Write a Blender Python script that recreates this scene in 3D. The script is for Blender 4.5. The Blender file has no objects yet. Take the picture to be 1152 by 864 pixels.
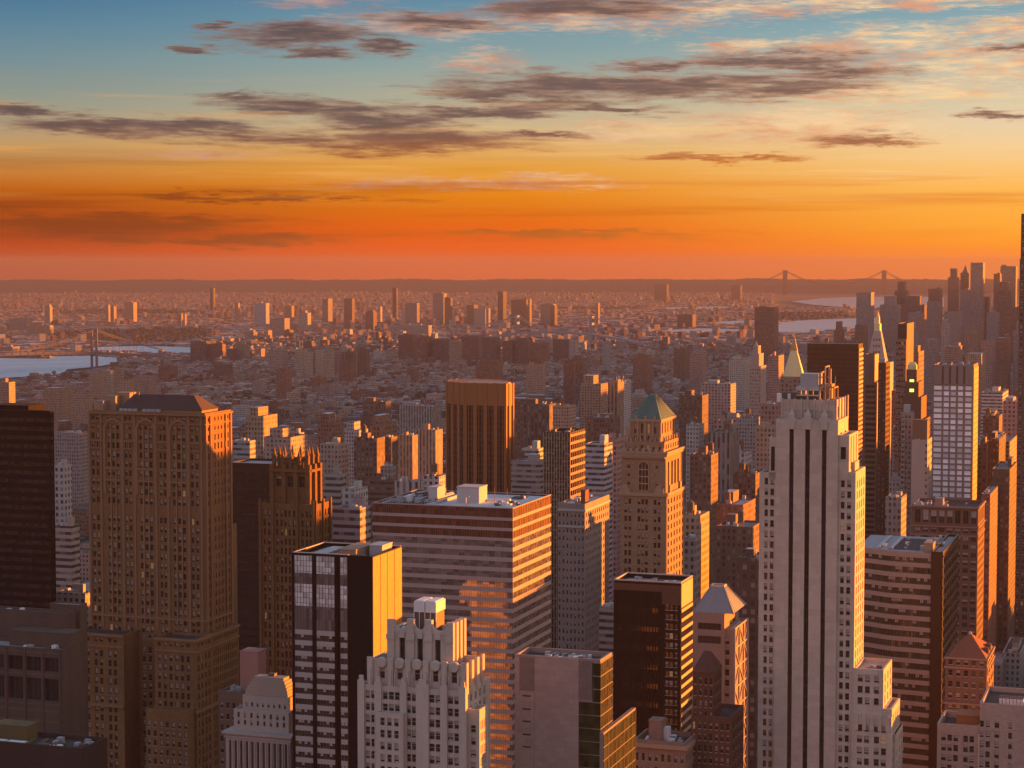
import bpy, math, random
import numpy as np
from mathutils import Vector, Matrix

S = bpy.context.scene
COL = S.collection
R = math.radians

# ------------------------------------------------------------------ camera
EYE = 259.0                      # observation deck height above the street
FPX = 2280.0                     # focal length in photo pixels (1152 wide)
PITCH = math.atan((432 - 295) / FPX)
cd = bpy.data.cameras.new('camera')
cam = bpy.data.objects.new('camera', cd)
COL.objects.link(cam)
cam.location = (0, 0, EYE)
cam.rotation_euler = (R(90) - PITCH, 0, 0)
cd.sensor_width = 36
cd.lens = 36 * FPX / 1152
cd.clip_start = 1
cd.clip_end = 200000
S.camera = cam

# ------------------------------------------------------------------ exposure, sun
S.view_settings.view_transform = 'Standard'
S.view_settings.look = 'None'
S.view_settings.gamma = 1
S.view_settings.use_curve_mapping = False
EXPO = 2.35
S.view_settings.exposure = EXPO
SUN_AZ, SUN_EL = 62.0, 2.6       # degrees to the right of the view, above the horizon
ld = bpy.data.lights.new('sun', 'SUN')
ld.energy = 5.0
ld.angle = R(0.5)
ld.color = (1.0, 0.27, 0.018)
sun = bpy.data.objects.new('sun', ld)
COL.objects.link(sun)
sdir = Vector((math.sin(R(SUN_AZ)) * math.cos(R(SUN_EL)), math.cos(R(SUN_AZ)) * math.cos(R(SUN_EL)), math.sin(R(SUN_EL))))
sun.rotation_euler = sdir.to_track_quat('Z', 'Y').to_euler()
sun.location = sdir * 3000

# ------------------------------------------------------------------ node helpers
class NT:
    def __init__(s, tree):
        s.t = tree
    def n(s, kind, **kw):
        nd = s.t.nodes.new(kind)
        for k, v in kw.items():
            setattr(nd, k, v)
        return nd
    def put(s, sock, v):
        if isinstance(v, bpy.types.NodeSocket):
            s.t.links.new(v, sock)
        elif isinstance(v, (tuple, list)):
            if len(v) == 3 and len(sock.default_value) == 4:
                v = (*v, 1)
            sock.default_value = v
        else:
            sock.default_value = v
    def m(s, op, a, b=None, c=None, clamp=False):
        nd = s.n('ShaderNodeMath', operation=op, use_clamp=clamp)
        for i, v in enumerate((a, b, c)):
            if v is not None:
                s.put(nd.inputs[i], v)
        return nd.outputs[0]
    def vm(s, op, a, b=None):
        nd = s.n('ShaderNodeVectorMath', operation=op)
        s.put(nd.inputs[0], a)
        if b is not None:
            s.put(nd.inputs[1], b)
        return nd.outputs['Value'] if op in ('LENGTH', 'DOT_PRODUCT') else nd.outputs[0]
    def step(s, v, lo, hi, a=0.0, b=1.0):
        nd = s.n('ShaderNodeMapRange', interpolation_type='SMOOTHSTEP')
        for i, x in enumerate((v, lo, hi, a, b)):
            s.put(nd.inputs[i], x)
        return nd.outputs[0]
    def mix(s, f, a, b, blend='MIX'):
        nd = s.n('ShaderNodeMix', data_type='RGBA', blend_type=blend)
        s.put(nd.inputs[0], f)
        s.put(nd.inputs[6], a)
        s.put(nd.inputs[7], b)
        return nd.outputs[2]
    def ramp(s, f, stops):
        nd = s.n('ShaderNodeValToRGB')
        e = nd.color_ramp.elements
        while len(e) < len(stops):
            e.new(0.5)
        for el, (p, c) in zip(e, stops):
            el.position = p
            el.color = (*c, 1)
        s.put(nd.inputs[0], f)
        return nd.outputs[0]
    def noise(s, vec, scale, detail=3, rough=0.5, dist=0.0):
        nd = s.n('ShaderNodeTexNoise')
        if vec is not None:
            s.put(nd.inputs['Vector'], vec)
        nd.inputs['Scale'].default_value = scale
        nd.inputs['Detail'].default_value = detail
        nd.inputs['Roughness'].default_value = rough
        nd.inputs['Distortion'].default_value = dist
        return nd
    def comb(s, x, y, z=0.0):
        nd = s.n('ShaderNodeCombineXYZ')
        for i, v in enumerate((x, y, z)):
            s.put(nd.inputs[i], v)
        return nd.outputs[0]
    def sep(s, v):
        nd = s.n('ShaderNodeSeparateXYZ')
        s.put(nd.inputs[0], v)
        return nd.outputs

def srgb(r, g, b, k=1.0):
    f = lambda c: (c / 12.92 if c <= 0.04045 else ((c + 0.055) / 1.055) ** 2.4)
    return tuple(k * f(max(0, v) / 255) for v in (r, g, b))

# ------------------------------------------------------------------ sky
HAZE = 6.6e-5
def make_world():
    w = bpy.data.worlds.new('World')
    S.world = w
    w.use_nodes = True
    T = NT(w.node_tree)
    T.t.nodes.clear()
    out = T.n('ShaderNodeOutputWorld')
    bg = T.n('ShaderNodeBackground')
    T.t.links.new(bg.outputs[0], out.inputs[0])
    tc = T.n('ShaderNodeTexCoord')
    d = tc.outputs['Generated']
    x, y, z = T.sep(d)
    el = T.m('MULTIPLY', T.m('ARCSINE', z), 57.29578)
    az = T.m('MULTIPLY', T.m('ARCTAN2', x, y), 57.29578)
    wob = T.noise(T.comb(T.m('MULTIPLY', az, 0.05), T.m('MULTIPLY', el, 0.5)), 1.6, 3, 0.5)
    elw = T.m('ADD', el, T.m('MULTIPLY', T.m('SUBTRACT', wob.outputs[0], 0.5), 0.45))
    ep = T.m('MAXIMUM', elw, 0.0)
    t = T.m('DIVIDE', ep, T.m('ADD', ep, 10.0))
    e2 = lambda e: e / (e + 10)
    ES = [0, .5, 1, 1.5, 2, 2.6, 3.2, 3.8, 4.5, 5.5, 6.5, 7.4, 10, 20, 45, 90]
    Lc = [(164, 58, 0), (182, 62, 0), (178, 66, 2), (168, 74, 10), (192, 100, 20), (200, 132, 60), (196, 152, 96), (174, 156, 124), (146, 152, 138), (116, 143, 150), (92, 132, 153), (72, 117, 149), (60, 104, 140), (72, 108, 145), (84, 115, 152), (86, 112, 150)]
    Cc = [(218, 84, 0), (236, 92, 0), (232, 100, 4), (224, 116, 10), (231, 136, 20), (230, 158, 58), (224, 172, 100), (206, 180, 138), (180, 174, 148), (146, 165, 160), (118, 153, 164), (94, 138, 163), (70, 114, 146), (76, 112, 146), (85, 115, 152), (86, 112, 150)]
    Rc = [(250, 128, 30), (255, 152, 34), (255, 168, 50), (255, 176, 66), (255, 188, 90), (252, 198, 120), (247, 208, 150), (234, 208, 168), (216, 202, 170), (178, 187, 176), (146, 174, 178), (116, 154, 170), (90, 128, 152), (88, 116, 144), (86, 114, 150), (86, 112, 150)]
    Sc = [(255, 150, 24), (255, 156, 24), (255, 164, 30), (255, 174, 44), (255, 184, 60), (255, 190, 72), (253, 194, 84), (250, 192, 92), (244, 186, 98), (234, 178, 104), (224, 170, 108), (214, 162, 108), (196, 150, 108), (150, 130, 120), (92, 112, 144), (86, 112, 150)]
    Bc = [(194, 126, 100)] * 3 + [(198, 132, 106)] * 3 + [(198, 134, 112)] * 3 + [(190, 132, 122), (192, 136, 118), (190, 138, 122), (182, 138, 126), (154, 134, 140), (104, 118, 150), (84, 108, 148)]
    mk = lambda cs, k=1.0: T.ramp(t, [(e2(e), srgb(*c, k)) for e, c in zip(ES, cs)])
    c = T.mix(T.step(az, -15, 0), mk(Lc), mk(Cc))
    c = T.mix(T.step(az, -1, 15), c, mk(Rc))
    c = T.mix(T.step(az, 18, 40), c, mk(Sc))
    away = T.m('ABSOLUTE', T.m('SUBTRACT', az, 20.0))
    back = T.step(away, 60, 115)
    c = T.mix(back, c, mk(Bc, 1.0))

    # ---- clouds: patches by (azimuth, elevation), edges torn by stretched noise
    wv = T.comb(T.m('MULTIPLY', az, 0.42), T.m('MULTIPLY', el, 1.5))
    n1 = T.noise(wv, 0.9, 6, 0.62, 0.2)
    wv2 = T.comb(T.m('MULTIPLY', az, 0.28), T.m('MULTIPLY', el, 2.3))
    n2 = T.noise(T.vm('ADD', wv2, (31, 17, 5)), 3.0, 6, 0.62)
    shift = T.vm('ADD', T.vm('MULTIPLY', T.vm('SUBTRACT', n1.outputs['Color'], (.5, .5, .5)), (3.2, .75, 0)),
                 T.vm('MULTIPLY', T.vm('SUBTRACT', n2.outputs['Color'], (.5, .5, .5)), (1.9, .5, 0)))
    n3 = T.noise(T.vm('ADD', wv2, (7, 51, 2)), 9.0, 5, 0.65)
    shift = T.vm('ADD', shift, T.vm('MULTIPLY', T.vm('SUBTRACT', n3.outputs['Color'], (.5, .5, .5)), (.9, .22, 0)))
    q = T.vm('ADD', T.comb(az, el), shift)
    def field(blobs):
        cur = None
        for (bx, by, bw, bh) in blobs:
            a0 = math.degrees(math.atan((bx - 576) / FPX))
            e0 = (295 - by) / 39.8
            L = T.vm('LENGTH', T.vm('MULTIPLY', T.vm('SUBTRACT', q, (a0, e0, 0)), (39.8 / (bw * 1.42), 39.8 / (bh * 1.22), 0)))
            cur = L if cur is None else T.m('SMOOTH_MIN', cur, L, 0.25)
        return cur
    dark = [(22, 131, 46, 8), (110, 146, 90, 11), (205, 148, 92, 14), (282, 116, 38, 7), (350, 127, 84, 13), (432, 139, 70, 11),
            (455, 160, 140, 14), (535, 127, 80, 9), (548, 106, 62, 10), (330, 46, 80, 13), (370, 64, 40, 8), (242, 36, 24, 5), (214, 59, 28, 5), (442, 58, 26, 6),
            (655, 98, 130, 15), (745, 99, 170, 17), (880, 102, 110, 11), (720, 78, 46, 9), (880, 72, 120, 10), (955, 88, 60, 8), (612, 120, 70, 10), (690, 128, 60, 6),
            (805, 177, 78, 4), (1128, 137, 34, 5), (610, 151, 50, 4), (70, 253, 190, 14), (640, 264, 140, 4.5), (240, 270, 130, 6), (300, 222, 120, 4), (488, 28, 70, 10), (655, 14, 100, 14), (985, 160, 56, 7), (1140, 64, 30, 5)]
    pink = [(480, 32, 110, 14), (545, 72, 50, 14), (680, 24, 130, 17), (830, 16, 100, 11), (835, 56, 60, 8), (950, 12, 80, 10), (1010, 48, 75, 13), (1120, 44, 50, 13), (1085, 12, 90, 10),
            (1100, 78, 90, 24), (900, 142, 120, 20), (720, 150, 90, 10), (370, 8, 60, 7), (940, 60, 60, 9), (225, 175, 70, 6), (540, 205, 150, 8), (1010, 110, 110, 12)]
    pf = field(pink)
    pm = T.m('MULTIPLY', T.step(T.m('ADD', pf, T.m('MULTIPLY', T.m('SUBTRACT', n3.outputs[0], .5), 1.6)), 1.15, 0.3), T.step(n2.outputs[0], 0.3, 0.66, 0.15, 1.0))
    pc = T.mix(T.step(az, -10, 12), srgb(214, 160, 140), srgb(255, 212, 158))
    pc = T.mix(T.step(n1.outputs[0], 0.42, 0.62), pc, T.mix(T.step(az, -6, 12), srgb(190, 130, 115), srgb(236, 160, 112)))
    c = T.mix(T.m('MULTIPLY', pm, T.step(az, -12, 6, .6, .95)), c, pc)
    df = field(dark)
    ns = T.noise(T.comb(T.m('MULTIPLY', az, 0.2), T.m('MULTIPLY', T.m('ADD', el, T.m('MULTIPLY', az, .02)), 2.3), 4.0), 2.4, 7, 0.62)
    df = T.m('ADD', df, T.m('MULTIPLY', T.m('SUBTRACT', ns.outputs[0], .5), 1.9))
    dm = T.step(df, 1.12, 0.34)
    core = T.step(df, 0.8, 0.1)
    low = T.step(el, 2.4, 4.0)
    edge = T.mix(low, T.mix(T.step(az, -12, 8), srgb(150, 70, 18), srgb(226, 130, 40)), T.mix(T.step(az, -8, 12), srgb(170, 130, 112), srgb(220, 158, 122)))
    dcol = T.mix(low, T.mix(T.step(az, -12, 8), srgb(132, 58, 14), srgb(196, 104, 30)), T.mix(T.step(az, -10, 14), srgb(92, 74, 74), srgb(118, 88, 80)))
    dc = T.mix(core, T.mix(0.5, edge, dcol), dcol)
    dc = T.mix(T.step(n2.outputs[0], 0.45, 0.75, 0.0, 0.4), dc, edge)
    c = T.mix(T.m('MULTIPLY', dm, 0.92), c, dc)
    # thin brown layers low over the horizon
    lay = T.noise(T.comb(T.m('MULTIPLY', az, 0.035), T.m('MULTIPLY', el, 1.25), 3.0), 1.7, 4, 0.55)
    lm = T.m('MULTIPLY', T.step(lay.outputs[0], 0.50, 0.68), T.m('MULTIPLY', T.step(el, 0.25, 0.9), T.step(el, 3.6, 2.0)))
    c = T.mix(T.m('MULTIPLY', lm, 0.5), c, T.mix(T.step(az, -14, 12), srgb(126, 52, 14), srgb(222, 112, 20)))
    st = T.noise(T.comb(T.m('MULTIPLY', az, 0.06), T.m('MULTIPLY', el, 1.6), 9.0), 1.9, 5, 0.6)
    sm = T.m('MULTIPLY', T.step(st.outputs[0], 0.52, 0.72), T.m('MULTIPLY', T.step(el, 1.4, 2.4), T.step(el, 5.6, 4.0)))
    c = T.mix(T.m('MULTIPLY', sm, 0.45), c, T.mix(T.step(az, -10, 12), srgb(240, 170, 90), srgb(255, 214, 150)))
    # ---- the real atmosphere model adds its own low-sun light to the whole dome
    sky = T.n('ShaderNodeTexSky', sky_type='NISHITA', sun_disc=False)
    sky.sun_elevation = R(SUN_EL)
    sky.sun_rotation = R(SUN_AZ)
    sky.altitude = 260
    sky.dust_density = 3.0
    k = 1.0 / 2 ** EXPO
    amp = T.m('ADD', k, T.m('MULTIPLY', back, k * 0.38))
    sc = T.n('ShaderNodeVectorMath', operation='SCALE')
    T.put(sc.inputs[0], c)
    # the air just over the horizon glows strongly enough to show through the haze below
    path = T.m('MINIMUM', 21900.0, T.m('DIVIDE', 39.0, T.m('MAXIMUM', z, 1e-4)))
    amp = T.m('MULTIPLY', amp, T.m('EXPONENT', T.m('MULTIPLY', path, HAZE * 0.55)))
    T.put(sc.inputs[3], amp)
    s2 = T.n('ShaderNodeVectorMath', operation='SCALE')
    T.put(s2.inputs[0], sky.outputs[0])
    T.put(s2.inputs[3], T.m('MULTIPLY', T.step(el, 8, 16), 0.05))
    T.put(bg.inputs[0], T.vm('ADD', sc.outputs[0], s2.outputs[0]))
    bg.inputs[1].default_value = 1.0
make_world()

# ------------------------------------------------------------------ projection helpers (photo pixels -> the place)
FW = Vector((0, math.cos(PITCH), -math.sin(PITCH)))
UP = Vector((0, math.sin(PITCH), math.cos(PITCH)))
RT = Vector((1, 0, 0))
E0 = Vector((0, 0, EYE))
GRID = R(18.7)                                   # avenues run this far to the right of the view
XH = Vector((math.cos(GRID), -math.sin(GRID), 0))
YH = Vector((math.sin(GRID), math.cos(GRID), 0))
ER = 7.3e6

def gz(x, y):
    return -(x * x + y * y) / (2 * ER)

def ray(px, py):
    return FW + RT * ((px - 576) / FPX) - UP * ((py - 432) / FPX)

def at_depth(px, py, d):
    r = ray(px, py)
    return E0 + r * (d / r.y)

def on_ground(px, py, h=0.0):
    r = ray(px, py)
    t = 5000
    for _ in range(40):
        p = E0 + r * t
        t = (EYE - h - gz(p.x, p.y)) / -r.z
    p = E0 + r * t
    return Vector((p.x, p.y, gz(p.x, p.y) + h))

def project(p):
    q = Vector(p) - E0
    f = q.dot(FW)
    if f < 1:
        return None
    return 576 + FPX * q.dot(RT) / f, 432 - FPX * q.dot(UP) / f, f

# ------------------------------------------------------------------ mesh builder
class MB:
    def __init__(s):
        s.v, s.f, s.m, s.c = [], [], [], []
        s.tint = None
        s.us = 1.0
        s.vs = 1.0
        s.uvs = []
    def face(s, pts, m=0):
        i = len(s.v)
        s.v += [tuple(p) for p in pts]
        s.f.append(tuple(range(i, i + len(pts))))
        s.m.append(m)
        s.c.append(s.tint or (1, 1, 1))
        a, b, c = Vector(pts[0]), Vector(pts[1]), Vector(pts[2])
        n = (b - a).cross(c - a)
        if n.length < 1e-9 and len(pts) > 3:
            n = (c - a).cross(Vector(pts[3]) - a)
        n.normalize()
        if abs(n.z) > 0.75:
            for p in pts:
                s.uvs.append((p[0], p[1]))
        else:
            t = Vector((-n.y, n.x))
            t.normalize()
            for p in pts:
                s.uvs.append(((p[0] * t.x + p[1] * t.y) * s.us, p[2] * s.vs))
    def box(s, x0, x1, y0, y1, z0, z1, m=0, mt=None, bottom=False):
        mt = m if mt is None else mt
        A = [(x0, y0, z0), (x1, y0, z0), (x1, y1, z0), (x0, y1, z0), (x0, y0, z1), (x1, y0, z1), (x1, y1, z1), (x0, y1, z1)]
        for q in ((0, 1, 5, 4), (1, 2, 6, 5), (2, 3, 7, 6), (3, 0, 4, 7)):
            s.face([A[k] for k in q], m)
        s.face([A[k] for k in (4, 5, 6, 7)], mt)
        if bottom:
            s.face([A[k] for k in (3, 2, 1, 0)], m)
    def loft(s, lo, hi, m=0, cap=True, mt=None):
        n = len(lo)
        for k in range(n):
            j = (k + 1) % n
            s.face([lo[k], lo[j], hi[j], hi[k]], m)
        if cap:
            s.face(hi, m if mt is None else mt)
    def prism(s, poly, z0, z1, m=0, mt=None):
        s.loft([(x, y, z0) for x, y in poly], [(x, y, z1) for x, y in poly], m, True, mt)
    def cyl(s, cx, cy, r0, r1, z0, z1, n=12, m=0, mt=None):
        c = lambda r, z: [(cx + r * math.cos(2 * math.pi * k / n), cy + r * math.sin(2 * math.pi * k / n), z) for k in range(n)]
        s.loft(c(r0, z0), c(r1, z1), m, True, mt)
    def bar(s, a, b, w, m=0):
        a, b = Vector(a), Vector(b)
        d = (b - a).normalized()
        u = d.cross(Vector((0, 0, 1)))
        if u.length < 1e-4:
            u = Vector((1, 0, 0))
        u.normalize()
        v = d.cross(u)
        lo = [a + (u * sx + v * sy) * w / 2 for sx, sy in ((-1, -1), (1, -1), (1, 1), (-1, 1))]
        hi = [p + (b - a) for p in lo]
        s.loft(lo, hi, m)
        s.face(lo[::-1], m)
    def mesh(s, name, mats):
        me = bpy.data.meshes.new(name)
        me.from_pydata(s.v, [], s.f)
        for mt in mats:
            me.materials.append(mt)
        if len(mats) > 1:
            me.polygons.foreach_set('material_index', s.m)
        uv = me.uv_layers.new(name='UVMap')
        uv.data.foreach_set('uv', np.array(s.uvs, dtype=np.float32).ravel())
        if s.tint is not None:
            at = me.color_attributes.new('tint', 'FLOAT_COLOR', 'CORNER')
            arr = np.ones((len(s.uvs), 4), dtype=np.float32)
            arr[:, :3] = np.repeat(np.array(s.c, dtype=np.float32), [len(f) for f in s.f], axis=0)
            at.data.foreach_set('color', arr.ravel())
        return me
    def build(s, name, mats, parent=None, **props):
        if not s.f:
            return None
        mats = mats if isinstance(mats, (list, tuple)) else [mats]
        o = bpy.data.objects.new(name, s.mesh(name, mats))
        COL.objects.link(o)
        if parent is not None:
            o.parent = parent
        for k, v in props.items():
            o[k] = v
        return o

# ------------------------------------------------------------------ materials
MATS = {}
def base_mat(name):
    m = bpy.data.materials.new(name)
    m.use_nodes = True
    T = NT(m.node_tree)
    b = m.node_tree.nodes['Principled BSDF']
    MATS[name] = m
    return m, T, b

def uv_of(T):
    return T.n('ShaderNodeUVMap', uv_map='UVMap').outputs[0]

def stone(name, rgb, var=0.22, rough=0.85, block=0.0):
    if name in MATS:
        return MATS[name]
    m, T, b = base_mat(name)
    uv = uv_of(T)
    big = T.noise(T.vm('MULTIPLY', uv, (.16, .022, 0)), 1.0, 4, 0.6).outputs[0]
    fine = T.noise(uv, 1.1, 4, 0.7).outputs[0]
    k = T.m('ADD', T.m('MULTIPLY', T.m('SUBTRACT', big, .5), var * 2.2), T.m('MULTIPLY', T.m('SUBTRACT', fine, .5), var * 1.3))
    k = T.m('ADD', k, 1.0)
    if block:
        br = T.n('ShaderNodeTexBrick')
        T.put(br.inputs['Vector'], uv)
        br.inputs['Scale'].default_value = 1.0
        br.inputs['Brick Width'].default_value = block
        br.inputs['Row Height'].default_value = block * .6
        br.inputs['Mortar Size'].default_value = 0.02
        br.inputs['Color1'].default_value = (1.05, 1.05, 1.05, 1)
        br.inputs['Color2'].default_value = (.88, .88, .88, 1)
        br.inputs['Mortar'].default_value = (.7, .7, .7, 1)
        k = T.m('MULTIPLY', k, T.sep(br.outputs[0])[0])
    sc = T.n('ShaderNodeVectorMath', operation='SCALE')
    sc.inputs[0].default_value = rgb
    T.put(sc.inputs[3], k)
    T.put(b.inputs['Base Color'], sc.outputs[0])
    b.inputs['Roughness'].default_value = rough
    b.inputs['Specular IOR Level'].default_value = .2
    return m

def glass(name, rgb, rough=0.06, metallic=0.0, wob=0.0, cell=(1.6, 3.4), ior=1.5):
    if name in MATS:
        return MATS[name]
    m, T, b = base_mat(name)
    uv = uv_of(T)
    s = T.sep(uv)
    if cell:
        cellv = T.comb(T.m('FLOOR', T.m('DIVIDE', s[0], cell[0])), T.m('FLOOR', T.m('DIVIDE', s[1], cell[1])))
    else:                        # one value per pane
        cellv = T.comb(T.n('ShaderNodeNewGeometry').outputs['Random Per Island'], T.n('ShaderNodeObjectInfo').outputs['Random'])
        cellv = T.vm('MULTIPLY', cellv, (977, 733, 1))
    wn = T.n('ShaderNodeTexWhiteNoise', noise_dimensions='3D')
    T.put(wn.inputs['Vector'], cellv)
    sc = T.n('ShaderNodeVectorMath', operation='SCALE')
    sc.inputs[0].default_value = rgb
    T.put(sc.inputs[3], T.m('ADD', 0.6, T.m('MULTIPLY', wn.outputs[0], 0.8)))
    T.put(b.inputs['Base Color'], sc.outputs[0])
    b.inputs['Roughness'].default_value = rough
    b.inputs['Metallic'].default_value = metallic
    b.inputs['IOR'].default_value = ior
    if wob:
        g = T.n('ShaderNodeNewGeometry')
        tilt = T.vm('MULTIPLY', T.vm('SUBTRACT', wn.outputs['Color'], (.5, .5, .5)), (wob, wob, wob))
        T.put(b.inputs['Normal'], T.vm('NORMALIZE', T.vm('ADD', g.outputs['Normal'], tilt)))
    return m

def city(name, mode, bay=2.6, floor=3.3, ww=.5, wh=.55):
    """plain wall tinted per building, with a grid of windows in metres; roofs keep the tint and carry none"""
    m, T, b = base_mat(name)
    uv = uv_of(T)
    s = T.sep(uv)
    u, v = T.m('DIVIDE', s[0], bay), T.m('DIVIDE', s[1], floor)
    fu, fv = T.m('ABSOLUTE', T.m('SUBTRACT', T.m('FRACT', u), .5)), T.m('ABSOLUTE', T.m('SUBTRACT', T.m('FRACT', v), .5))
    inu, inv = T.m('LESS_THAN', fu, ww / 2), T.m('LESS_THAN', fv, wh / 2)
    mask = {'punched': lambda: T.m('MULTIPLY', inu, inv), 'ribbon': lambda: inv, 'stripe': lambda: inu}[mode]()
    g = T.n('ShaderNodeNewGeometry')
    nz = T.sep(g.outputs['True Normal'])[2]
    wall = T.m('LESS_THAN', nz, .6)
    mask = T.m('MULTIPLY', mask, wall)
    wn = T.n('ShaderNodeTexWhiteNoise', noise_dimensions='3D')
    T.put(wn.inputs['Vector'], T.comb(T.m('FLOOR', u), T.m('FLOOR', v), T.m('MULTIPLY', T.n('ShaderNodeObjectInfo').outputs['Random'], 50)))
    at = T.n('ShaderNodeAttribute', attribute_name='tint').outputs['Color']
    big = T.noise(T.vm('MULTIPLY', uv, (.12, .05, 0)), 1.0, 4, .65).outputs[0]
    fin = T.noise(uv, .55, 3, .7).outputs[0]
    k = T.m('ADD', 1.0, T.m('ADD', T.m('MULTIPLY', T.m('SUBTRACT', big, .5), .6), T.m('MULTIPLY', T.m('SUBTRACT', fin, .5), .5)))
    sc = T.n('ShaderNodeVectorMath', operation='SCALE')
    T.put(sc.inputs[0], at)
    T.put(sc.inputs[3], k)
    gl = T.mix(T.step(wn.outputs[0], .35, 1.0), (.05, .042, .04), (.24, .21, .195))
    T.put(b.inputs['Base Color'], T.mix(mask, sc.outputs[0], gl))
    T.put(b.inputs['Roughness'], T.m('SUBTRACT', .85, T.m('MULTIPLY', mask, .6)))
    return m

def lit(name, rgb, k):
    m, T, b = base_mat(name)
    b.inputs['Base Color'].default_value = (.1, .1, .1, 1)
    b.inputs['Emission Color'].default_value = (*rgb, 1)
    b.inputs['Emission Strength'].default_value = k
    return m

CITY = [city('punched_window_wall', 'punched'), city('ribbon_window_wall', 'ribbon', wh=.45), city('pier_wall', 'stripe', bay=3.4, ww=.42)]
GLASS = glass('dark_glass', (.03, .027, .026), .1, cell=None)
MIRROR = glass('mirror_glass', (.30, .27, .26), .03, .55, .012)
BLIND = stone('window_blind', (.36, .33, .31), .1)
FRAME = stone('window_frame', (.12, .09, .07), .1, .5)
PALEFRAME = stone('pale_window_frame', (.4, .37, .34), .1, .5)
LIT = lit('lit_room', (1.0, .5, .18), .035)
TAR = stone('roof_tar', (.055, .05, .05), .5)
GRAVEL = stone('roof_gravel', (.30, .30, .31), .4)
PALEROOF = stone('roof_membrane', (.46, .48, .50), .3)
METAL = stone('roof_metal', (.36, .36, .37), .25, .45)
WHITE = stone('white_panel', (.68, .66, .64), .1)
WOOD = stone('tank_wood', (.13, .075, .045), .4)

# ------------------------------------------------------------------ buildings
SIL = []            # silhouettes of everything that stands, for sorting out what the city fill shows
FOOT = []           # grid-aligned footprints already taken

def setp(o, label=None, cat=None, group=None, kind=None):
    for k, v in (('label', label), ('category', cat), ('group', group), ('kind', kind)):
        if v:
            o[k] = v
    return o

LAND = []           # landmarks used to say where lesser buildings stand

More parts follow.
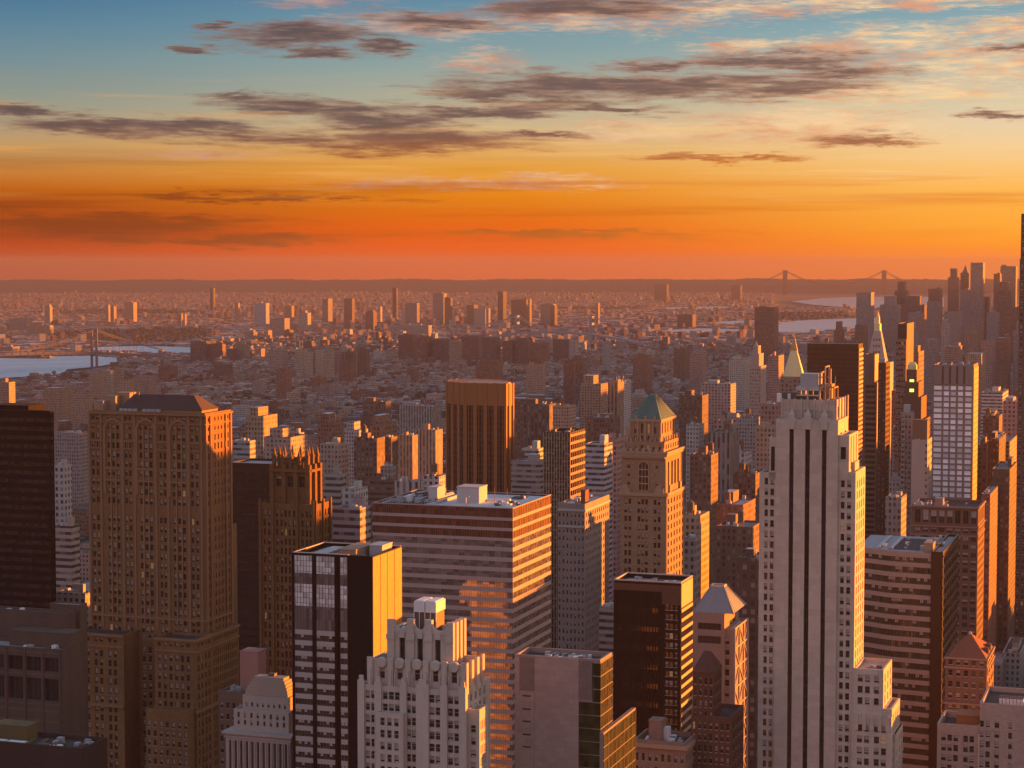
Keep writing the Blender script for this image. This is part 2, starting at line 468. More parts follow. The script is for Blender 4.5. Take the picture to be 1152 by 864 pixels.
class Tower:
    def __init__(s, name, label, cat, pc, py, d, short=None, group=None):
        P = at_depth(pc, py, d)
        s.base = Vector((P.x, P.y, gz(P.x, P.y)))
        s.H = P.z - s.base.z
        s.root = bpy.data.objects.new(name, None)
        s.root['kind'] = 'thing'
        COL.objects.link(s.root)
        s.root.empty_display_size = 5
        s.root.location = s.base
        s.root.rotation_euler = (0, 0, -GRID)
        setp(s.root, label, cat, group)
        s.wall, s.roof, s.roofs, s.wins = MB(), MB(), [], []
        s.seed = random.Random(int(pc * 7 + py * 13))
        if short:
            LAND.append((short, pc, py))
    def A(s, x, y, z):
        return s.base + XH * x + YH * y + Vector((0, 0, z)) - E0
    def X(s, px, y=0.0, z=None):
        z = s.H if z is None else z
        k = (px - 576) / FPX
        a = s.A(0, y, z)
        return (k * a.dot(FW) - a.dot(RT)) / (XH.dot(RT) - k * XH.dot(FW))
    def Y(s, px, x=0.0, z=None):
        z = s.H if z is None else z
        k = (px - 576) / FPX
        a = s.A(x, 0, z)
        return (k * a.dot(FW) - a.dot(RT)) / (YH.dot(RT) - k * YH.dot(FW))
    def Z(s, py, x=0.0, y=0.0):
        m = (py - 432) / FPX
        a = s.A(x, y, 0)
        return -(a.dot(UP) + m * a.dot(FW)) / (UP.z + m * FW.z)
    def note(s, x0, x1, y0, y1, z):
        pts = [s.A(x, y, q) + E0 for x in (x0, x1) for y in (y0, y1) for q in (0, z)]
        SIL.append((pts, None))
        o = s.base
        u, v = o.dot(XH), o.dot(YH)
        FOOT.append((u + x0, u + x1, v + y0, v + y1))
    @staticmethod
    def P(side, off, a, z, t):
        return (a, off + t, z) if side == 'N' else (off - t, a, z)
    def facade(s, side, off, a0, a1, z0, z1, cols, rows, rec=.35, style='sash', mb=None, m=0):
        """a wall sheet with real openings and reveals, and a window for each opening"""
        mb = mb or s.wall
        q = lambda aa, ab, za, zb: ab - aa > 1e-3 and zb - za > 1e-3 and mb.face([s.P(side, off, aa, za, 0), s.P(side, off, ab, za, 0), s.P(side, off, ab, zb, 0), s.P(side, off, aa, zb, 0)], m)
        cols = [(max(a, a0), min(b, a1)) for a, b in sorted(cols) if b > a0 and a < a1]
        rows = [(max(a, z0), min(b, z1)) for a, b in sorted(rows) if b > z0 and a < z1]
        z = z0
        for ra, rb in rows:
            q(a0, a1, z, ra)
            a = a0
            for ca, cb in cols:
                q(a, ca, ra, rb)
                for (p, r2) in (((ca, ra), (ca, rb)), ((cb, rb), (cb, ra)), ((cb, ra), (ca, ra)), ((ca, rb), (cb, rb))):
                    mb.face([s.P(side, off, p[0], p[1], 0), s.P(side, off, r2[0], r2[1], 0), s.P(side, off, r2[0], r2[1], rec), s.P(side, off, p[0], p[1], rec)][::-1], m)
                s.wins.append((side, off, (ca + cb) / 2, (ra + rb) / 2, cb - ca, rb - ra, rec, style))
                a = cb
            q(a, a1, ra, rb)
            z = rb
        q(a0, a1, z, z1)
    def block(s, xl, xr, y0, y1, z1, z0=0.0, N=None, W=None, m=0, rim=.6, par=1.1, mr=0, note=True):
        w = s.wall
        for side, off, a0, a1, g in (('N', y0, xl, xr, N), ('W', xr, y0, y1, W)):
            if g:
                s.facade(side, off, a0, a1, z0, z1, *g)
            else:
                w.face([s.P(side, off, a0, z0, 0), s.P(side, off, a1, z0, 0), s.P(side, off, a1, z1, 0), s.P(side, off, a0, z1, 0)], m)
        w.face([(xr, y1, z0), (xl, y1, z0), (xl, y1, z1), (xr, y1, z1)], m)
        w.face([(xl, y1, z0), (xl, y0, z0), (xl, y0, z1), (xl, y1, z1)], m)
        o = [(xl, y0), (xr, y0), (xr, y1), (xl, y1)]
        i = [(xl + rim, y0 + rim), (xr - rim, y0 + rim), (xr - rim, y1 - rim), (xl + rim, y1 - rim)]
        for k in range(4):
            j = (k + 1) % 4
            w.face([(*o[k], z1), (*o[j], z1), (*i[j], z1), (*i[k], z1)], m)
            w.face([(*i[k], z1), (*i[j], z1), (*i[j], z1 - par), (*i[k], z1 - par)], m)
        rm = MB()
        rm.face([(*p, z1 - par) for p in i], mr)
        s.roofs.append(rm)
        if note:
            s.note(xl, xr, y0, y1, z1)
    def grid(s, a0, a1, n, frac, margin=0.0):
        b = (a1 - a0 - 2 * margin) / n
        return [(a0 + margin + b * (k + .5 - frac / 2), a0 + margin + b * (k + .5 + frac / 2)) for k in range(n)]
    def rows(s, ztop, pitch, h, zmin=0.0, skip=()):
        out, k = [], 0
        while ztop - k * pitch - h > zmin:
            if k not in skip:
                out.append((ztop - k * pitch - h, ztop - k * pitch))
            k += 1
        return out
    def part(s, name, mats, fn, **props):
        mb = MB()
        fn(mb)
        return mb.build(name, mats, s.root, **props)
    def unit(s, x0, x1, y0, y1, z0, z1, mat=METAL, name='roof_unit', louvre=True):
        mb = MB()
        mb.box(x0, x1, y0, y1, z0, z1)
        if louvre and x1 - x0 > 2:
            mb.box(x0 - .15, x1 + .15, y0 - .15, y1 + .15, z1, z1 + .3)
        return mb.build(name, mat, s.root)
    def clutter(s, x0, x1, y0, y1, z, n=6, big=3.0):
        r = s.seed
        for _ in range(n):
            w, d, h = r.uniform(.8, big), r.uniform(.8, big), r.uniform(.6, big * .7)
            if x1 - x0 < w + .4 or y1 - y0 < d + .4:
                continue
            x, y = r.uniform(x0, x1 - w), r.uniform(y0, y1 - d)
            s.unit(x, x + w, y, y + d, z, z + h, r.choice([METAL, WHITE, GRAVEL, FRAME]), louvre=False)
    def tank(s, x, y, z, r=2.0):
        def fn(mb):
            for a in range(4):
                cx, cy = x + r * .7 * (1 if a in (0, 1) else -1), y + r * .7 * (1 if a in (0, 2) else -1)
                mb.box(cx - .12, cx + .12, cy - .12, cy + .12, z, z + r * 1.3, 1)
            mb.cyl(x, y, r, r * .95, z + r * 1.3, z + r * 3.2, 14)
            mb.cyl(x, y, r * 1.08, .1, z + r * 3.2, z + r * 4.0, 14)
        s.part('water_tank', [WOOD, FRAME], fn)
    @staticmethod
    def pane(mb, side, off, a, z, w, h, var, style):
        P = Tower.P
        def q(a0, a1, z0, z1, t, m):
            mb.face([P(side, off, a0, z0, t), P(side, off, a1, z0, t), P(side, off, a1, z1, t), P(side, off, a0, z1, t)], m)
        if style == 'strip':
            q(a - w / 2, a + w / 2, z - h / 2, z + h / 2, 0, 0)
            n = max(1, int(h / 3.4))
            for k in range(n):
                zz = z - h / 2 + (k + .5) * h / n
                q(a - w / 2, a + w / 2, zz - .5, zz + .5, -.08, 0)
            return
        if style == 'panel':
            q(a - w / 2, a + w / 2, z - h / 2, z + h / 2, 0, 0)
            n = max(1, round(w / 1.6))
            for k in range(1, n):
                x = a - w / 2 + w * k / n
                q(x - .05, x + .05, z - h / 2, z + h / 2, -.06, 2)
            return
        if style == 'cross':
            q(a - w / 2, a + w / 2, z - h / 2, z + h / 2, 0, 0)
            q(a - w / 2, a + w / 2, z - .1, z + .06, -.05, 2)
            q(a - .06, a + .06, z - h / 2, z + h / 2, -.05, 2)
            return
        q(a - w / 2, a + w / 2, z - h / 2, z + h / 2, 0, 3 if var == 3 else 0)
        if var == 1:
            q(a - w / 2, a + w / 2, z, z + h / 2, -.03, 1)
        elif var == 4:
            q(a - w / 2, a + w / 2, z + h * .22, z + h / 2, -.03, 1)
        elif var == 5:
            q(a - w / 2, a + w / 2, z - h * .12, z + h / 2, -.03, 1)
            q(a - w * .3, a + w * .3, z - h / 2, z - h * .28, -.25, 2)
        elif var == 2:
            q(a - w / 2, a + w / 2, z - h * .3, z + h / 2, -.03, 1)
        q(a - w / 2, a + w / 2, z - .07, z + .07, -.06, 2)
        q(a - w / 2 - .12, a + w / 2 + .12, z - h / 2 - .2, z - h / 2, -.42, 1)
        if w > 1.7:
            q(a - .07, a + .07, z - h / 2, z + h / 2, -.06, 2)
    def finish(s, wallm, roofm=TAR, glassm=GLASS, framem=FRAME, blind=(.62, .24, .12, .02), limit=100, wname='window'):
        s.wall.build('wall', wallm, s.root)
        for rm in s.roofs + [s.roof]:
            rm.build('roof', roofm, s.root)
        mats = [glassm, BLIND, framem, LIT]
        seen, rest = [], []
        for w in s.wins:
            side, off, a, z, ww, hh, rec, style = w
            p = project(s.A(*s.P(side, off, a, z, 0)) + E0)
            inside = p and -5 < p[0] < 1157 and p[1] < 868
            (seen if inside else rest).append((p[1] if p else 1e6, w))
        seen.sort(key=lambda t: t[0])
        if len(seen) > limit:
            rest = seen[limit:] + rest
            seen = seen[:limit]
        cache = {}
        pick = lambda: s.seed.choices((0, 1, 2, 3, 4, 5), (blind[0] * .75, blind[1], blind[2], blind[3] * .45, blind[0] * .25, blind[1] * .3))[0]
        for _, (side, off, a, z, ww, hh, rec, style) in seen:
            var = pick() if style == 'sash' else 0
            key = (side, round(ww, 2), round(hh, 2), var, style)
            if key not in cache:
                mb = MB()
                s.pane(mb, side, 0, 0, 0, ww, hh, var, style)
                cache[key] = mb.mesh(wname, mats)
            o = bpy.data.objects.new(wname, cache[key])
            COL.objects.link(o)
            o.parent = s.root
            o.location = s.P(side, off, a, z, rec)
        if rest:
            mb = MB()
            for _, (side, off, a, z, ww, hh, rec, style) in rest:
                s.pane(mb, side, off + (rec if side == 'N' else -rec), a, z, ww, hh, pick() if style == 'sash' else 0, style)
            mb.build(wname, mats, s.root, kind='stuff')
        return s.root
# ------------------------------------------------------------------ the tall landmarks, nearest first
def deco_tower():
    """pale art deco tower with scalloped crown, foreground"""
    t = Tower('art_deco_tower', 'pale art deco tower with scalloped crown, round medallions and white cooling box on top', 'tower', 523, 749, 500, 'the pale art deco tower')
    st = stone('pale_limestone', (.48, .415, .355), .28)
    H, X, Y, Z = t.H, t.X, t.Y, t.Z
    z2 = H
    # lower body: N from 405, W to 549
    zb = Z(778)
    xl, xr = X(405, 0, zb), X(523, 0, zb)
    D2 = Y(543, xr, z2)
    px = lambda p, y=0.0, z=zb: X(p, y, z)
    win = [(px(411), px(416)), (px(417.5), px(423)), (px(430.5), px(436)), (px(437.2), px(443)), (px(444.2), px(450)),
           (px(456.5), px(462)), (px(463.2), px(469)), (px(482.5), px(488.7)), (px(490), px(496)), (px(503.5), px(509.5)), (px(511), px(517))]
    pitch = (Z(788) - Z(857)) / 5
    rw = t.rows(Z(784.5), pitch, pitch * .64, Z(905))
    t.block(xl, xr, 0, D2 + 6, zb, 0, (win, rw, .5, 'sash'), (t.grid(2, D2 + 4, 4, .45, 1), rw, .5, 'sash'))
    # right shoulder
    zs = Z(799)
    x3 = X(539.5, 1.5, zs)
    t.block(xr, x3, 1.5, Y(549, x3, zs), zs, 0, (t.grid(xr, x3, 1, .4), t.rows(zs - 4, pitch, pitch * .6, Z(905)), .4, 'sash'),
            (t.grid(2, Y(549, x3, zs) - 1, 4, .5), t.rows(zs - 3, pitch, pitch * .7, Z(905)), .5, 'sash'))
    # projecting bay with sill
    zy = Z(806)
    yb = -2.2
    xa, xc = X(422.5, yb, zy), X(453.5, yb, zy)
    t.block(xa, xc, yb, 0, zy, 0, (t.grid(xa, xc, 3, .62, .9), [r for r in rw if r[1] < zy - 1.2], .45, 'sash'), None, rim=.3, par=.2)
    # buttress piers between the window groups
    def piers(mb):
        for p in (407, 426, 453.5 + 1, 476, 500, 521):
            x = px(p)
            w = .9 if p != 476 else 1.7
            mb.box(x - w, x + w, -.75, 0, 0, zb + 1.2)
            mb.box(x - w * .6, x + w * .6, -.55, 0, zb + 1.2, zb + 2.4)
    t.part('pier', st, piers)
    # second tier: five bays, each with a round medallion above one tall window
    x0, x1 = X(417, 1.2, z2), xr - .4
    zc = z2
    c5 = [X(p, 1.2, zb) for p in (430, 450, 469.5, 490, 511)]
    zw0, zw1 = Z(771), Z(755.5)
    t.block(x0, x1, 1.2, D2, zc, zb - 1.0, ([(c - .72, c + .72) for c in c5], [(zw0, zw1)], .7, 'sash'), (t.grid(2.2, D2, 3, .4), [(zw0, zw1 + 1.5)], .7, 'sash'), par=1.6)
    rr = (Z(742.5) - Z(755)) / 2
    for c in c5:
        def med(mb, c=c):
            n = 18
            lo = [(c + rr * math.cos(2 * math.pi * k / n), .95, zc - rr + .6 + rr * math.sin(2 * math.pi * k / n)) for k in range(n)]
            hi = [(x * .0 + c + (x - c) * .84, .55, zc - rr + .6 + (z - (zc - rr + .6)) * .84) for x, y, z in lo]
            mb.loft(lo, hi)
            mb.face([(x, 1.5, z) for x, y, z in lo][::-1])
            for k in range(n):
                j = (k + 1) % n
                mb.face([(lo[k][0], 1.5, lo[k][2]), (lo[j][0], 1.5, lo[j][2]), lo[j], lo[k]])
        t.part('medallion', st, med)
    def ribs2(mb):
        edges = [x0] + [(c5[k] + c5[k + 1]) / 2 for k in range(4)] + [x1]
        for k, x in enumerate(edges):
            w = .75
            mb.box(x - w, x + w, .55, 1.2, zb - 1, zc + .5)
            mb.box(x - w * .5, x + w * .5, .2, .55, zb - 1, zc - 2.5)
        for c in c5:
            mb.box(c - 1.5, c - 1.1, .8, 1.2, zb - 1, zc - 3)
            mb.box(c + 1.1, c + 1.5, .8, 1.2, zb - 1, zc - 3)
        for k in range(4):
            y = 1.2 + (D2 - 1.2) * k / 3
            mb.box(x1, x1 + .7, y - .8, y + .8, zb - 1, zc + .5)
    t.part('rib', st, ribs2)
    # crown: scalloped parapet over three dark slots
    zt = Z(702.5, 0, 4)
    y3 = 4.0
    xa, xb = X(440, y3, zt), X(506.5, y3, zt)
    D3 = Y(521, xb, zt)
    cs = [X(p, y3, zc) for p in (452.5, 472.5, 492.5)]
    sl = (zc - 1.5, zt - 4.4)
    t.block(xa, xb, y3, D3, zt - 2.2, zc - 2, ([(c - .75, c + .75) for c in cs], [sl], .8, 'strip'), (t.grid(y3 + 1.5, D3 - .5, 3, .35), [(sl[0] + 1, sl[1] + 4)], .8, 'strip'), rim=.9, par=1.5)
    def scallop(mb):
        n = 4
        ed = [xa] + [(cs[0] + cs[1]) / 2, (cs[1] + cs[2]) / 2] + [xb]
        for k, x in enumerate(ed):
            w = .95
            mb.box(x - w, x + w, y3 - .5, y3 + .9, zc - 1.5, zt + (.5 if k in (1, 2) else .1))
            mb.box(x - w * 1.15, x + w * 1.15, y3 - .8, y3, zt - 4.9, zt - 3.6)
        for k in range(3):
            a, b = ed[k] + .95, ed[k + 1] - .95
            m = 10
            for j in range(m):
                u0, u1 = a + (b - a) * j / m, a + (b - a) * (j + 1) / m
                f = lambda u: zt - .3 - 1.9 * math.sqrt(max(0, 1 - ((u - (a + b) / 2) / ((b - a) / 2)) ** 2))
                z0, z1 = f(u0), f(u1)
                mb.face([(u0, y3 - .25, zt - 3), (u1, y3 - .25, zt - 3), (u1, y3 - .25, z1), (u0, y3 - .25, z0)])
                mb.face([(u0, y3 - .25, z0), (u1, y3 - .25, z1), (u1, y3 + .7, z1), (u0, y3 + .7, z0)])
        for c in cs:
            mb.box(c - .8, c + .8, y3 - .3, y3, zt - 4.4, zt - 2.2)
        for k in range(4):
            y = y3 + .5 + (D3 - y3 - 1) * k / 3
            mb.box(xb, xb + .8, y - .7, y + .7, zc - 1.5, zt - .2)
            mb.box(xb - .8, xb + .1, y - .7, y + .7, zt - 3, zt - .2)
    t.part('scalloped_parapet', st, scallop)
    # cooling box
    zq0, zq1 = Z(699, 0, 8), Z(680.5, 0, 8)
    xa2, xb2 = X(465.5, 8, zq1), X(490.5, 8, zq1)
    Dq = Y(501, xb2, zq1)
    def cool(mb):
        xm = (xa2 + xb2) / 2
        for a, b in ((xa2, xm - .12), (xm + .12, xb2)):
            mb.box(a, b, 8, Dq, zq0 + (zq1 - zq0) * .36, zq1, 0, None, True)
            mb.box(a + .3, b - .3, 8.3, Dq - .3, zq1, zq1 + .25)
        mb.box(xa2 + .2, xb2 - .2, 8.2, Dq - .2, zt - 3.6, zq0 + (zq1 - zq0) * .36, 1)
        for k in range(5):
            x = xa2 + (xb2 - xa2) * k / 4
            mb.box(x - .08, x + .08, 7.9, 8.05, zt - 3.6, zq0 + (zq1 - zq0) * .36, 0)
    t.part('cooling_box', [WHITE, FRAME], cool)
    t.clutter(xa + 1, xa2 - .2, y3 + 2, D3 - 1, zt - 3.6, 7, 2.0)
    t.finish(st, GRAVEL, GLASS, PALEFRAME, (.58, .27, .12, .03))

def striped_tower():
    """the tall limestone tower with three dark stripes"""
    t = Tower('striped_tower', 'tall pale limestone tower with three dark vertical stripes and stepped shoulders', 'tower', 943, 473, 620, 'the tall striped limestone tower')
    st = stone('tower_limestone', (.50, .43, .36), .22, block=3.2)
    H, X, Y, Z = t.H, t.X, t.Y, t.Z
    xl = X(873)
    zref = Z(700)
    D = Y(954, 0, H)
    sx = [(X(a, 0, zref), X(b, 0, zref)) for a, b in ((886.3, 891.3), (904.0, 909.4), (922.8, 928.0))]
    ztop = Z(484)
    t.block(xl, 0, 0, D + .5, H, 0, (sx, [(0, ztop)], 1.1, 'strip'), (t.grid(1.5, D - 1, 2, .35), [(0, Z(530)), (Z(520), Z(488))], .8, 'strip'))
    def finial(mb):
        for a, b in sx:
            c, w = (a + b) / 2, (b - a) / 2 + .3
            mb.prism([(c - w, -.35), (c + w, -.35), (c + w, 0), (c - w, 0)], ztop, Z(468))
            mb.loft([(c - w, -.35, Z(468)), (c + w, -.35, Z(468)), (c + w, .6, Z(468)), (c - w, .6, Z(468))], [(c - .1, .3, Z(461)), (c + .1, .3, Z(461)), (c + .1, .6, Z(461)), (c - .1, .6, Z(461))])
            mb.box(c - w * 1.7, c - w, -.25, 0, ztop + 2.2, Z(471))
            mb.box(c + w, c + w * 1.7, -.25, 0, ztop + 2.2, Z(471))
            # pointed head of the stripe
            mb.loft([(a, -.02, ztop - .02), (b, -.02, ztop - .02), (b, .9, ztop - .02), (a, .9, ztop - .02)], [(c - .05, -.02, ztop + .8), (c + .05, -.02, ztop + .8), (c + .05, .9, ztop + .8), (c - .05, .9, ztop + .8)])
    t.part('finial', WHITE if False else stone('pale_carving', (.46, .42, .38), .1), finial)
    # crown with ribs
    y1 = 1.6
    zc = Z(450.5, 0, y1)
    ca, cb = X(878.5, y1, zc), X(940, y1, zc)
    Dc = Y(953, cb, zc)
    t.block(ca, cb, y1, min(Dc + 3, D), zc, H - 1.5, None, (t.grid(y1 + 1.5, Dc, 3, .3), [(H + .5, zc - 2.2)], .5, 'strip'), rim=.5)
    for k in range(9):
        x = ca + .4 + (cb - ca - .8) * k / 8
        t.part('crown_rib', st, lambda mb: mb.box(x - .22, x + .22, y1 - .4, y1, H - 1, zc + .35))
    for k in range(5):
        y = y1 + .4 + (Dc - y1) * k / 4
        t.part('crown_rib', st, lambda mb: mb.box(cb, cb + .4, y - .3, y + .3, H - 1, zc + .35))
    t.part('crown_band', st, lambda mb: mb.box(ca - .2, cb + .2, y1 - .25, y1, zc - 3.2, zc - 2.6))
    # roof plant
    yr = 5.0
    za, zb, zd, ze = Z(450, 0, yr), Z(437, 0, yr), Z(434, 0, yr), Z(421.5, 0, yr)
    def frame(mb):
        a, b = X(894, yr, zb), X(923, yr, zb)
        mb.box(a, b, yr, yr + 9, zb - .9, zb)
        for x in (a + .25, (a + b) / 2, b - .25):
            for y in (yr, yr + 8.5):
                mb.box(x - .25, x + .25, y, y + .5, zc - 1.1, zb)
        mb.box(a + .6, b - .6, yr + 1, yr + 8, zc - 1.1, zb - 2.6, 1)
        mb.box(a, b, yr - .1, yr + .2, zb - 2.6, zb - 2.2)
    t.part('roof_frame', [stone('pale_steel', (.5, .44, .4), .1), FRAME], frame)
    t.part('cooling_tower', METAL, lambda mb: mb.box(X(900.5, yr + 1, ze), X(921, yr + 1, ze), yr + 1, yr + 8, zb, ze))
    def gantry(mb):
        a, b = X(923, yr + 2, zb), X(938, yr + 2, zb)
        for k in range(4):
            x = a + (b - a) * k / 3
            top = (ze + .6, ze + 2.4, zd - 1.0, zb + .2)[k]
            mb.box(x - .18, x + .18, yr + 2, yr + 2.4, zc - 1, top)
            mb.box(x - .18, x + .18, yr + 9, yr + 9.4, zc - 1, top)
            mb.bar((x, yr + 2.2, top - .2), (x, yr + 9.2, top - .2), .4)
        for z in (zb - 1, zd, ze - 1):
            mb.bar((a, yr + 2.2, z), (b - (b - a) * .35, yr + 2.2, z), .35)
        mb.box(a + .6, a + 3.2, yr + 4, yr + 9, zc - 1, zb + 1)
        mb.box(a + 2.0, a + 2.7, yr + 5, yr + 6, zb + 1, ze + 1.5)
    t.part('steel_gantry', stone('rusty_steel', (.34, .22, .15), .2), gantry)
    for k, (p, r) in enumerate(((877.5, 1.1), (883, 1.3), (888.5, 1.1), (892, 1.2))):
        x = X(p, yr, za)
        t.part('roof_fan', WHITE if k % 2 == 0 else FRAME, lambda mb: mb.cyl(x, yr + .5, r, r, zc - 1.1, zc + 1.6 + .4 * (k % 2), 12))
    mast = X(939.5, yr + 4, zb)
    t.part('mast', FRAME, lambda mb: mb.box(mast - .1, mast + .1, yr + 4, yr + 4.2, zc - 1, zc + 7))
    # left shoulders
    pit = 11.9 * 620 / FPX * 1.02
    zl2, zl = Z(492, xl), Z(532, xl)
    a2, a1 = X(865.5, 1, zl2), X(854.5, 1, zl)
    t.block(a2, xl, 1, 10, zl2, zl - 2, ([(a2 + .55, a2 + 1.75)], [(zl + .5, zl2 - 3)], .7, 'strip'), None)
    rl = t.rows(Z(538, xl, 1), pit, pit * .62)
    zz = Z(700)
    t.block(a1, xl, 1, 10, zl, 0, ([(X(859.2, 1, zz), X(862.9, 1, zz)), (X(865.6, 1, zz), X(869.6, 1, zz))], rl, .4, 'sash'), None)
    # right shoulders
    zr1 = Z(489.5)
    b1 = X(955.5, .8, zr1)
    t.block(0, b1, .8, Y(965.5, b1, zr1), zr1, Z(540), ([(X(945.5, .8, zr1 - 8), X(951.5, .8, zr1 - 8))], [(Z(517), Z(503))], .7, 'strip'),
            (t.grid(2, Y(965, b1, zr1), 3, .3), [(Z(529), Z(492))], .5, 'strip'))
    zr2 = Z(531)
    b2 = X(962.8, 1.0, zr2)
    D2 = Y(973.5, b2, zr2)
    wr = [(X(944.6, 1, zz), X(948.8, 1, zz)), (X(951.6, 1, zz), X(956, 1, zz))]
    t.block(0, b2, 1.0, D2, zr2, 0, (wr, rl, .4, 'sash'), (t.grid(1.5, D2, 4, .38, .6), t.rows(zr2 - 3, pit, pit * .7), .4, 'sash'))
    zu = Z(518, 8)
    t.unit(X(956, 4, zu), X(963, 4, zu) - .6, 6, 14, zr2 - 1.1, zr2 + 2.6, st, 'bulkhead')
    # lower steps
    z3 = Z(752, b2)
    b3 = X(994, .6, z3)
    D3 = Y(1003.5, b3, z3)
    zz = Z(780)
    w3 = [(X(a, .6, zz), X(b, .6, zz)) for a, b in ((964.8, 970.4), (973, 978.4), (983.2, 988.6))]
    r3 = t.rows(Z(759, b2), pit * 1.06, pit * .64)
    t.block(b2, b3, .6, D3, z3, 0, (w3, [r for r in r3 if r[0] > Z(804, b2)], .4, 'sash'), (t.grid(1.4, D3, 3, .3), t.rows(z3 - 2, pit, pit * .7), .4, 'sash'))
    z4 = Z(804, b2)
    b4 = X(1003, -.3, z4)
    zz = Z(840)
    w4 = [(X(a, -.3, zz), X(b, -.3, zz)) for a, b in ((964, 969.6), (972, 977.4), (983, 988.6), (991, 996.6))]
    t.block(b2 - .4, b4, -.3, .55, z4, 0, (w4, t.rows(Z(814, b2), pit * 1.06, pit * .64), .4, 'sash'), None, rim=.15, par=.05)
    z5 = Z(797, b4, 2)
    D5 = Y(1012.5, b4 + .02, z5)
    t.block(b3, b4, .56, D5, z5, 0, None, (t.grid(1.5, D5, 4, .36), t.rows(z5 - 2, pit, pit * .7), .4, 'sash'))
    z6 = Z(815, b4, D5)
    t.block(b4, b4 + .7, 4, Y(1015.7, b4 + .7, z6), z6, 0, None, (t.grid(5, D5 + 2, 3, .4), t.rows(z6 - 2, pit, pit * .7), .4, 'sash'))
    t.clutter(b2 + 1, b3 - 1, 3, D3 - 2, z3 - 1.1, 4, 1.6)
    # scalloped top course of the lowest step
    def course(mb):
        n = 5
        for k in range(n):
            x = b2 + (b4 - b2) * (k + .5) / n
            mb.box(x - .55, x + .55, -.65, -.3, z4 - 4.4, z4 + .4)
    t.part('parapet_pier', st, course)
    t.finish(st, GRAVEL, GLASS, FRAME, (.6, .24, .14, .02))

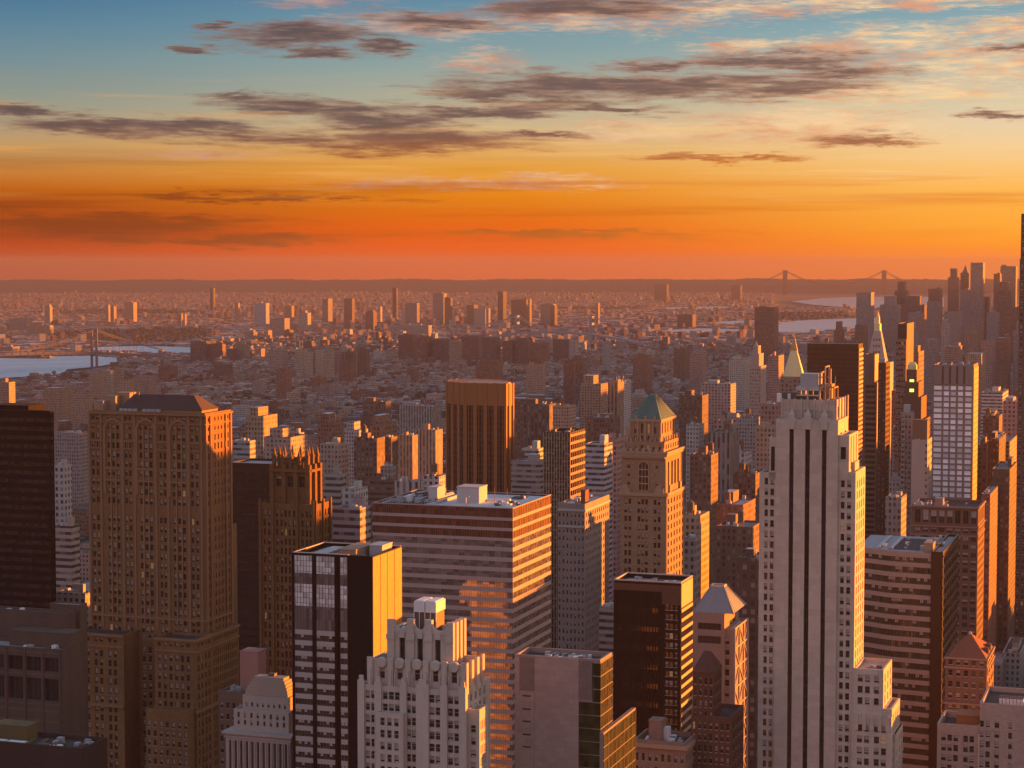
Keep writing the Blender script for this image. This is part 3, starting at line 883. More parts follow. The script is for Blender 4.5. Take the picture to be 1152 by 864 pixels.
def banded_block():
    t = Tower('banded_office_block', 'wide office block with pale horizontal bands and white boxes on its flat roof', 'office building', 577, 571.5, 690, 'the wide banded office block')
    H, X, Y, Z = t.H, t.X, t.Y, t.Z
    xl = X(419)
    D = Y(620, 0, H)
    pitch = 3.53
    sp = stone('band_panel', (.38, .31, .30), .1)
    gl_hi = glass('bronze_band_glass', (.13, .045, .025), .25, 0, 0)
    gl = glass('band_mirror', (.34, .30, .28), .03, .6, .02, (2.2, 3.53))
    t.block(xl + .35, -.35, .35, D - .35, H - .2, 0, rim=.4, par=.5)
    z = H
    k = 0
    while z > Z(900):
        top = 1.6 if k == 0 else 0
        h = pitch * (.30 if k < 3 else .40)
        zt, zb = z - (2.5 if k == 0 else pitch - h), 0
        g0 = z if k else H - .35
        g1 = z - (pitch - h) - (1.0 if k == 0 else 0)
        def win(mb):
            mb.face([(xl + .2, .2, g1), (-.2, .2, g1), (-.2, .2, g0), (xl + .2, .2, g0)])
            mb.face([(-.2, .2, g1), (-.2, D - .2, g1), (-.2, D - .2, g0), (-.2, .2, g0)])
            n = 62
            for j in range(n + 1):
                x = xl + .2 + (-.4 - xl) * j / n
                mb.box(x - .05, x + .05, .08, .2, g1, g0, 1)
            for j in range(23):
                y = .2 + (D - .4) * j / 22
                mb.box(-.2, -.08, y - .05, y + .05, g1, g0, 1)
        t.part('window_band', [gl_hi if k < 3 else gl, FRAME], win)
        s0, s1 = g1 - h, g1
        def band(mb):
            mb.box(xl, 0, 0, .4, s0, s1, 0, None, True)
            mb.box(-.4, 0, .4, D, s0, s1, 0, None, True)
            n = 62
            for j in range(1, n):
                x = xl + .2 + (-.4 - xl) * j / n
                mb.box(x - .035, x + .035, -.012, 0, s0, s1, 1)
            for j in range(1, 22):
                y = .2 + (D - .4) * j / 22
                mb.box(0, .012, y - .035, y + .035, s0, s1, 1)
        t.part('spandrel_band', [sp, stone('band_joint', (.2, .16, .15), .1)], band)
        z = s0
        k += 1
    t.part('roof_edge', sp, lambda mb: (mb.box(xl, 0, 0, .3, H - .35, H), mb.box(-.3, 0, .3, D, H - .35, H), mb.box(xl, -.3, D - .3, D, H - .35, H), mb.box(xl, xl + .3, .3, D - .3, H - .35, H)))
    zr = H - .7
    for a, b, w, p0, p1, y0 in ((482, 491.5, 500.5, 566, 549, 14), (514, 539, 548, 566, 549, 14)):
        zt = Z(p1, X(b, y0, zr), y0)
        x0, x1 = X(a, y0, zt), X(b, y0, zt)
        t.unit(x0, x1, y0, Y(w, x1, zt), zr, zt, stone('bulkhead_panel', (.46, .44, .43), .15), 'bulkhead')
    t.clutter(xl + 3, X(482, 14) - 2, 6, D - 3, zr, 16, 4)
    t.clutter(X(550, 10), -3, 4, D - 4, zr, 5, 2)
    for k in range(7):
        t.part('roof_duct', METAL, lambda mb: mb.box(xl + 5 + k * 2.6, xl + 6 + k * 2.6, 8 + (k % 3) * 3, D - 6 - (k % 2) * 6, zr, zr + 1.0 + .3 * (k % 2)))
    for k in range(5):
        x = X(553, 6) + k * (-3 - X(553, 6)) / 5
        t.part('roof_hatch', WHITE if k % 2 else FRAME, lambda mb: mb.box(x, x + 1.8, 9 + 4 * (k % 3), 11 + 4 * (k % 3), zr, zr + .9))
    t.part('tar_patch', TAR, lambda mb: [mb.box(xl + 2, X(482, 10), 4, D - 2, zr + .02, zr + .05), mb.box(X(550, 10), X(566, 10), D - 14, D - 4, zr + .02, zr + .05)])
    t.part('antenna', FRAME, lambda mb: [mb.box(X(p, 12), X(p, 12) + .15, 12, 12.15, zr, zr + 6) for p in (556, 570)])
    t.part('roof_rail', METAL, lambda mb: [mb.bar((xl + 2 + j * 1.2, 5, zr), (xl + 2 + j * 1.2, 5, zr + 1.2), .12) for j in range(18)] + [mb.bar((xl + 2, 5, zr + 1.2), (xl + 23, 5, zr + 1.2), .12)])
    t.part('vent_pipe', METAL, lambda mb: (mb.bar((X(524, 8), 8, zr), (X(524, 8), 8, zr + 3), .35), mb.bar((X(524, 8), 8, zr + 3), (X(528, 8), 8, zr + 3), .35)))
    t.finish(stone('dark_core', (.06, .05, .045), .1), PALEROOF)

def lit_flank_tower():
    t = Tower('dark_slab_tower', 'dark tower with two white glass strips in front and a flat flank glowing orange', 'tower', 419, 626, 580, 'the dark tower with the orange flank')
    H, X, Y, Z = t.H, t.X, t.Y, t.Z
    xl = X(329.5)
    D = Y(451.3, 0, H)
    t.block(xl, 0, 0, D, H, 0, rim=.5, par=2.0)
    # flank cladding with pale seams and a few dark openings
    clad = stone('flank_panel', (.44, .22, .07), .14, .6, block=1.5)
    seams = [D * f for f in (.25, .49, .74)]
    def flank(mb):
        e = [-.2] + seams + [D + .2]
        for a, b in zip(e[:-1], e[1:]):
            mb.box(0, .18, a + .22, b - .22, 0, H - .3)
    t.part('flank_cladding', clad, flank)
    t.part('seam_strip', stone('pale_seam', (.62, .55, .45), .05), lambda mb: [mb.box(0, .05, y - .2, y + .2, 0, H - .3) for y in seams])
    rr = random.Random(4)
    def opn(mb):
        for y in seams:
            z = H - 14
            while z > 40:
                z -= rr.choice((3.4, 3.4, 6.8))
                if z < H - 22 or rr.random() < .25:
                    mb.box(.05, .12, y - .3, y + .3, z, z + rr.choice((1.8, 2.6)))
    t.part('flank_opening', stone('dark_opening', (.03, .02, .018), .1), opn)
    # white glass bays of the front
    gw = glass('white_curtain_glass', (.60, .62, .66), .2, .2, .02, (1.0, 1.55))
    gd = glass('grey_curtain_glass', (.20, .18, .18), .12, .4, .02, (1.0, 3.1))
    bays = [(332, 352), (356.5, 377), (383.5, 391)]
    zz = Z(700)
    hi0, hi1 = Z(628.5), Z(713)
    dk0, dk1 = Z(648.5), Z(661)
    dk2, dk3 = Z(686), Z(713)
    pitch = 12.05 * 580 / FPX * 1.03
    for a, b in bays:
        xa, xb = X(a, 0, zz), X(b, 0, zz)
        def upper(mb):
            for (za, zb2, m) in ((dk0, hi0, 0), (dk1, dk0, 1), (dk2, dk1, 0), (dk3, dk2, 1)):
                mb.box(xa, xb, -.25, 0, za, zb2, m)
        t.part('glass_panel', [gw, gd], upper)
        def grid(mb):
            n = max(2, round((xb - xa) / 1.0))
            for k in range(n + 1):
                x = xa + (xb - xa) * k / n
                mb.box(x - .045, x + .045, -.33, -.25, dk3, hi0)
            z = hi0
            while z > dk3:
                mb.box(xa, xb, -.31, -.25, z - .05, z + .05)
                z -= 1.55
        t.part('mullion_grid', FRAME, grid)
        z = dk3
        while z > Z(905):
            zs = z - pitch * .46
            t.part('spandrel', stone('silver_spandrel', (.36, .345, .345), .12, .4), lambda mb: mb.box(xa, xb, -.3, 0, zs, z))
            def wn(mb):
                mb.box(xa, xb, -.12, 0, z - pitch, zs, 0)
                n = max(1, round((xb - xa) / 1.0))
                for k in range(n + 1):
                    x = xa + (xb - xa) * k / n
                    mb.box(x - .07, x + .07, -.2, -.12, z - pitch, zs, 1)
                for k in range(n):
                    if rr.random() < .3:
                        x = xa + (xb - xa) * k / n
                        mb.box(x + .1, x + (xb - xa) / n - .1, -.15, -.12, z - pitch + .9, zs, 2)
            t.part('window_band', [glass('office_glass', (.05, .045, .045), .05, .2, .02, (1.0, 3.1)), FRAME, BLIND], wn)
            z -= pitch
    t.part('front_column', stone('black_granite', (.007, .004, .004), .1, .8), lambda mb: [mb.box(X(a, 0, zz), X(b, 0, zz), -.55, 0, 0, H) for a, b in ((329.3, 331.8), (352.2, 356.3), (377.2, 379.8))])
    # roof plant inside the parapet
    zr = H - 2
    for a, b, ya, yb, h, mt in ((-.78, -.62, .1, .75, 1.6, METAL), (-.52, -.3, .25, .9, 2.6, stone('rusty_steel', (.34, .22, .15), .2)), (-.24, -.08, .55, .9, 3.2, METAL), (-.9, -.84, .3, .9, 1.2, FRAME)):
        t.unit(xl * -a * 1.0 if a > 0 else -xl * a, -xl * b, D * ya, D * yb, zr, zr + h, mt)
    t.clutter(xl + 2, -2, 2, D - 2, zr, 16, 2.2)
    t.part('parapet_cap', stone('pale_cap', (.5, .42, .36), .1), lambda mb: (mb.box(xl, xl + .5, 0, D, H, H + .25), mb.box(xl + .5, X(392), 0, .5, H, H + .25), mb.box(xl + .5, 0, D - .5, D, H, H + .25)))
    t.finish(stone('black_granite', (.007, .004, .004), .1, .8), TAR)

def cathedral_tower():
    """broad brick and stone tower with arched bays, far left"""
    t = Tower('arched_brick_tower', 'broad tan brick tower with three tall arched window bays and a dark hipped roof', 'tower', 230.3, 465, 780, 'the broad arched brick tower')
    H, X, Y, Z = t.H, t.X, t.Y, t.Z
    st = stone('tan_brick', (.22, .118, .055), .42, block=1.2)
    trim = stone('tan_trim', (.26, .15, .085), .15)
    xl = X(101)
    D = Y(260, 0, H)
    zz = Z(600)
    f = lambda a: X(a, 0, zz)
    p = 10.35 * 780 / FPX * 1.02
    cols = []
    for a, b in ((104.5, 107.5), (109.5, 112.5), (141.5, 144.3), (146, 148.8), (180.3, 183), (184.8, 187.5), (215.5, 218.5), (220.8, 223.8)):
        cols.append((f(a), f(b)))
    bays = [(121.5, 136), (157.5, 173), (194.5, 210)]
    for a, b in bays:
        w = (b - a) / 3
        cols += [(f(a + w * k + .8), f(a + w * (k + 1) - .8)) for k in range(3)]
    zarch = Z(489)
    rows = t.rows(zarch - .5, p, p * .62, 0, skip=(8,))
    top = [(Z(475), Z(471)), (Z(485.5), Z(481.5))]
    gW = t.grid(1.5, D - 1.5, 7, .34)
    t.block(xl, 0, 0, D, H, 0, (cols, rows + top, .45, 'sash'), (gW, rows + top, .45, 'sash'), par=1.5)
    def frames(mb):
        for a, b in bays:
            xa, xb = f(a) - .5, f(b) + .5
            c, r = (xa + xb) / 2, (xb - xa) / 2
            n = 10
            for k in range(n):
                t0, t1 = math.pi * k / n, math.pi * (k + 1) / n
                P = lambda t, q: (c + q * math.cos(t), zarch + 1.0 + q * 1.05 * math.sin(t))
                (ax, az), (bx, bz), (cx, cz), (dx, dz) = P(t0, r), P(t0, r + 1.0), P(t1, r + 1.0), P(t1, r)
                mb.face([(ax, -.5, az), (bx, -.5, bz), (cx, -.5, cz), (dx, -.5, dz)][::-1])
                mb.face([(bx, -.5, bz), (bx, 0, bz), (cx, 0, cz), (cx, -.5, cz)])
                mb.face([(dx, -.5, dz), (dx, 0, dz), (ax, 0, az), (ax, -.5, az)])
            zb2 = Z(560)
            mb.box(xa - 1.0, xa, -.5, 0, zb2, zarch + 1.0)
            mb.box(xb, xb + 1.0, -.5, 0, zb2, zarch + 1.0)
            w = (xb - xa) / 3
            for k in (1, 2):
                mb.box(xa + w * k - .28, xa + w * k + .28, -.35, 0, Z(705), zarch + 3.0)
            mb.box(xa, xb, -.6, 0, Z(545), Z(543))
            mb.box(xa, xb, -.45, 0, Z(531.5), Z(529.5))
    t.part('arched_surround', trim, frames)
    def arcade(mb):
        for (a, b) in ((102, 118), (139, 154.5), (176, 191.5), (213, 229)):
            xa, xb = f(a), f(b)
            n = 6
            for k in range(n + 1):
                x = xa + (xb - xa) * k / n
                mb.box(x - .16, x + .16, -.4, 0, Z(507), Z(500))
            mb.box(xa, xb, -.5, 0, Z(508.5), Z(507))
            mb.box(xa, xb, -.5, 0, Z(500), Z(498.5))
        for k in range(9):
            y = D * k / 8
            mb.box(0, .4, max(0, y - .2), min(D, y + .2), Z(507), Z(500))
        for a in (102, 115, 139.5, 152.5, 176.5, 190, 213.5, 227.5):
            mb.box(f(a) - .45, f(a) + .45, -.4, 0, Z(712), Z(469))
        for yy in (.8, D * .2, D * .78, D - .8):
            mb.box(0, .45, yy - .6, yy + .6, Z(712), Z(469))
    t.part('pier', trim, arcade)
    def corn(mb):
        for z0, z1, e in ((Z(468.5), Z(466.8), .9), (Z(478.5), Z(477.4), .5), (Z(700), Z(698), .6)):
            mb.box(xl - e, e, -e, 0, z0, z1, 0, None, True)
            mb.box(0, e, 0, D, z0, z1, 0, None, True)
    t.part('cornice', trim, corn)
    # hipped roof
    yr0 = 4.0
    zr = H - 1.5
    ea, eb = X(136, yr0, H), X(227, yr0, H)
    zt = Z(444.5, 0, 14)
    Dr = D - 5
    def hip(mb):
        e0 = zr + 2.2
        mb.box(ea, eb, yr0, Dr, zr, e0, 1)
        e = .5
        lo = [(ea - e, yr0 - e, e0), (eb + e, yr0 - e, e0), (eb + e, Dr + e, e0), (ea - e, Dr + e, e0)]
        mx = (Dr - yr0) / 2
        hi = [(ea + 3, yr0 + mx - 1.5, zt), (eb - mx * .9, yr0 + mx - 1.5, zt), (eb - mx * .9, yr0 + mx + 1.5, zt), (ea + 3, yr0 + mx + 1.5, zt)]
        mb.loft(lo, hi)
    t.part('hipped_roof', [stone('slate_roof', (.075, .05, .045), .3), stone('tan_trim2', (.3, .2, .11), .2)], hip)
    t.part('roof_vent', METAL, lambda mb: [mb.box(X(a, 2, H), X(a, 2, H) + 1.6, 2, 3.4, zr, zr + 2.3) for a in (134, 139, 144, 149, 160, 165, 170, 175)])
    for a, b, y, h in ((106, 116, 5, 4.6), (117, 130, 9, 6.4), (131, 146, 14, 7.5)):
        t.unit(X(a, y, H), X(b, y, H), y, y + 5, zr, zr + h, stone('rusty_steel', (.34, .22, .15), .2))
    t.part('mast', FRAME, lambda mb: [mb.box(X(a, 6, H), X(a, 6, H) + .25, 6, 6.25, zr, zr + 9) for a in (150, 156)])
    # rear wing whose flank catches the sun
    zw = Z(590, 0, D)
    xw = X(259.5, D, zw)
    t.block(xl, max(.4, xw), D, D + 3.5, zw, 0, par=.8)
    # podium
    yp = -13.0
    zp = Z(719.5, 0, yp)
    b = X(220.5, yp, zp)
    Dp = Y(268.5, b, zp)
    zq = Z(780)
    g = lambda a: X(a, yp, zq)
    pw = [(g(a), g(a + 3.4)) for a in (178, 184.5, 191, 197.5, 204, 210.5)]
    prow = [(Z(729, b, yp), Z(725, b, yp))] + t.rows(Z(739, b, yp), p, p * .66)
    t.block(X(174, yp, zp), b, yp, 0, zp, 0, (pw, prow, .5, 'sash'), (t.grid(yp + .6, -.6, 4, .42), prow, .5, 'sash'))
    t.block(.02, b, 0.02, Dp, zp, 0, None, (t.grid(1, Dp - 1, 12, .42), prow, .5, 'sash'), par=.6)
    a0, a1 = X(80, yp, zp), X(139, yp, zp)
    lw = [(g(a), g(a + 3.4)) for a in (84, 91, 98, 107, 113, 122.5, 128.5)]
    t.block(a0, a1, yp, 14, zp, 0, (lw, prow, .5, 'sash'), None)
    mw = [(g(a), g(a + 3.4)) for a in (144, 151, 158, 165)]
    t.block(a1, X(174, yp, zp), 0 - 1.2, 0, Z(716), 0, (mw, prow, .4, 'sash'), None, rim=.2, par=.1)
    def pc(mb):
        for z0, z1, e in ((zp - 1.0, zp - .1, .7), (Z(735, b, yp), Z(733, b, yp), .5), (Z(803, b, yp), Z(800.5, b, yp), .7)):
            for xa, xb in ((a0, a1), (X(174, yp, zp), b)):
                mb.box(xa, xb + (e if xb == b else 0), yp - e, yp, z0, z1, 0, None, True)
            mb.box(b, b + e, yp, Dp, z0, z1, 0, None, True)
    t.part('podium_cornice', trim, pc)
    # lowest step with sloping lit sign row of lamps kept as small panes
    zl = Z(800, b, yp - 5)
    xa, xb = X(164, yp - 5, zl), X(212, yp - 5, zl)
    t.block(xa, xb, yp - 5, yp, zl, 0, (t.grid(xa, xb, 7, .45), t.rows(zl - 5, p, p * .6), .4, 'sash'), None)
    t.finish(st, TAR, GLASS, FRAME, (.52, .22, .22, .04))

def gothic_tower():
    t = Tower('gothic_crown_tower', 'brown gothic tower with a ring of spiky pinnacles on its crown', 'tower', 354, 568, 740, 'the pinnacled gothic tower')
    H, X, Y, Z = t.H, t.X, t.Y, t.Z
    st = stone('gothic_brick', (.16, .086, .04), .38, block=1.3)
    xl = X(292.5)
    D = Y(372, 0, H)
    p = 3.5
    zz = Z(640)
    f = lambda a: X(a, 0, zz)
    cols = [(f(a), f(a + 2.4)) for a in (297, 302, 311, 316, 320.5, 325, 330, 339.5, 344.5, 349)]
    rows = t.rows(H - 2.5, p, p * .68)
    t.block(xl, 0, 0, D, H, 0, (cols, rows, .6, 'sash'), (t.grid(1, D - 1, 5, .42), rows, .6, 'sash'))
    t.part('pier', st, lambda mb: [mb.box(f(a) - .5, f(a) + .5, -.7, 0, 0, H + 1.5) for a in (293.5, 307.5, 335, 353)] + [mb.box(0, .6, y - .5, y + .5, 0, H + 1.5) for y in (.6, D * .5, D - .6)])
    # upper stage
    y1 = 3.0
    z1 = Z(527, 0, y1)
    a, b = X(306.5, y1, z1), X(347, y1, z1)
    D1 = Y(359, b, z1)
    cw = [X(q, y1, z1) for q in (314, 326.5, 339.5)]
    t.block(a, b, y1, D1, z1, H - 2, ([(c - 1.1, c + 1.1) for c in cw], [(Z(549, 0, y1), Z(537, 0, y1))], .8, 'sash'), (t.grid(y1 + 1, D1 - 1, 2, .4), [(H + 1, z1 - 3)], .8, 'sash'))
    def but(mb):
        for k in range(4):
            x = a + (b - a) * k / 3
            mb.box(x - .8, x + .8, y1 - .9, y1, H - 2, z1 + 1.2)
        for k in range(3):
            y = y1 + (D1 - y1) * k / 2
            mb.box(b, b + .9, y - .8, y + .8, H - 2, z1 + 1.2)
        mb.box(a - 1, b + 1, y1 - 1.2, y1, z1 - 1.6, z1 - .6)
        mb.box(b, b + 1.2, y1, D1, z1 - 1.6, z1 - .6)
    t.part('buttress', st, but)
    n = 5
    zt0 = z1
    for k in range(n):
        for j in range(3):
            if 0 < k < n - 1 and j == 1:
                continue
            x = a + .6 + (b - a - 1.2) * k / (n - 1)
            y = y1 + .4 + (D1 - y1 - .8) * j / 2
            tall = 7.6 if (k in (0, n - 1)) or j == 2 else 6.4
            def pin(mb):
                mb.box(x - .62, x + .62, y - .62, y + .62, z1 - .5, z1 + tall * .55)
                mb.box(x - .8, x + .8, y - .8, y + .8, z1 + tall * .5, z1 + tall * .58)
                q = z1 + tall * .58
                mb.loft([(x - .6, y - .6, q), (x + .6, y - .6, q), (x + .6, y + .6, q), (x - .6, y + .6, q)], [(x - .07, y - .07, z1 + tall), (x + .07, y - .07, z1 + tall), (x + .07, y + .07, z1 + tall), (x - .07, y + .07, z1 + tall)])
            t.part('pinnacle', st, pin)
    def trac(mb):
        for k in range(n - 1):
            xa = a + .6 + (b - a - 1.2) * k / (n - 1)
            xb = a + .6 + (b - a - 1.2) * (k + 1) / (n - 1)
            for s in range(3):
                x = xa + (xb - xa) * (s + .5) / 3
                mb.box(x - .25, x + .25, y1 + .1, y1 + .5, z1, z1 + 2.0)
            mb.box(xa, xb, y1 + .1, y1 + .5, z1 + 2.0, z1 + 2.5)
    t.part('tracery', st, trac)
    t.unit(a + 2, b - 2, y1 + 3, D1 - 2, z1 - 1, z1 + 3, st, 'bulkhead')
    t.finish(st, TAR, glass('gothic_glass', (.05, .04, .035), .06, .2, .01, None), FRAME, (.74, .16, .08, .02))

def green_pyramid_tower():
    t = Tower('green_pyramid_tower', 'slim tan tower with a green copper pyramid roof lit gold on one side', 'tower', 749, 509, 850, 'the green pyramid roofed tower')
    H, X, Y, Z = t.H, t.X, t.Y, t.Z
    st = stone('warm_sandstone', (.30, .20, .125), .15, block=1.5)
    trim = stone('sandstone_trim', (.36, .25, .17), .12)
    xl = X(699.5)
    D = Y(768, 0, H)
    zz = Z(600)
    f = lambda a, z=zz: X(a, 0, z)
    p = 9.6 * 850 / FPX * 1.02
    zcap = Z(555.5)
    # lower shaft, a little wider
    yl = -.9
    la, lb = X(698, yl, zcap), X(749.6, yl, zcap)
    cols = [(f(a), f(a + 3.0)) for a in (703, 707.5, 717.8, 722, 726.3, 736, 740.5)]
    rows = t.rows(zcap - 2.6, p, p * .6)
    Dl = Y(770, lb, zcap)
    t.block(la, lb, yl, Dl, zcap, 0, (cols, rows, .5, 'sash'), (t.grid(.5, Dl - .5, 6, .4), rows, .5, 'sash'), rim=.3, par=.2)
    # shaft above with arched loggia
    zs = [(Z(q), Z(q - 3.6)) for q in (528, 537.5, 547)]
    ww = [(f(a, H), f(a + 3, H)) for a in (705.8, 737.5)]
    bay = (f(719, H), f(729.5, H))
    t.block(xl, 0, 0, D, H, zcap - 1, (ww, zs, .4, 'sash'), ([(D * .12, D * .2)] + [(D * (.32 + .18 * k), D * (.42 + .18 * k)) for k in range(3)], [(Z(548), Z(521))], .7, 'strip'), rim=.3, par=.2)
    def arch(mb):
        c, r = (bay[0] + bay[1]) / 2, (bay[1] - bay[0]) / 2
        z0, z1 = Z(552), Z(526)
        n = 12
        top = [(c + r * math.cos(math.pi * k / n), z1 + r * math.sin(math.pi * k / n)) for k in range(n + 1)]
        mb.face([(bay[0], -.06, z0), (bay[1], -.06, z0)] + [(x, -.06, z) for x, z in top], 1)
        for k in range(n):
            (x0, q0), (x1, q1) = top[k], top[k + 1]
            e = 1.22
            X0, Q0, X1, Q1 = c + (x0 - c) * e, z1 + (q0 - z1) * e, c + (x1 - c) * e, z1 + (q1 - z1) * e
            mb.face([(x0, -.35, q0), (X0, -.35, Q0), (X1, -.35, Q1), (x1, -.35, q1)][::-1], 0)
            mb.face([(X0, -.35, Q0), (X0, 0, Q0), (X1, 0, Q1), (X1, -.35, Q1)], 0)
            mb.face([(x0, -.35, q0), (x0, 0, q0), (x1, 0, q1), (x1, -.35, q1)], 0)
        for x in (bay[0] - .45, bay[1]):
            mb.box(x, x + .45, -.35, 0, z0, z1, 0)
        for k in range(1, 4):
            z = z0 + (z1 - z0) * k / 3.3
            mb.box(bay[0], bay[1], -.22, -.06, z - .5, z, 0)
        for k in (1, 2):
            x = bay[0] + (bay[1] - bay[0]) * k / 3
            mb.box(x - .14, x + .14, -.26, -.06, z0, z1 + r * .85, 0)
    t.part('arched_window', [trim, GLASS], arch)
    def corn(mb):
        for z0, z1, e in ((Z(511), Z(508.6), 1.1), (Z(514), Z(511), .7)):
            mb.box(xl - e, e, -e, 0, z0, z1, 0, None, True)
            mb.box(0, e, 0, D, z0, z1, 0, None, True)
            mb.box(xl - e, xl, 0, D, z0, z1, 0, None, True)
        n = 22
        for k in range(n):
            x = xl + (-xl) * (k + .5) / n
            mb.box(x - .3, x + .3, -.95, 0, Z(516.5), Z(514))
        mb.box(la - .5, lb + .5, yl - .6, yl, zcap - 1.2, zcap + .2, 0, None, True)
        mb.box(lb, lb + .5, yl, Dl, zcap - 1.2, zcap + .2, 0, None, True)
        for a in (703, 741):
            x = f(a)
            mb.box(x - 1.8, x + 2.4, yl - .5, 0, zcap, zcap + 2.2)
            mb.box(x - .8, x + 1.4, yl - .4, 0, zcap + 2.2, zcap + 3.4)
        for y in (D * .2, D * .8):
            mb.box(0, .8, y - 1.2, y + 1.2, zcap, zcap + 3)
    t.part('cornice', trim, corn)
    # middle attic tier
    y1, y2 = 1.6, 3.0
    z1 = Z(497.5, 0, y1)
    a, b = X(704, y1, z1), X(747.5, y1, z1)
    D1 = Y(764, b, z1)
    t.block(a, b, y1, D1, z1, H - .5, (t.grid(a, b, 6, .4, .6), [(H + .9, H + 2.6)], .4, 'sash'), (t.grid(y1 + 1, D1, 6, .4), [(H + .9, H + 2.8)], .4, 'sash'), rim=.3, par=.2)
    z2 = Z(472.5, 0, y2)
    c, e = X(709, y2, z2), X(743, y2, z2)
    D2 = Y(759.5, e, z2)
    t.block(c, e, y2, D2, z2, z1 - .5, (t.grid(c, e, 4, .34, .8), [(z1 + .8, z1 + 2.3), (z1 + 3.4, z2 - 1.9)], .5, 'sash'), (t.grid(y2 + 1, D2 - .6, 5, .4), [(z1 + 3.2, z2 - 1.7)], .5, 'sash'), rim=.2, par=.1)
    t.part('baluster', trim, lambda mb: [mb.box(b - .4 - 0 * k, b, y1 + (D1 - y1) * k / 6, y1 + (D1 - y1) * k / 6 + .6, z1, z1 + 2.0) for k in range(7)] + [mb.box(a, a + .9, y1, y1 + .9, z1, z1 + 6)])
    for k in range(5):
        x = c + (e - c) * k / 4
        t.part('crown_pilaster', trim, lambda mb: (mb.box(x - .35, x + .35, y2 - .4, y2, z1, z2 - .9), mb.box(x - .5, x + .5, y2 - .5, y2, z1 + 2.6, z1 + 3.1)))
    for k in range(9):
        x = a + (b - a) * k / 8
        t.part('urn', trim, lambda mb: (mb.cyl(x, y1 + .3, .5, .35, z1, z1 + 1.2, 8), mb.cyl(x, y1 + .3, .35, .05, z1 + 1.2, z1 + 2.2, 8)))
    for k in range(7):
        x = xl + (-xl) * (k + .5) / 7
        t.part('roof_bracket', trim, lambda mb: mb.box(x - .7, x + .7, -.6, .4, H, H + 1.6))
    t.part('attic_cornice', trim, lambda mb: (mb.box(c - .6, e + .6, y2 - .6, y2, z2 - .9, z2 + .1, 0, None, True), mb.box(e, e + .6, y2, D2, z2 - .9, z2 + .1, 0, None, True)))
    def pyr(mb):
        o = .3
        za = Z(444.5, 0, (y2 + D2) / 2)
        mx = (c + e) / 2
        lo = [(c - o, y2 - o, z2), (e + o, y2 - o, z2), (e + o, D2 + o, z2), (c - o, D2 + o, z2)]
        my = (y2 + D2) / 2
        hi = [(mx - 1.3, my - 1.3, za), (mx + 1.3, my - 1.3, za), (mx + 1.3, my + 1.3, za), (mx - 1.3, my + 1.3, za)]
        mb.loft(lo, hi)
        for i in range(4):
            j = (i + 1) % 4
            for k in range(1, 9):
                u = k / 9
                p0, p1 = Vector(lo[i]).lerp(Vector(lo[j]), u), Vector(hi[i]).lerp(Vector(hi[j]), u)
                mb.bar(p0, p1, .22)
    t.part('pyramid_roof', stone('green_copper', (.085, .14, .108), .4, .4), pyr)
    for k in range(3):
        x = c + (e - c) * (.2 + .3 * k)
        t.part('dormer', trim, lambda mb: mb.box(x - .5, x + .5, y2 - .1, y2 + 1.4, z2, z2 + 1.5))
    t.finish(st, TAR, GLASS, FRAME, (.55, .2, .2, .05))

def bronze_tower():
    t = Tower('bronze_octagonal_tower', 'bronze brown tower with cut corners and tall dark window slots', 'tower', 569, 432, 1250, 'the bronze octagonal tower')
    H, X, Y, Z = t.H, t.X, t.Y, t.Z
    xl = X(523)
    D = 40
    P = lambda px, y: (X(px, y), y)
    poly = [(xl, 0), (0, 0), P(578, 9), P(574, 26), P(560, 44), P(520, 44), P(506, 32), P(502, 13)]
    xa, pr = poly[7][0], poly[2][0]
    cx, cy = sum(p[0] for p in poly) / 8, sum(p[1] for p in poly) / 8
    br = stone('bronze_panel', (.30, .125, .05), .15, .6)
    gl = glass('bronze_slot_glass', (.035, .018, .012), .15, 0, 0)
    zs, zb = Z(457), 0
    inset = lambda q: [(x + (cx - x) * q / 22, y + (cy - y) * q / 22) for x, y in poly]
    t.part('glass_core', gl, lambda mb: mb.prism(inset(.5), 0, zs))
    t.part('crown_band', br, lambda mb: mb.prism(poly, zs, H))
    def piers(mb, sel):
        for k in sel:
            (x0, y0), (x1, y1) = poly[k], poly[(k + 1) % 8]
            L = math.hypot(x1 - x0, y1 - y0)
            n = max(2, round(L / 7.2))
            dx, dy = (x1 - x0) / L, (y1 - y0) / L
            nx, ny = dy, -dx
            for j in range(n + 1):
                u = L * j / n
                w = 1.15
                for a, b in ((max(0, u - w), min(L, u + w)),):
                    P = lambda s, o: (x0 + dx * s + nx * o, y0 + dy * s + ny * o)
                    pts = [P(a, .35), P(b, .35), P(b, -.6), P(a, -.6)]
                    mb.prism(pts, 0, H + .3)
            for j in range(n):
                for q in (1, 2):
                    u = L * (j + q / 3) / n
                    P = lambda s, o: (x0 + dx * s + nx * o, y0 + dy * s + ny * o)
                    mb.prism([P(u - .16, -.2), P(u + .16, -.2), P(u + .16, -.6), P(u - .16, -.6)], 0, zs)
    for k in range(8):
        t.part('pier_row', br, lambda mb: piers(mb, (k,)))
    t.part('floor_line', stone('bronze_dark', (.075, .03, .016), .1, .5), lambda mb: [mb.prism(inset(.42), z, z + .9) for z in np.arange(20, zs - 2, 3.9)])
    t.part('roof_unit', stone('pale_cap', (.5, .42, .36), .1), lambda mb: [mb.box(xl + (-xl) * k / 6 + 1, xl + (-xl) * k / 6 + 5.6, 2, 6, H, H + .8) for k in range(6)])
    t.note(xa, pr, 0, D, H)
    t.finish(br, TAR)

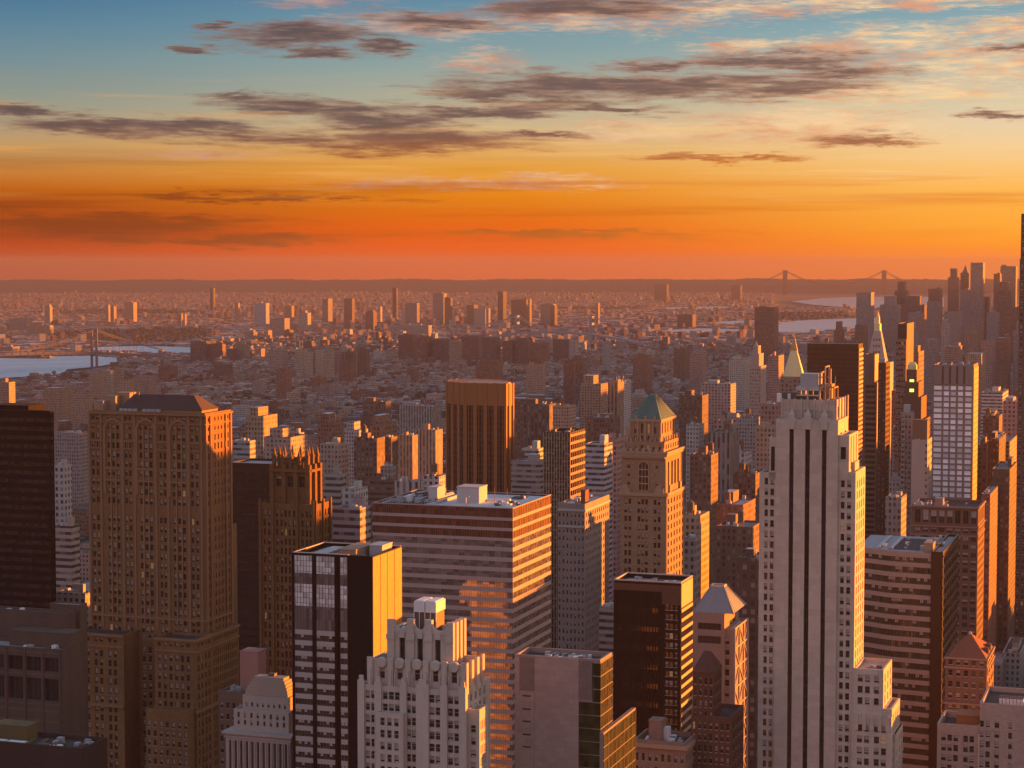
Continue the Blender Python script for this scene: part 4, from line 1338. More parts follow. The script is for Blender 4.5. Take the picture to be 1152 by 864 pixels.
def ribbed_midrise():
    t = Tower('ribbed_midrise', 'dark green-brown ribbed block with a gridded flank glowing orange', 'office building', 641.6, 486.5, 1020, 'the dark ribbed block')
    H, X, Y, Z = t.H, t.X, t.Y, t.Z
    xl, D = X(612), Y(658, 0, t.H)
    w = stone('ribbed_wall', (.07, .05, .035), .15)
    pale = stone('pale_rib', (.33, .24, .17), .15)
    rows = t.rows(H - 2.5, 3.9, 2.5)
    t.block(xl, 0, 0, D, H, 0, (t.grid(xl, 0, 10, .6), rows, .3, 'sash'), (t.grid(.4, D - .4, 8, .62), rows, .4, 'sash'), par=1.6)
    t.part('rib', pale, lambda mb: [mb.box(xl - xl * k / 10 - .22, xl - xl * k / 10 + .22, -.6, 0, 0, H - .4) for k in range(11)])
    t.part('flank_grid', pale, lambda mb: [mb.box(0, .3, D * k / 8 - .2, D * k / 8 + .2, 0, H) for k in range(1, 8)] + [mb.box(0, .25, 0, D, r[1] + .1, r[1] + 1.3) for r in rows if r[0] > 40])
    t.clutter(xl + 2, -2, 2, D - 3, H - 1.6, 12, 4)
    t.finish(w, TAR)

def flank_lit_loft():
    t = Tower('grey_loft_building', 'grey brick loft building whose upper flank glows cream above a shadow line', 'office building', 658, 567, 950, 'the grey loft with the cream flank')
    H, X, Y, Z = t.H, t.X, t.Y, t.Z
    xl, D = X(627.5), Y(685.5, 0, t.H)
    rows = t.rows(H - 4.5, 3.7, 2.0)
    st = stone('grey_brick', (.30, .245, .22), .15, block=1.1)
    t.block(xl, 0, 0, D, H, 0, (t.grid(xl, 0, 7, .36), rows, .35, 'sash'), (t.grid(.6, D - .6, 11, .4), rows, .35, 'sash'))
    t.part('cornice', stone('pale_carving', (.46, .42, .38), .1), lambda mb: (mb.box(xl, .5, -.5, 0, H - 3.6, H - 2.6, 0, None, True), mb.box(0, .5, 0, D, H - 3.6, H - 2.6, 0, None, True), mb.box(xl, .4, -.4, 0, Z(594), Z(592), 0, None, True)))
    t.unit(X(652, 6), X(657, 6), 8, 14, H - 1.1, Z(552, -4, 8), stone('red_brick', (.2, .08, .05), .2), 'bulkhead')
    t.clutter(xl + 2, -6, 3, D - 3, H - 1.1, 8, 4)
    # front wing hidden partly behind the banded block
    t.finish(st, GRAVEL)

def grey_blank_block():
    t = Tower('blank_wall_block', 'mid-rise block with a blank grey front wall and a greenish glass corner', 'office building', 675, 742.5, 520, 'the blank grey walled block')
    H, X, Y, Z = t.H, t.X, t.Y, t.Z
    xl, D = X(578.5), Y(688.5, 0, t.H)
    zz = Z(800)
    f = lambda a: X(a, 0, zz)
    t.block(xl, 0, .3, D, H, 0, par=1.3)
    panel = stone('blank_panel', (.30, .25, .235), .16, .7, block=2.4)
    shade = stone('grey_panel', (.17, .145, .14), .16, .6, block=2.4)
    def pl(mb, a, b, z0, z1, m=0):
        mb.box(f(a), f(b), 0, .3, z0, z1, m, None, True)
    for q in ((579, 584.3, H), (584.4, 601, Z(783)), (601.2, 651, H)):
        t.part('blank_panel', panel, lambda mb: pl(mb, q[0], q[1], 0, q[2]))
    t.part('grey_panel', shade, lambda mb: pl(mb, 584.4, 601, Z(783), H - .6))
    t.part('grey_panel', shade, lambda mb: pl(mb, 651.2, 666, Z(787), H - .6))
    for q in (788, 803, 817, 832, 846):
        t.part('slot_window', GLASS, lambda mb: mb.box(f(588), f(597), -.05, 0, Z(q + 1.6), Z(q)))
    gl = glass('green_corner_glass', (.035, .04, .022), .25, 0, .01, (1.5, 3.4), 1.12)
    z = H - 1.0
    k = 0
    p = 15.2 * 520 / FPX
    while z > Z(905):
        def fl(mb):
            a = f(666.5) if z > Z(787) else f(651.2)
            mb.box(a, .12, .12, .3, z - p + .25, z, 0)
            mb.box(0, .12, .3, D - .1, z - p + .25, z, 0)
            n = 6
            for j in range(n + 1):
                y = .3 + (D - .5) * j / n
                mb.box(.12, .2, y - .06, y + .06, z - p + .25, z, 1)
        t.part('glass_corner', [gl, FRAME], fl)
        t.part('floor_edge', stone('glass_edge', (.2, .2, .15), .1), lambda mb: (mb.box(f(666.5), .2, 0.02, .3, z, z + .25), mb.box(0, .2, .3, D, z, z + .25)))
        z -= p
        k += 1
    t.clutter(xl + 6, -2.5, 2.5, D - 1.5, H - 1.3, 34, 1.5)
    t.part('roof_pipe', METAL, lambda mb: [mb.bar((X(628 + k * 5, 4, H), 3 + (k % 3) * 2, H - .9), (X(634 + k * 5, 4, H), 3 + (k % 3) * 2.5, H - .9), .25) for k in range(7)])
    # lower glass wing
    zw = Z(824, 0, -1)
    yw = -1.0
    a, b = X(677, yw, zw), X(682, yw, zw)
    xw = X(679, -1, zw)
    Dw = Y(715, xw, zw)
    zwt = zw
    t.block(0.25, xw, -1, Dw, zwt, 0, rim=.4, par=1.5)
    zk = zwt - .6
    while zk > Z(905, xw, 0):
        def fl2(mb):
            mb.box(xw, xw + .12, -.9, Dw - .1, zk - p + .3, zk, 0)
            for j in range(9):
                y = -.9 + (Dw + .7) * j / 8
                mb.box(xw + .12, xw + .2, y - .06, y + .06, zk - p + .3, zk, 1)
        t.part('glass_wing', [gl, FRAME], fl2)
        zk -= p
    t.finish(stone('block_concrete', (.24, .2, .185), .1), TAR)

def brown_slab():
    t = Tower('brown_slab_tower', 'dark brown slab tower with a white roof rim and an orange striped flank', 'tower', 766.3, 656.5, 640, 'the dark brown slab tower')
    H, X, Y, Z = t.H, t.X, t.Y, t.Z
    xl, D = X(691), Y(779.3, 0, t.H)
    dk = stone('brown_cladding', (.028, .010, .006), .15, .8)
    top = stone('brown_panel', (.105, .055, .037), .1, .6)
    zz = Z(740)
    f = lambda a: X(a, 0, zz)
    p = 10.9 * 640 / FPX
    rows = t.rows(Z(681), p, p * .55)
    t.block(xl, 0, 0, D, H, 0, ([(f(748.5), f(752)), (f(753), f(757)), (f(759), f(762))], rows, .3, 'sash'), None, par=1.4)
    t.part('upper_panel', top, lambda mb: (mb.box(f(744), f(766) - .1, -.12, 0, Z(681), H - .8), mb.box(xl + .1, f(744) - .1, -.08, 0, Z(667), H - .8)))
    t.part('roof_rim', stone('pale_cap', (.5, .42, .36), .1), lambda mb: (mb.box(xl, 0, 0, .45, H, H + .4), mb.box(xl, xl + .45, .45, D, H, H + .4), mb.box(-.45, 0, .45, D, H, H + .4), mb.box(xl + .45, -.45, D - .45, D, H, H + .4)))
    t.part('front_rib', dk, lambda mb: [mb.box(xl + (f(744) - xl) * k / 16 - .1, xl + (f(744) - xl) * k / 16 + .1, -.3, 0, 0, Z(668)) for k in range(17)])
    rw = []
    z = Z(686)
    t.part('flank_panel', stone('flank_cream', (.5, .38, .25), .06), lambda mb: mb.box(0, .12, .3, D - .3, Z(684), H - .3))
    while z > 0:
        rw.append(z)
        z -= p
    for z in rw:
        if z > 60:
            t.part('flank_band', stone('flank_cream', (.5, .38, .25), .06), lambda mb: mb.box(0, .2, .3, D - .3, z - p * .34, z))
            t.part('flank_window', GLASS, lambda mb: mb.box(0, .06, .3, D - .3, z - p, z - p * .34))
    for z in rw[::2]:
        if z > Z(800):
            t.part('window_band', glass('brown_glass', (.045, .022, .016), .08, .2, .02), lambda mb: mb.box(xl + 1.2, f(744) - 1, -.06, 0, z - p * .5, z))
    t.clutter(xl + 2, -1.5, 2, D - 1.5, H - 1.4, 14, 1.8)
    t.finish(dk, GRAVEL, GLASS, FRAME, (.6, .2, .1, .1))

def mansard_tower():
    t = Tower('mansard_tower', 'grey stone tower with a truncated slate mansard roof and lattice braced flank', 'tower', 815, 690, 700, 'the grey mansard roofed tower')
    H, X, Y, Z = t.H, t.X, t.Y, t.Z
    st = stone('mansard_stone', (.27, .22, .205), .13)
    xl = X(778)
    D = Y(831, 0, H)
    p = 3.55
    z1 = Z(701)
    t.block(xl, 0, 0, D, H, 0, ([(X(785, 0, z1), X(811, 0, z1))], [(Z(709.5), Z(702)), (Z(725), Z(716.5))], .5, 'panel'), ([(D * .35, D * .8)], [(Z(712), Z(703)), (Z(726), Z(716.5))], .5, 'panel'), par=.8)
    z2 = Z(707, 2, 2)
    x2 = X(826, 1.5, z2)
    D2 = Y(841, x2, z2)
    rows = t.rows(z2 - 3.4, 12 * 700 / FPX, 2.2)
    t.block(.03, x2, 1.5, D2, z2, 0, ([(X(815.5, 1.5, z2 - 10), X(820.5, 1.5, z2 - 10))], rows, .4, 'sash'), None, par=.8)
    def lat(mb):
        n = 3
        for k in range(n + 1):
            y = 1.7 + (D2 - 1.9) * k / n
            mb.box(x2, x2 + .5, y - .2, y + .2, 40, z2)
        z = z2
        k = 0
        while z > 60:
            for j in range(n):
                ya, yb = 1.7 + (D2 - 1.9) * j / n, 1.7 + (D2 - 1.9) * (j + 1) / n
                za, zb = (z, z - 7) if (j + k) % 2 else (z - 7, z)
                mb.bar((x2 + .25, ya, za), (x2 + .25, yb, zb), .35)
            mb.box(x2, x2 + .4, 1.5, D2, z - .25, z + .25)
            z -= 7
            k += 1
    t.part('lattice', stone('lattice_steel', (.42, .35, .31), .1), lat)
    za = Z(659.5, -8, 8)
    def man(mb):
        a, b = X(780, 1, H), X(825, 1, H)
        b = min(b, 4.5)
        zr = H - .2
        c, e = X(799, 8, za), X(812.5, 8, za)
        lo = [(a, .8, zr), (b, .8, zr), (b, D - .6, zr), (a, D - .6, zr)]
        m = (.8 + D - .6) / 2
        hi = [(c, m - 2, za), (e, m - 2, za), (e, m + 2, za), (c, m + 2, za)]
        mb.loft(lo, hi, 0, True, 1)
        for k in range(4):
            j = (k + 1) % 4
            mb.bar(lo[k], hi[k], .4, 0)
            mb.bar(hi[k], hi[j], .7, 2)
            for q in range(1, 7):
                u = q / 7
                mb.bar(Vector(lo[k]).lerp(Vector(lo[j]), u), Vector(hi[k]).lerp(Vector(hi[j]), u), .14, 0)
    t.part('mansard_roof', [stone('blue_slate', (.22, .24, .25), .2, .5), FRAME, stone('pale_cap', (.5, .42, .36), .1)], man)
    t.finish(st, PALEROOF, glass('mansard_glass', (.06, .055, .05), .06, .2, .01, None), FRAME, (.6, .25, .15, 0))

def brown_stepped():
    t = Tower('brown_hip_roof_block', 'dark brown brick block with a low hipped roof between slab and grey tower', 'office building', 803, 756, 610)
    H, X, Y, Z = t.H, t.X, t.Y, t.Z
    st = stone('dark_brown_brick', (.12, .06, .042), .15, block=1.1)
    xl, D = X(779.5), Y(812, 0, t.H)
    rows = t.rows(H - 2, 3.5, 2.0)
    t.block(xl, 0, 0, D, H, 0, (t.grid(xl, 0, 4, .42), rows, .35, 'sash'), (t.grid(.4, D - .4, 4, .42), rows, .35, 'sash'))
    def hip(mb):
        z = H - .3
        m = D / 2
        mb.loft([(xl - .3, -.3, z), (.3, -.3, z), (.3, D + .3, z), (xl - .3, D + .3, z)], [(xl + 2.2, m - .3, Z(733, 0, m)), (-2.2, m - .3, Z(733, 0, m)), (-2.2, m + .3, Z(733, 0, m)), (xl + 2.2, m + .3, Z(733, 0, m))])
    t.part('hipped_roof', stone('brown_tile', (.11, .05, .035), .3), hip)
    z2 = Z(806, .1, -2)
    x2 = X(822, -2, z2)
    r2 = t.rows(z2 - 2, 3.5, 2.0)
    t.block(xl, x2, -2, D + 6, z2, 0, (t.grid(xl, x2, 7, .42), r2, .35, 'sash'), (t.grid(0, D + 4, 4, .42), r2, .35, 'sash'))
    t.finish(st, TAR, GLASS, FRAME, (.7, .15, .1, .05))

def low_roof_block():
    t = Tower('low_roof_block', 'low grey block with cluttered flat roof at the foot of the brown slab', 'office building', 771, 836, 600)
    H, X, Y, Z = t.H, t.X, t.Y, t.Z
    st = stone('low_block_stone', (.26, .18, .14), .15, block=1.4)
    xl, D = X(713), Y(784, 0, t.H)
    rows = t.rows(H - 4, 4, 2.3)
    t.block(xl, 0, 0, D, H, 0, (t.grid(xl, 0, 8, .45), rows, .4, 'sash'), (t.grid(.5, D - .5, 5, .45), rows, .4, 'sash'), par=1.5)
    t.part('cornice', stone('sandstone_trim', (.36, .25, .17), .12), lambda mb: (mb.box(xl, .7, -.7, 0, H - 2.2, H - 1, 0, None, True), mb.box(0, .7, 0, D, H - 2.2, H - 1, 0, None, True)))
    t.unit(X(730, 4), X(744, 4), 4, 9, H - 1.5, Z(812, -8, 4), st, 'bulkhead')
    t.unit(X(746, 7), X(752, 7), 7, 10, H - 1.5, H + 2.5, WHITE)
    t.clutter(xl + 2, -1.5, 2, D - 2, H - 1.5, 16, 2)
    t.finish(st, TAR)

def curved_block():
    t = Tower('curved_striped_block', 'office block with a curved striped front beside a narrow dark slab end', 'office building', 1061, 621, 760, 'the curved striped block')
    H, X, Y, Z = t.H, t.X, t.Y, t.Z
    D = Y(1073.5, 0, H)
    dk = stone('dark_slab', (.045, .022, .015), .1, .4)
    xd = X(1047.5)
    t.block(xd, 0, 0, D + 16, H, 0, par=1.0, W=(t.grid(1, D + 15, 9, .5), t.rows(H - 3, 4, 2.2), .3, 'sash'))
    xl = X(958)
    n = 22
    cv = lambda q: (xl + (xd - xl) * q, .6 + 7.5 * (1 - q) ** 1.6 + 1.2 * math.sin(q * 9) * (1 - q))
    pts = [cv(k / n) for k in range(n + 1)]
    zt = Z(622, xd, 1)
    poly = pts + [(xd - .02, D + 12), (xl, D + 12)]
    t.roof.face([(x, y, zt - .5) for x, y in poly])
    t.note(xl, 0, 1, D + 14, H)
    t.part('concave_core', FRAME, lambda mb: mb.prism([(x, y + .5) for x, y in pts] + [(xd - .02, D + 12), (xl, D + 12)], 0, zt - 1.2))
    p = 12.05 * 760 / FPX * 1.02
    gl = glass('curve_glass', (.085, .07, .055), .05, .3, .03, (1.7, 4.0))
    sp = stone('curve_band', (.34, .26, .215), .1)
    z = zt
    k = 0
    rr = random.Random(8)
    while z > Z(905):
        h = p * (.52 if k == 0 else .42)
        z0 = z - h
        def band(mb):
            for i in range(n):
                (x0, y0), (x1, y1) = pts[i], pts[i + 1]
                mb.loft([(x0, y0, z0), (x1, y1, z0), (x1, y1 + .6, z0), (x0, y0 + .6, z0)], [(x0, y0, z), (x1, y1, z), (x1, y1 + .6, z), (x0, y0 + .6, z)])
                mb.face([(x0, y0, z0), (x0, y0 + .6, z0), (x1, y1 + .6, z0), (x1, y1, z0)])
        t.part('spandrel_band', sp, band)
        def wnd(mb):
            for i in range(n):
                (x0, y0), (x1, y1) = pts[i], pts[i + 1]
                mb.face([(x0, y0 + .3, z0 - (p - h)), (x1, y1 + .3, z0 - (p - h)), (x1, y1 + .3, z0), (x0, y0 + .3, z0)], 0)
                for q in (0, .5):
                    x, y = x0 + (x1 - x0) * q, y0 + (y1 - y0) * q
                    mb.box(x - .08, x + .08, y + .12, y + .3, z0 - (p - h), z0, 1)
                if rr.random() < .22:
                    mb.face([(x0, y0 + .27, z0 - 1.2), (x1, y1 + .27, z0 - 1.2), (x1, y1 + .27, z0), (x0, y0 + .27, z0)], 2)
        t.part('window_band', [gl, FRAME, BLIND], wnd)
        z -= p if k else p
        k += 1
    # flank of the dark slab with fine pale lines
    rows = [H - 2 - k * 4.0 for k in range(30)]
    t.part('flank_line', stone('rust_line', (.15, .055, .02), .1), lambda mb: [mb.box(0, .25, .2, D + 15, q, q + .5) for q in rows if q > 30])
    t.unit(X(1040, 6), X(1050, 6), 5, 12, H - 1, H + 2.2, stone('rusty_steel', (.34, .22, .15), .2))
    t.clutter(X(1030, 6), -2, 6, D + 8, H - 1, 14, 2.5)
    for k in range(2):
        t.part('roof_duct', METAL, lambda mb: mb.box(xl + 8 + k * 5, xl + 9.2 + k * 5, 9 + k, D + 8, zt - .5, zt + .2))
    t.part('roof_patch', TAR, lambda mb: mb.box(X(1000, 10), X(1034, 10), 9, D + 6, zt - .48, zt - .44))
    t.clutter(xl + 6, X(1025, 8), 12, D + 6, zt - .5, 6, 1.6)
    t.finish(dk, GRAVEL)

def brick_pyramid_block():
    t = Tower('brick_pyramid_block', 'small brown brick tower with a steep rust red pyramid roof', 'tower', 1110.5, 742, 700, 'the red pyramid roofed brick tower')
    H, X, Y, Z = t.H, t.X, t.Y, t.Z
    st = stone('plum_brick', (.17, .105, .085), .15, block=1.1)
    xl, D = X(1063.5), Y(1118.5, 0, t.H)
    p = 13 * 700 / FPX
    rows = [(Z(750), Z(744.5))] + t.rows(Z(756), p, p * .5)
    t.block(xl, 0, 0, D, H, 0, (t.grid(xl, 0, 5, .52, .5), rows, .4, 'sash'), (t.grid(.4, D - .4, 4, .5), rows, .4, 'sash'), rim=.3, par=.2)
    t.part('cornice', stone('plum_trim', (.28, .2, .17), .1), lambda mb: [(mb.box(xl - .4, .4, -.4, 0, z - .5, z + .1, 0, None, True), mb.box(0, .4, 0, D, z - .5, z + .1, 0, None, True)) for z in (H, Z(752.5), Z(793), Z(808))])
    def pyr(mb):
        o = -.6
        m = D / 2
        za = Z(713, xl / 2, m)
        mb.loft([(xl - o, -o, H), (-.2, -o, H), (-.2, D + o, H), (xl - o, D + o, H)], [(xl / 2 - .4, m - .4, za), (xl / 2 + .4, m - .4, za), (xl / 2 + .4, m + .4, za), (xl / 2 - .4, m + .4, za)])
        mb.box(xl / 2 - .5, xl / 2 + .5, m - .5, m + .5, za - .6, za + .7, 1)
    t.part('pyramid_roof', [stone('rust_tile', (.21, .075, .04), .25), stone('pale_cap', (.5, .42, .36), .1)], pyr)
    for k in range(2):
        y = D * (.35 + .3 * k)
        t.part('dormer', st, lambda mb: mb.box(-2.2, -.3, y - .7, y + .7, H, H + 2.6))
    t.finish(st, TAR)

def white_corner_blocks():
    t = Tower('pale_stepped_block', 'pale grey stepped loft block with an open roof well and grouped sash windows', 'office building', 1103, 817, 640, 'the pale stepped loft block')
    H, X, Y, Z = t.H, t.X, t.Y, t.Z
    st = stone('pale_grey_brick', (.34, .29, .265), .12, block=1.2)
    xl = X(1054.5)
    zz = Z(840)
    f = lambda a: X(a, 0, zz)
    p = 11.6 * 640 / FPX
    cols = [(f(a), f(a + 5.0)) for a in (1059, 1065.8, 1072.6, 1083.7, 1090.6)]
    rows = t.rows(Z(829), p, p * .64)
    t.block(xl, 0, 0, 20, H, 0, (cols, rows, .4, 'sash'), None, rim=.7, par=2.2)
    t.unit(X(1076, 6), X(1101, 6), 6, 15, H - 2.2, Z(806, -4, 6), stone('rust_panel', (.25, .12, .06), .2), 'bulkhead')
    z2 = Z(790)
    zz2 = Z(815)
    g = lambda a: X(a, -.8, zz2)
    c2 = [(g(a), g(b)) for a, b in ((1102.5, 1106.8), (1109, 1113.8), (1119, 1124), (1134.5, 1138.5))]
    r2 = t.rows(Z(810), p, p * .62)
    xr = X(1162, -.8, z2)
    t.block(f(1102), xr, -.8, 26, z2, 0, (c2, r2, .4, 'sash'), None, par=1.6)
    t.part('quoin', stone('pale_carving', (.46, .42, .38), .1), lambda mb: mb.box(f(1100.6), f(1102), -.9, 0, 0, Z(826)))
    t.part('roof_fan_row', [WHITE, FRAME], lambda mb: [(mb.box(X(1124 + k * 4, 5, z2), X(1127.4 + k * 4, 5, z2), 5 + j * 2.4, 6.8 + j * 2.4, z2 - 1.6, z2 + .6, 0), mb.cyl(X(1125.7 + k * 4, 5, z2), 5.9 + j * 2.4, .6, .6, z2 + .6, z2 + .9, 10, 1)) for k in range(7) for j in range(2)])
    t.finish(st, TAR, GLASS, FRAME, (.45, .25, .28, .02))

def white_grid_tower():
    t = Tower('white_grid_tower', 'slender tower with a grid of bright white windows below a brown pier crown', 'tower', 1093.5, 411, 1350, 'the white window grid tower')
    H, X, Y, Z = t.H, t.X, t.Y, t.Z
    st = stone('grid_concrete', (.25, .20, .18), .08)
    xl, D = X(1049.3), Y(1100.5, 0, t.H)
    zz = Z(500)
    f = lambda a: X(a, 0, zz)
    cols = [(f(a), f(b)) for a, b in ((1050, 1058.8), (1061, 1066.8), (1068.8, 1074.6), (1077, 1082.6), (1085.2, 1093))]
    p = 6.42 * 1350 / FPX * 1.0
    rows = t.rows(Z(434.5), p, p * .70, Z(562))
    rows = rows[:20]
    t.block(xl, 0, 0, D, H, 0, (cols, rows, .35, 'cross'), None, par=1.5)
    t.part('crown_pier', st, lambda mb: [mb.box(f(a), f(b), -.7, 0, Z(433), H) for a, b in ((1050, 1058.6), (1061, 1066.6), (1069, 1074.6), (1077, 1082.6), (1085.2, 1093))])
    t.part('crown_slot', FRAME, lambda mb: [mb.box(f(a), f(b), -.12, 0, Z(432), H - 1) for a, b in ((1058.7, 1060.9), (1066.8, 1068.8), (1074.8, 1076.8), (1082.8, 1085))])
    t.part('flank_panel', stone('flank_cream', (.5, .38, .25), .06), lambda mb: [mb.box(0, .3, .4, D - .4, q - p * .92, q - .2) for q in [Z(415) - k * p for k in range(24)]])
    t.clutter(xl + 2, -2, 2, D - 3, H - 1.5, 10, 4)
    wg = glass('reflection_white_glass', (.88, .90, .94), .3, 0, .02, None)  # white pane colour stands for bright reflections; the frames are paled to match
    t.finish(st, GRAVEL, wg, stone('white_window_frame', (.82, .82, .84), .05, .5))

def blank_white_slab():
    t = Tower('blank_white_slab', 'slab with a blank cream wall edged by one column of small dark windows', 'apartment building', 1043.5, 495, 1250, 'the blank cream slab')
    H, X, Y, Z = t.H, t.X, t.Y, t.Z
    st = stone('cream_wall', (.40, .34, .30), .14)
    xl, D = X(1025.5), Y(1049.3, 0, t.H)
    p = 7.7 * 1250 / FPX
    rows = t.rows(H - 2.5, p, p * .45)
    t.block(xl, 0, 0, D, H, 0, ([(X(1041.2), X(1043))], rows, .3, 'sash'), (t.grid(.6, D - .6, 3, .4), rows, .3, 'sash'))
    t.unit(X(1026.5, 3), X(1043, 3), 3, 12, H - 1.1, Z(473, -6, 3), stone('bulk_brown', (.2, .12, .08), .2), 'bulkhead')
    t.clutter(xl + 1, -1, 1, 3, H - 1.1, 5, 2)
    t.finish(st, GRAVEL)
    t = Tower('grey_apartment_tower', 'narrow grey apartment tower with stacked balconies against the blank cream slab', 'apartment building', 1025.4, 464, 1270)
    H, X, Y, Z = t.H, t.X, t.Y, t.Z
    xl = X(1014)
    rows = t.rows(H - 2, 3.2, 1.8)
    t.block(xl, 0, 0, 14, H, 0, (t.grid(xl, 0, 3, .5), rows, .3, 'sash'), None)
    t.part('balcony_stack', stone('balcony_grey', (.38, .35, .33), .1), lambda mb: [mb.box(xl + .4, xl + 2.4, -1.2, 0, r[0] - .9, r[0] + .1) for r in rows if r[0] > 20])
    t.unit(xl + 1, -2, 3, 10, H - 1.1, H + 4, METAL, 'bulkhead')
    t.finish(stone('grey_apartment', (.27, .235, .22), .12), GRAVEL)

def arcade_block():
    t = Tower('brown_arcade_block', 'broad brown loft block with attic row of tall windows before the white grid', 'office building', 1100.5, 571, 1100, 'the brown attic arcade block')
    H, X, Y, Z = t.H, t.X, t.Y, t.Z
    st = stone('arcade_brick', (.18, .10, .07), .15, block=1.2)
    xl, D = X(1025), Y(1105, 0, t.H)
    zz = Z(585)
    f = lambda a: X(a, 0, zz)
    cols = [(f(1029.5 + k * 9.0), f(1035.5 + k * 9.0)) for k in range(8)]
    rows = [(Z(590), Z(575.5)), (Z(600.5), Z(596))] + t.rows(Z(605), 4.3, 2.4)
    t.block(xl, 0, 0, D + 14, H, 0, (cols, rows, .5, 'sash'), (t.grid(1, D + 12, 9, .45), rows, .5, 'sash'), par=1.6)
    t.part('cornice', stone('arcade_trim', (.27, .17, .125), .1), lambda mb: [(mb.box(xl - e, e, -e, 0, z - .8, z, 0, None, True), mb.box(0, e, 0, D + 14, z - .8, z, 0, None, True)) for z, e in ((H, .8), (Z(593), .6), (Z(603), .4))])
    t.unit(X(1052, 6), X(1061, 6), 5, 11, H - 1.6, H + 3.4, stone('bulk_grey', (.3, .24, .22), .1), 'bulkhead')
    t.part('roof_dome', GRAVEL, lambda mb: mb.cyl(X(1034, 6), 7, 3.4, 1.2, H - 1.6, H + 1.6, 14))
    t.clutter(xl + 3, -3, 4, D + 8, H - 1.6, 16, 3)
    t.finish(st, TAR)

def dark_left_tower():
    t = Tower('black_office_tower', 'near black office tower with faint rows of windows cut by the edge', 'tower', 56, 462.5, 800, 'the near black tower')
    H, X, Y, Z = t.H, t.X, t.Y, t.Z
    xl, D = X(-40), Y(60.5, 0, t.H) - 12
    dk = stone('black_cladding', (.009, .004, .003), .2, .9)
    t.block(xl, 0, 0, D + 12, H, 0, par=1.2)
    z = H - 3
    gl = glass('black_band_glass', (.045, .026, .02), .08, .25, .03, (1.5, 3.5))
    while z > 60:
        t.part('window_band', gl, lambda mb: (mb.box(xl + .5, -.4, -.06, 0, z - 1.6, z), mb.box(0, .06, .5, D + 11, z - 1.6, z)))
        z -= 3.5
    t.unit(xl + 8, X(32, 6), 6, 18, H - 1.2, H + 1.2, dk, 'bulkhead')
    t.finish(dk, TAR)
    t = Tower('dark_brown_slab', 'plain dark brown slab between the arched and the pinnacled tower', 'tower', 307, 522, 930)
    H, X, Y, Z = t.H, t.X, t.Y, t.Z
    xl = X(258)
    t.block(xl, 0, 0, 22, H, 0, par=1.0)
    z = H - 4
    while z > 40:
        t.part('window_band', glass('brown_band_glass', (.05, .03, .02), .1, .15, .02), lambda mb: mb.box(xl + .5, -.5, -.06, 0, z - 1.5, z))
        z -= 3.8
    t.part('roof_rim', stone('pale_cap', (.5, .42, .36), .1), lambda mb: mb.box(xl, 0, 0, .4, H, H + .3))
    t.finish(stone('brown_slab_wall', (.04, .02, .014), .2, .6), GRAVEL)

def gridded_low_block():
    t = Tower('deep_window_block', 'grey concrete block with two rows of big deep set square windows and a stepped roof', 'office building', 69.5, 731, 640, 'the deep windowed grey block')
    H, X, Y, Z = t.H, t.X, t.Y, t.Z
    st = stone('drab_concrete', (.10, .072, .056), .35)
    xl, D = X(-45), Y(84, 0, t.H)
    zz = Z(760)
    f = lambda a: X(a, 0, zz)
    cols = [(f(a), f(a + 16.5)) for a in (-33, -12, 9, 29.5, 49.5)]
    t.block(xl, 0, 0, 12, H, 0, (cols, [(Z(790), Z(765)), (Z(757), Z(741))], 1.3, 'panel'), None, par=1.0)
    t.part('louvre_band', FRAME, lambda mb: [mb.box(xl, f(66), -.05, 0, Z(q + 2.6), Z(q)) for q in (800, 812)])
    z1 = Z(712, -4, 6)
    t.unit(X(10.5, 6, z1), X(79.5, 6, z1), 6, 14, H - 1, z1, st, 'parapet_wall', False)
    z2 = Z(690, -4, 14)
    x2 = X(76, 14, z2)
    t.block(xl, x2, 14, max(18, Y(85, x2, z2)), z2, 0)
    z3 = Z(679, -2, 24)
    xa, xb = X(56, 20, z3), X(90, 20, z3)
    t.block(xa, xb, 20, max(23, Y(98, xb, z3)), z3, 0, rim=.4, par=.5)
    t.clutter(X(-10, 20), xa - 1, 15, 17, z2 - 1.1, 5, 2)
    t.part('wall_band', stone('drab_trim', (.12, .095, .085), .2), lambda mb: [mb.box(xl, .15, -.15, 0, Z(q + .8), Z(q - .8)) for q in (736, 761, 794)])
    t.part('wall_pier', st, lambda mb: [mb.box(f(q) - .4, f(q) + .4, -.3, 0, 0, H) for q in (7, 28, 48, 67.5)])
    t.clutter(xl + 22, -2, 2, 11, H - 1, 8, 2)
    t.finish(st, GRAVEL)
    t = Tower('flat_roof_shed', 'low dark building with cluttered terraces under the deep windowed grey block', 'building', 92, 842, 560)
    H, X, Y, Z = t.H, t.X, t.Y, t.Z
    xl = X(-30)
    t.block(xl, 0, 0, 14, H, 0, par=1.4)
    t.unit(X(-6, 8), X(32, 8), 7, 13, H - 1.4, H + 2.8, stone('ochre_panel', (.13, .10, .05), .15), 'bulkhead')
    t.part('skylight', WHITE, lambda mb: [mb.box(X(a, 4), X(a + 9, 4), 2.5, 5.0, H - 1.4, H - .6) for a in (-2, 10, 20)])
    t.part('roof_beam', stone('ochre_panel', (.13, .10, .05), .15), lambda mb: [mb.bar((X(30 + k * 14, 3), 2, H - 1), (X(38 + k * 14, 9), 10, H - 1), .7) for k in range(3)])
    t.clutter(xl + 20, -2, 2, 12, H - 1.4, 12, 2)
    t.finish(stone('dark_shed_wall', (.05, .036, .03), .2), TAR)

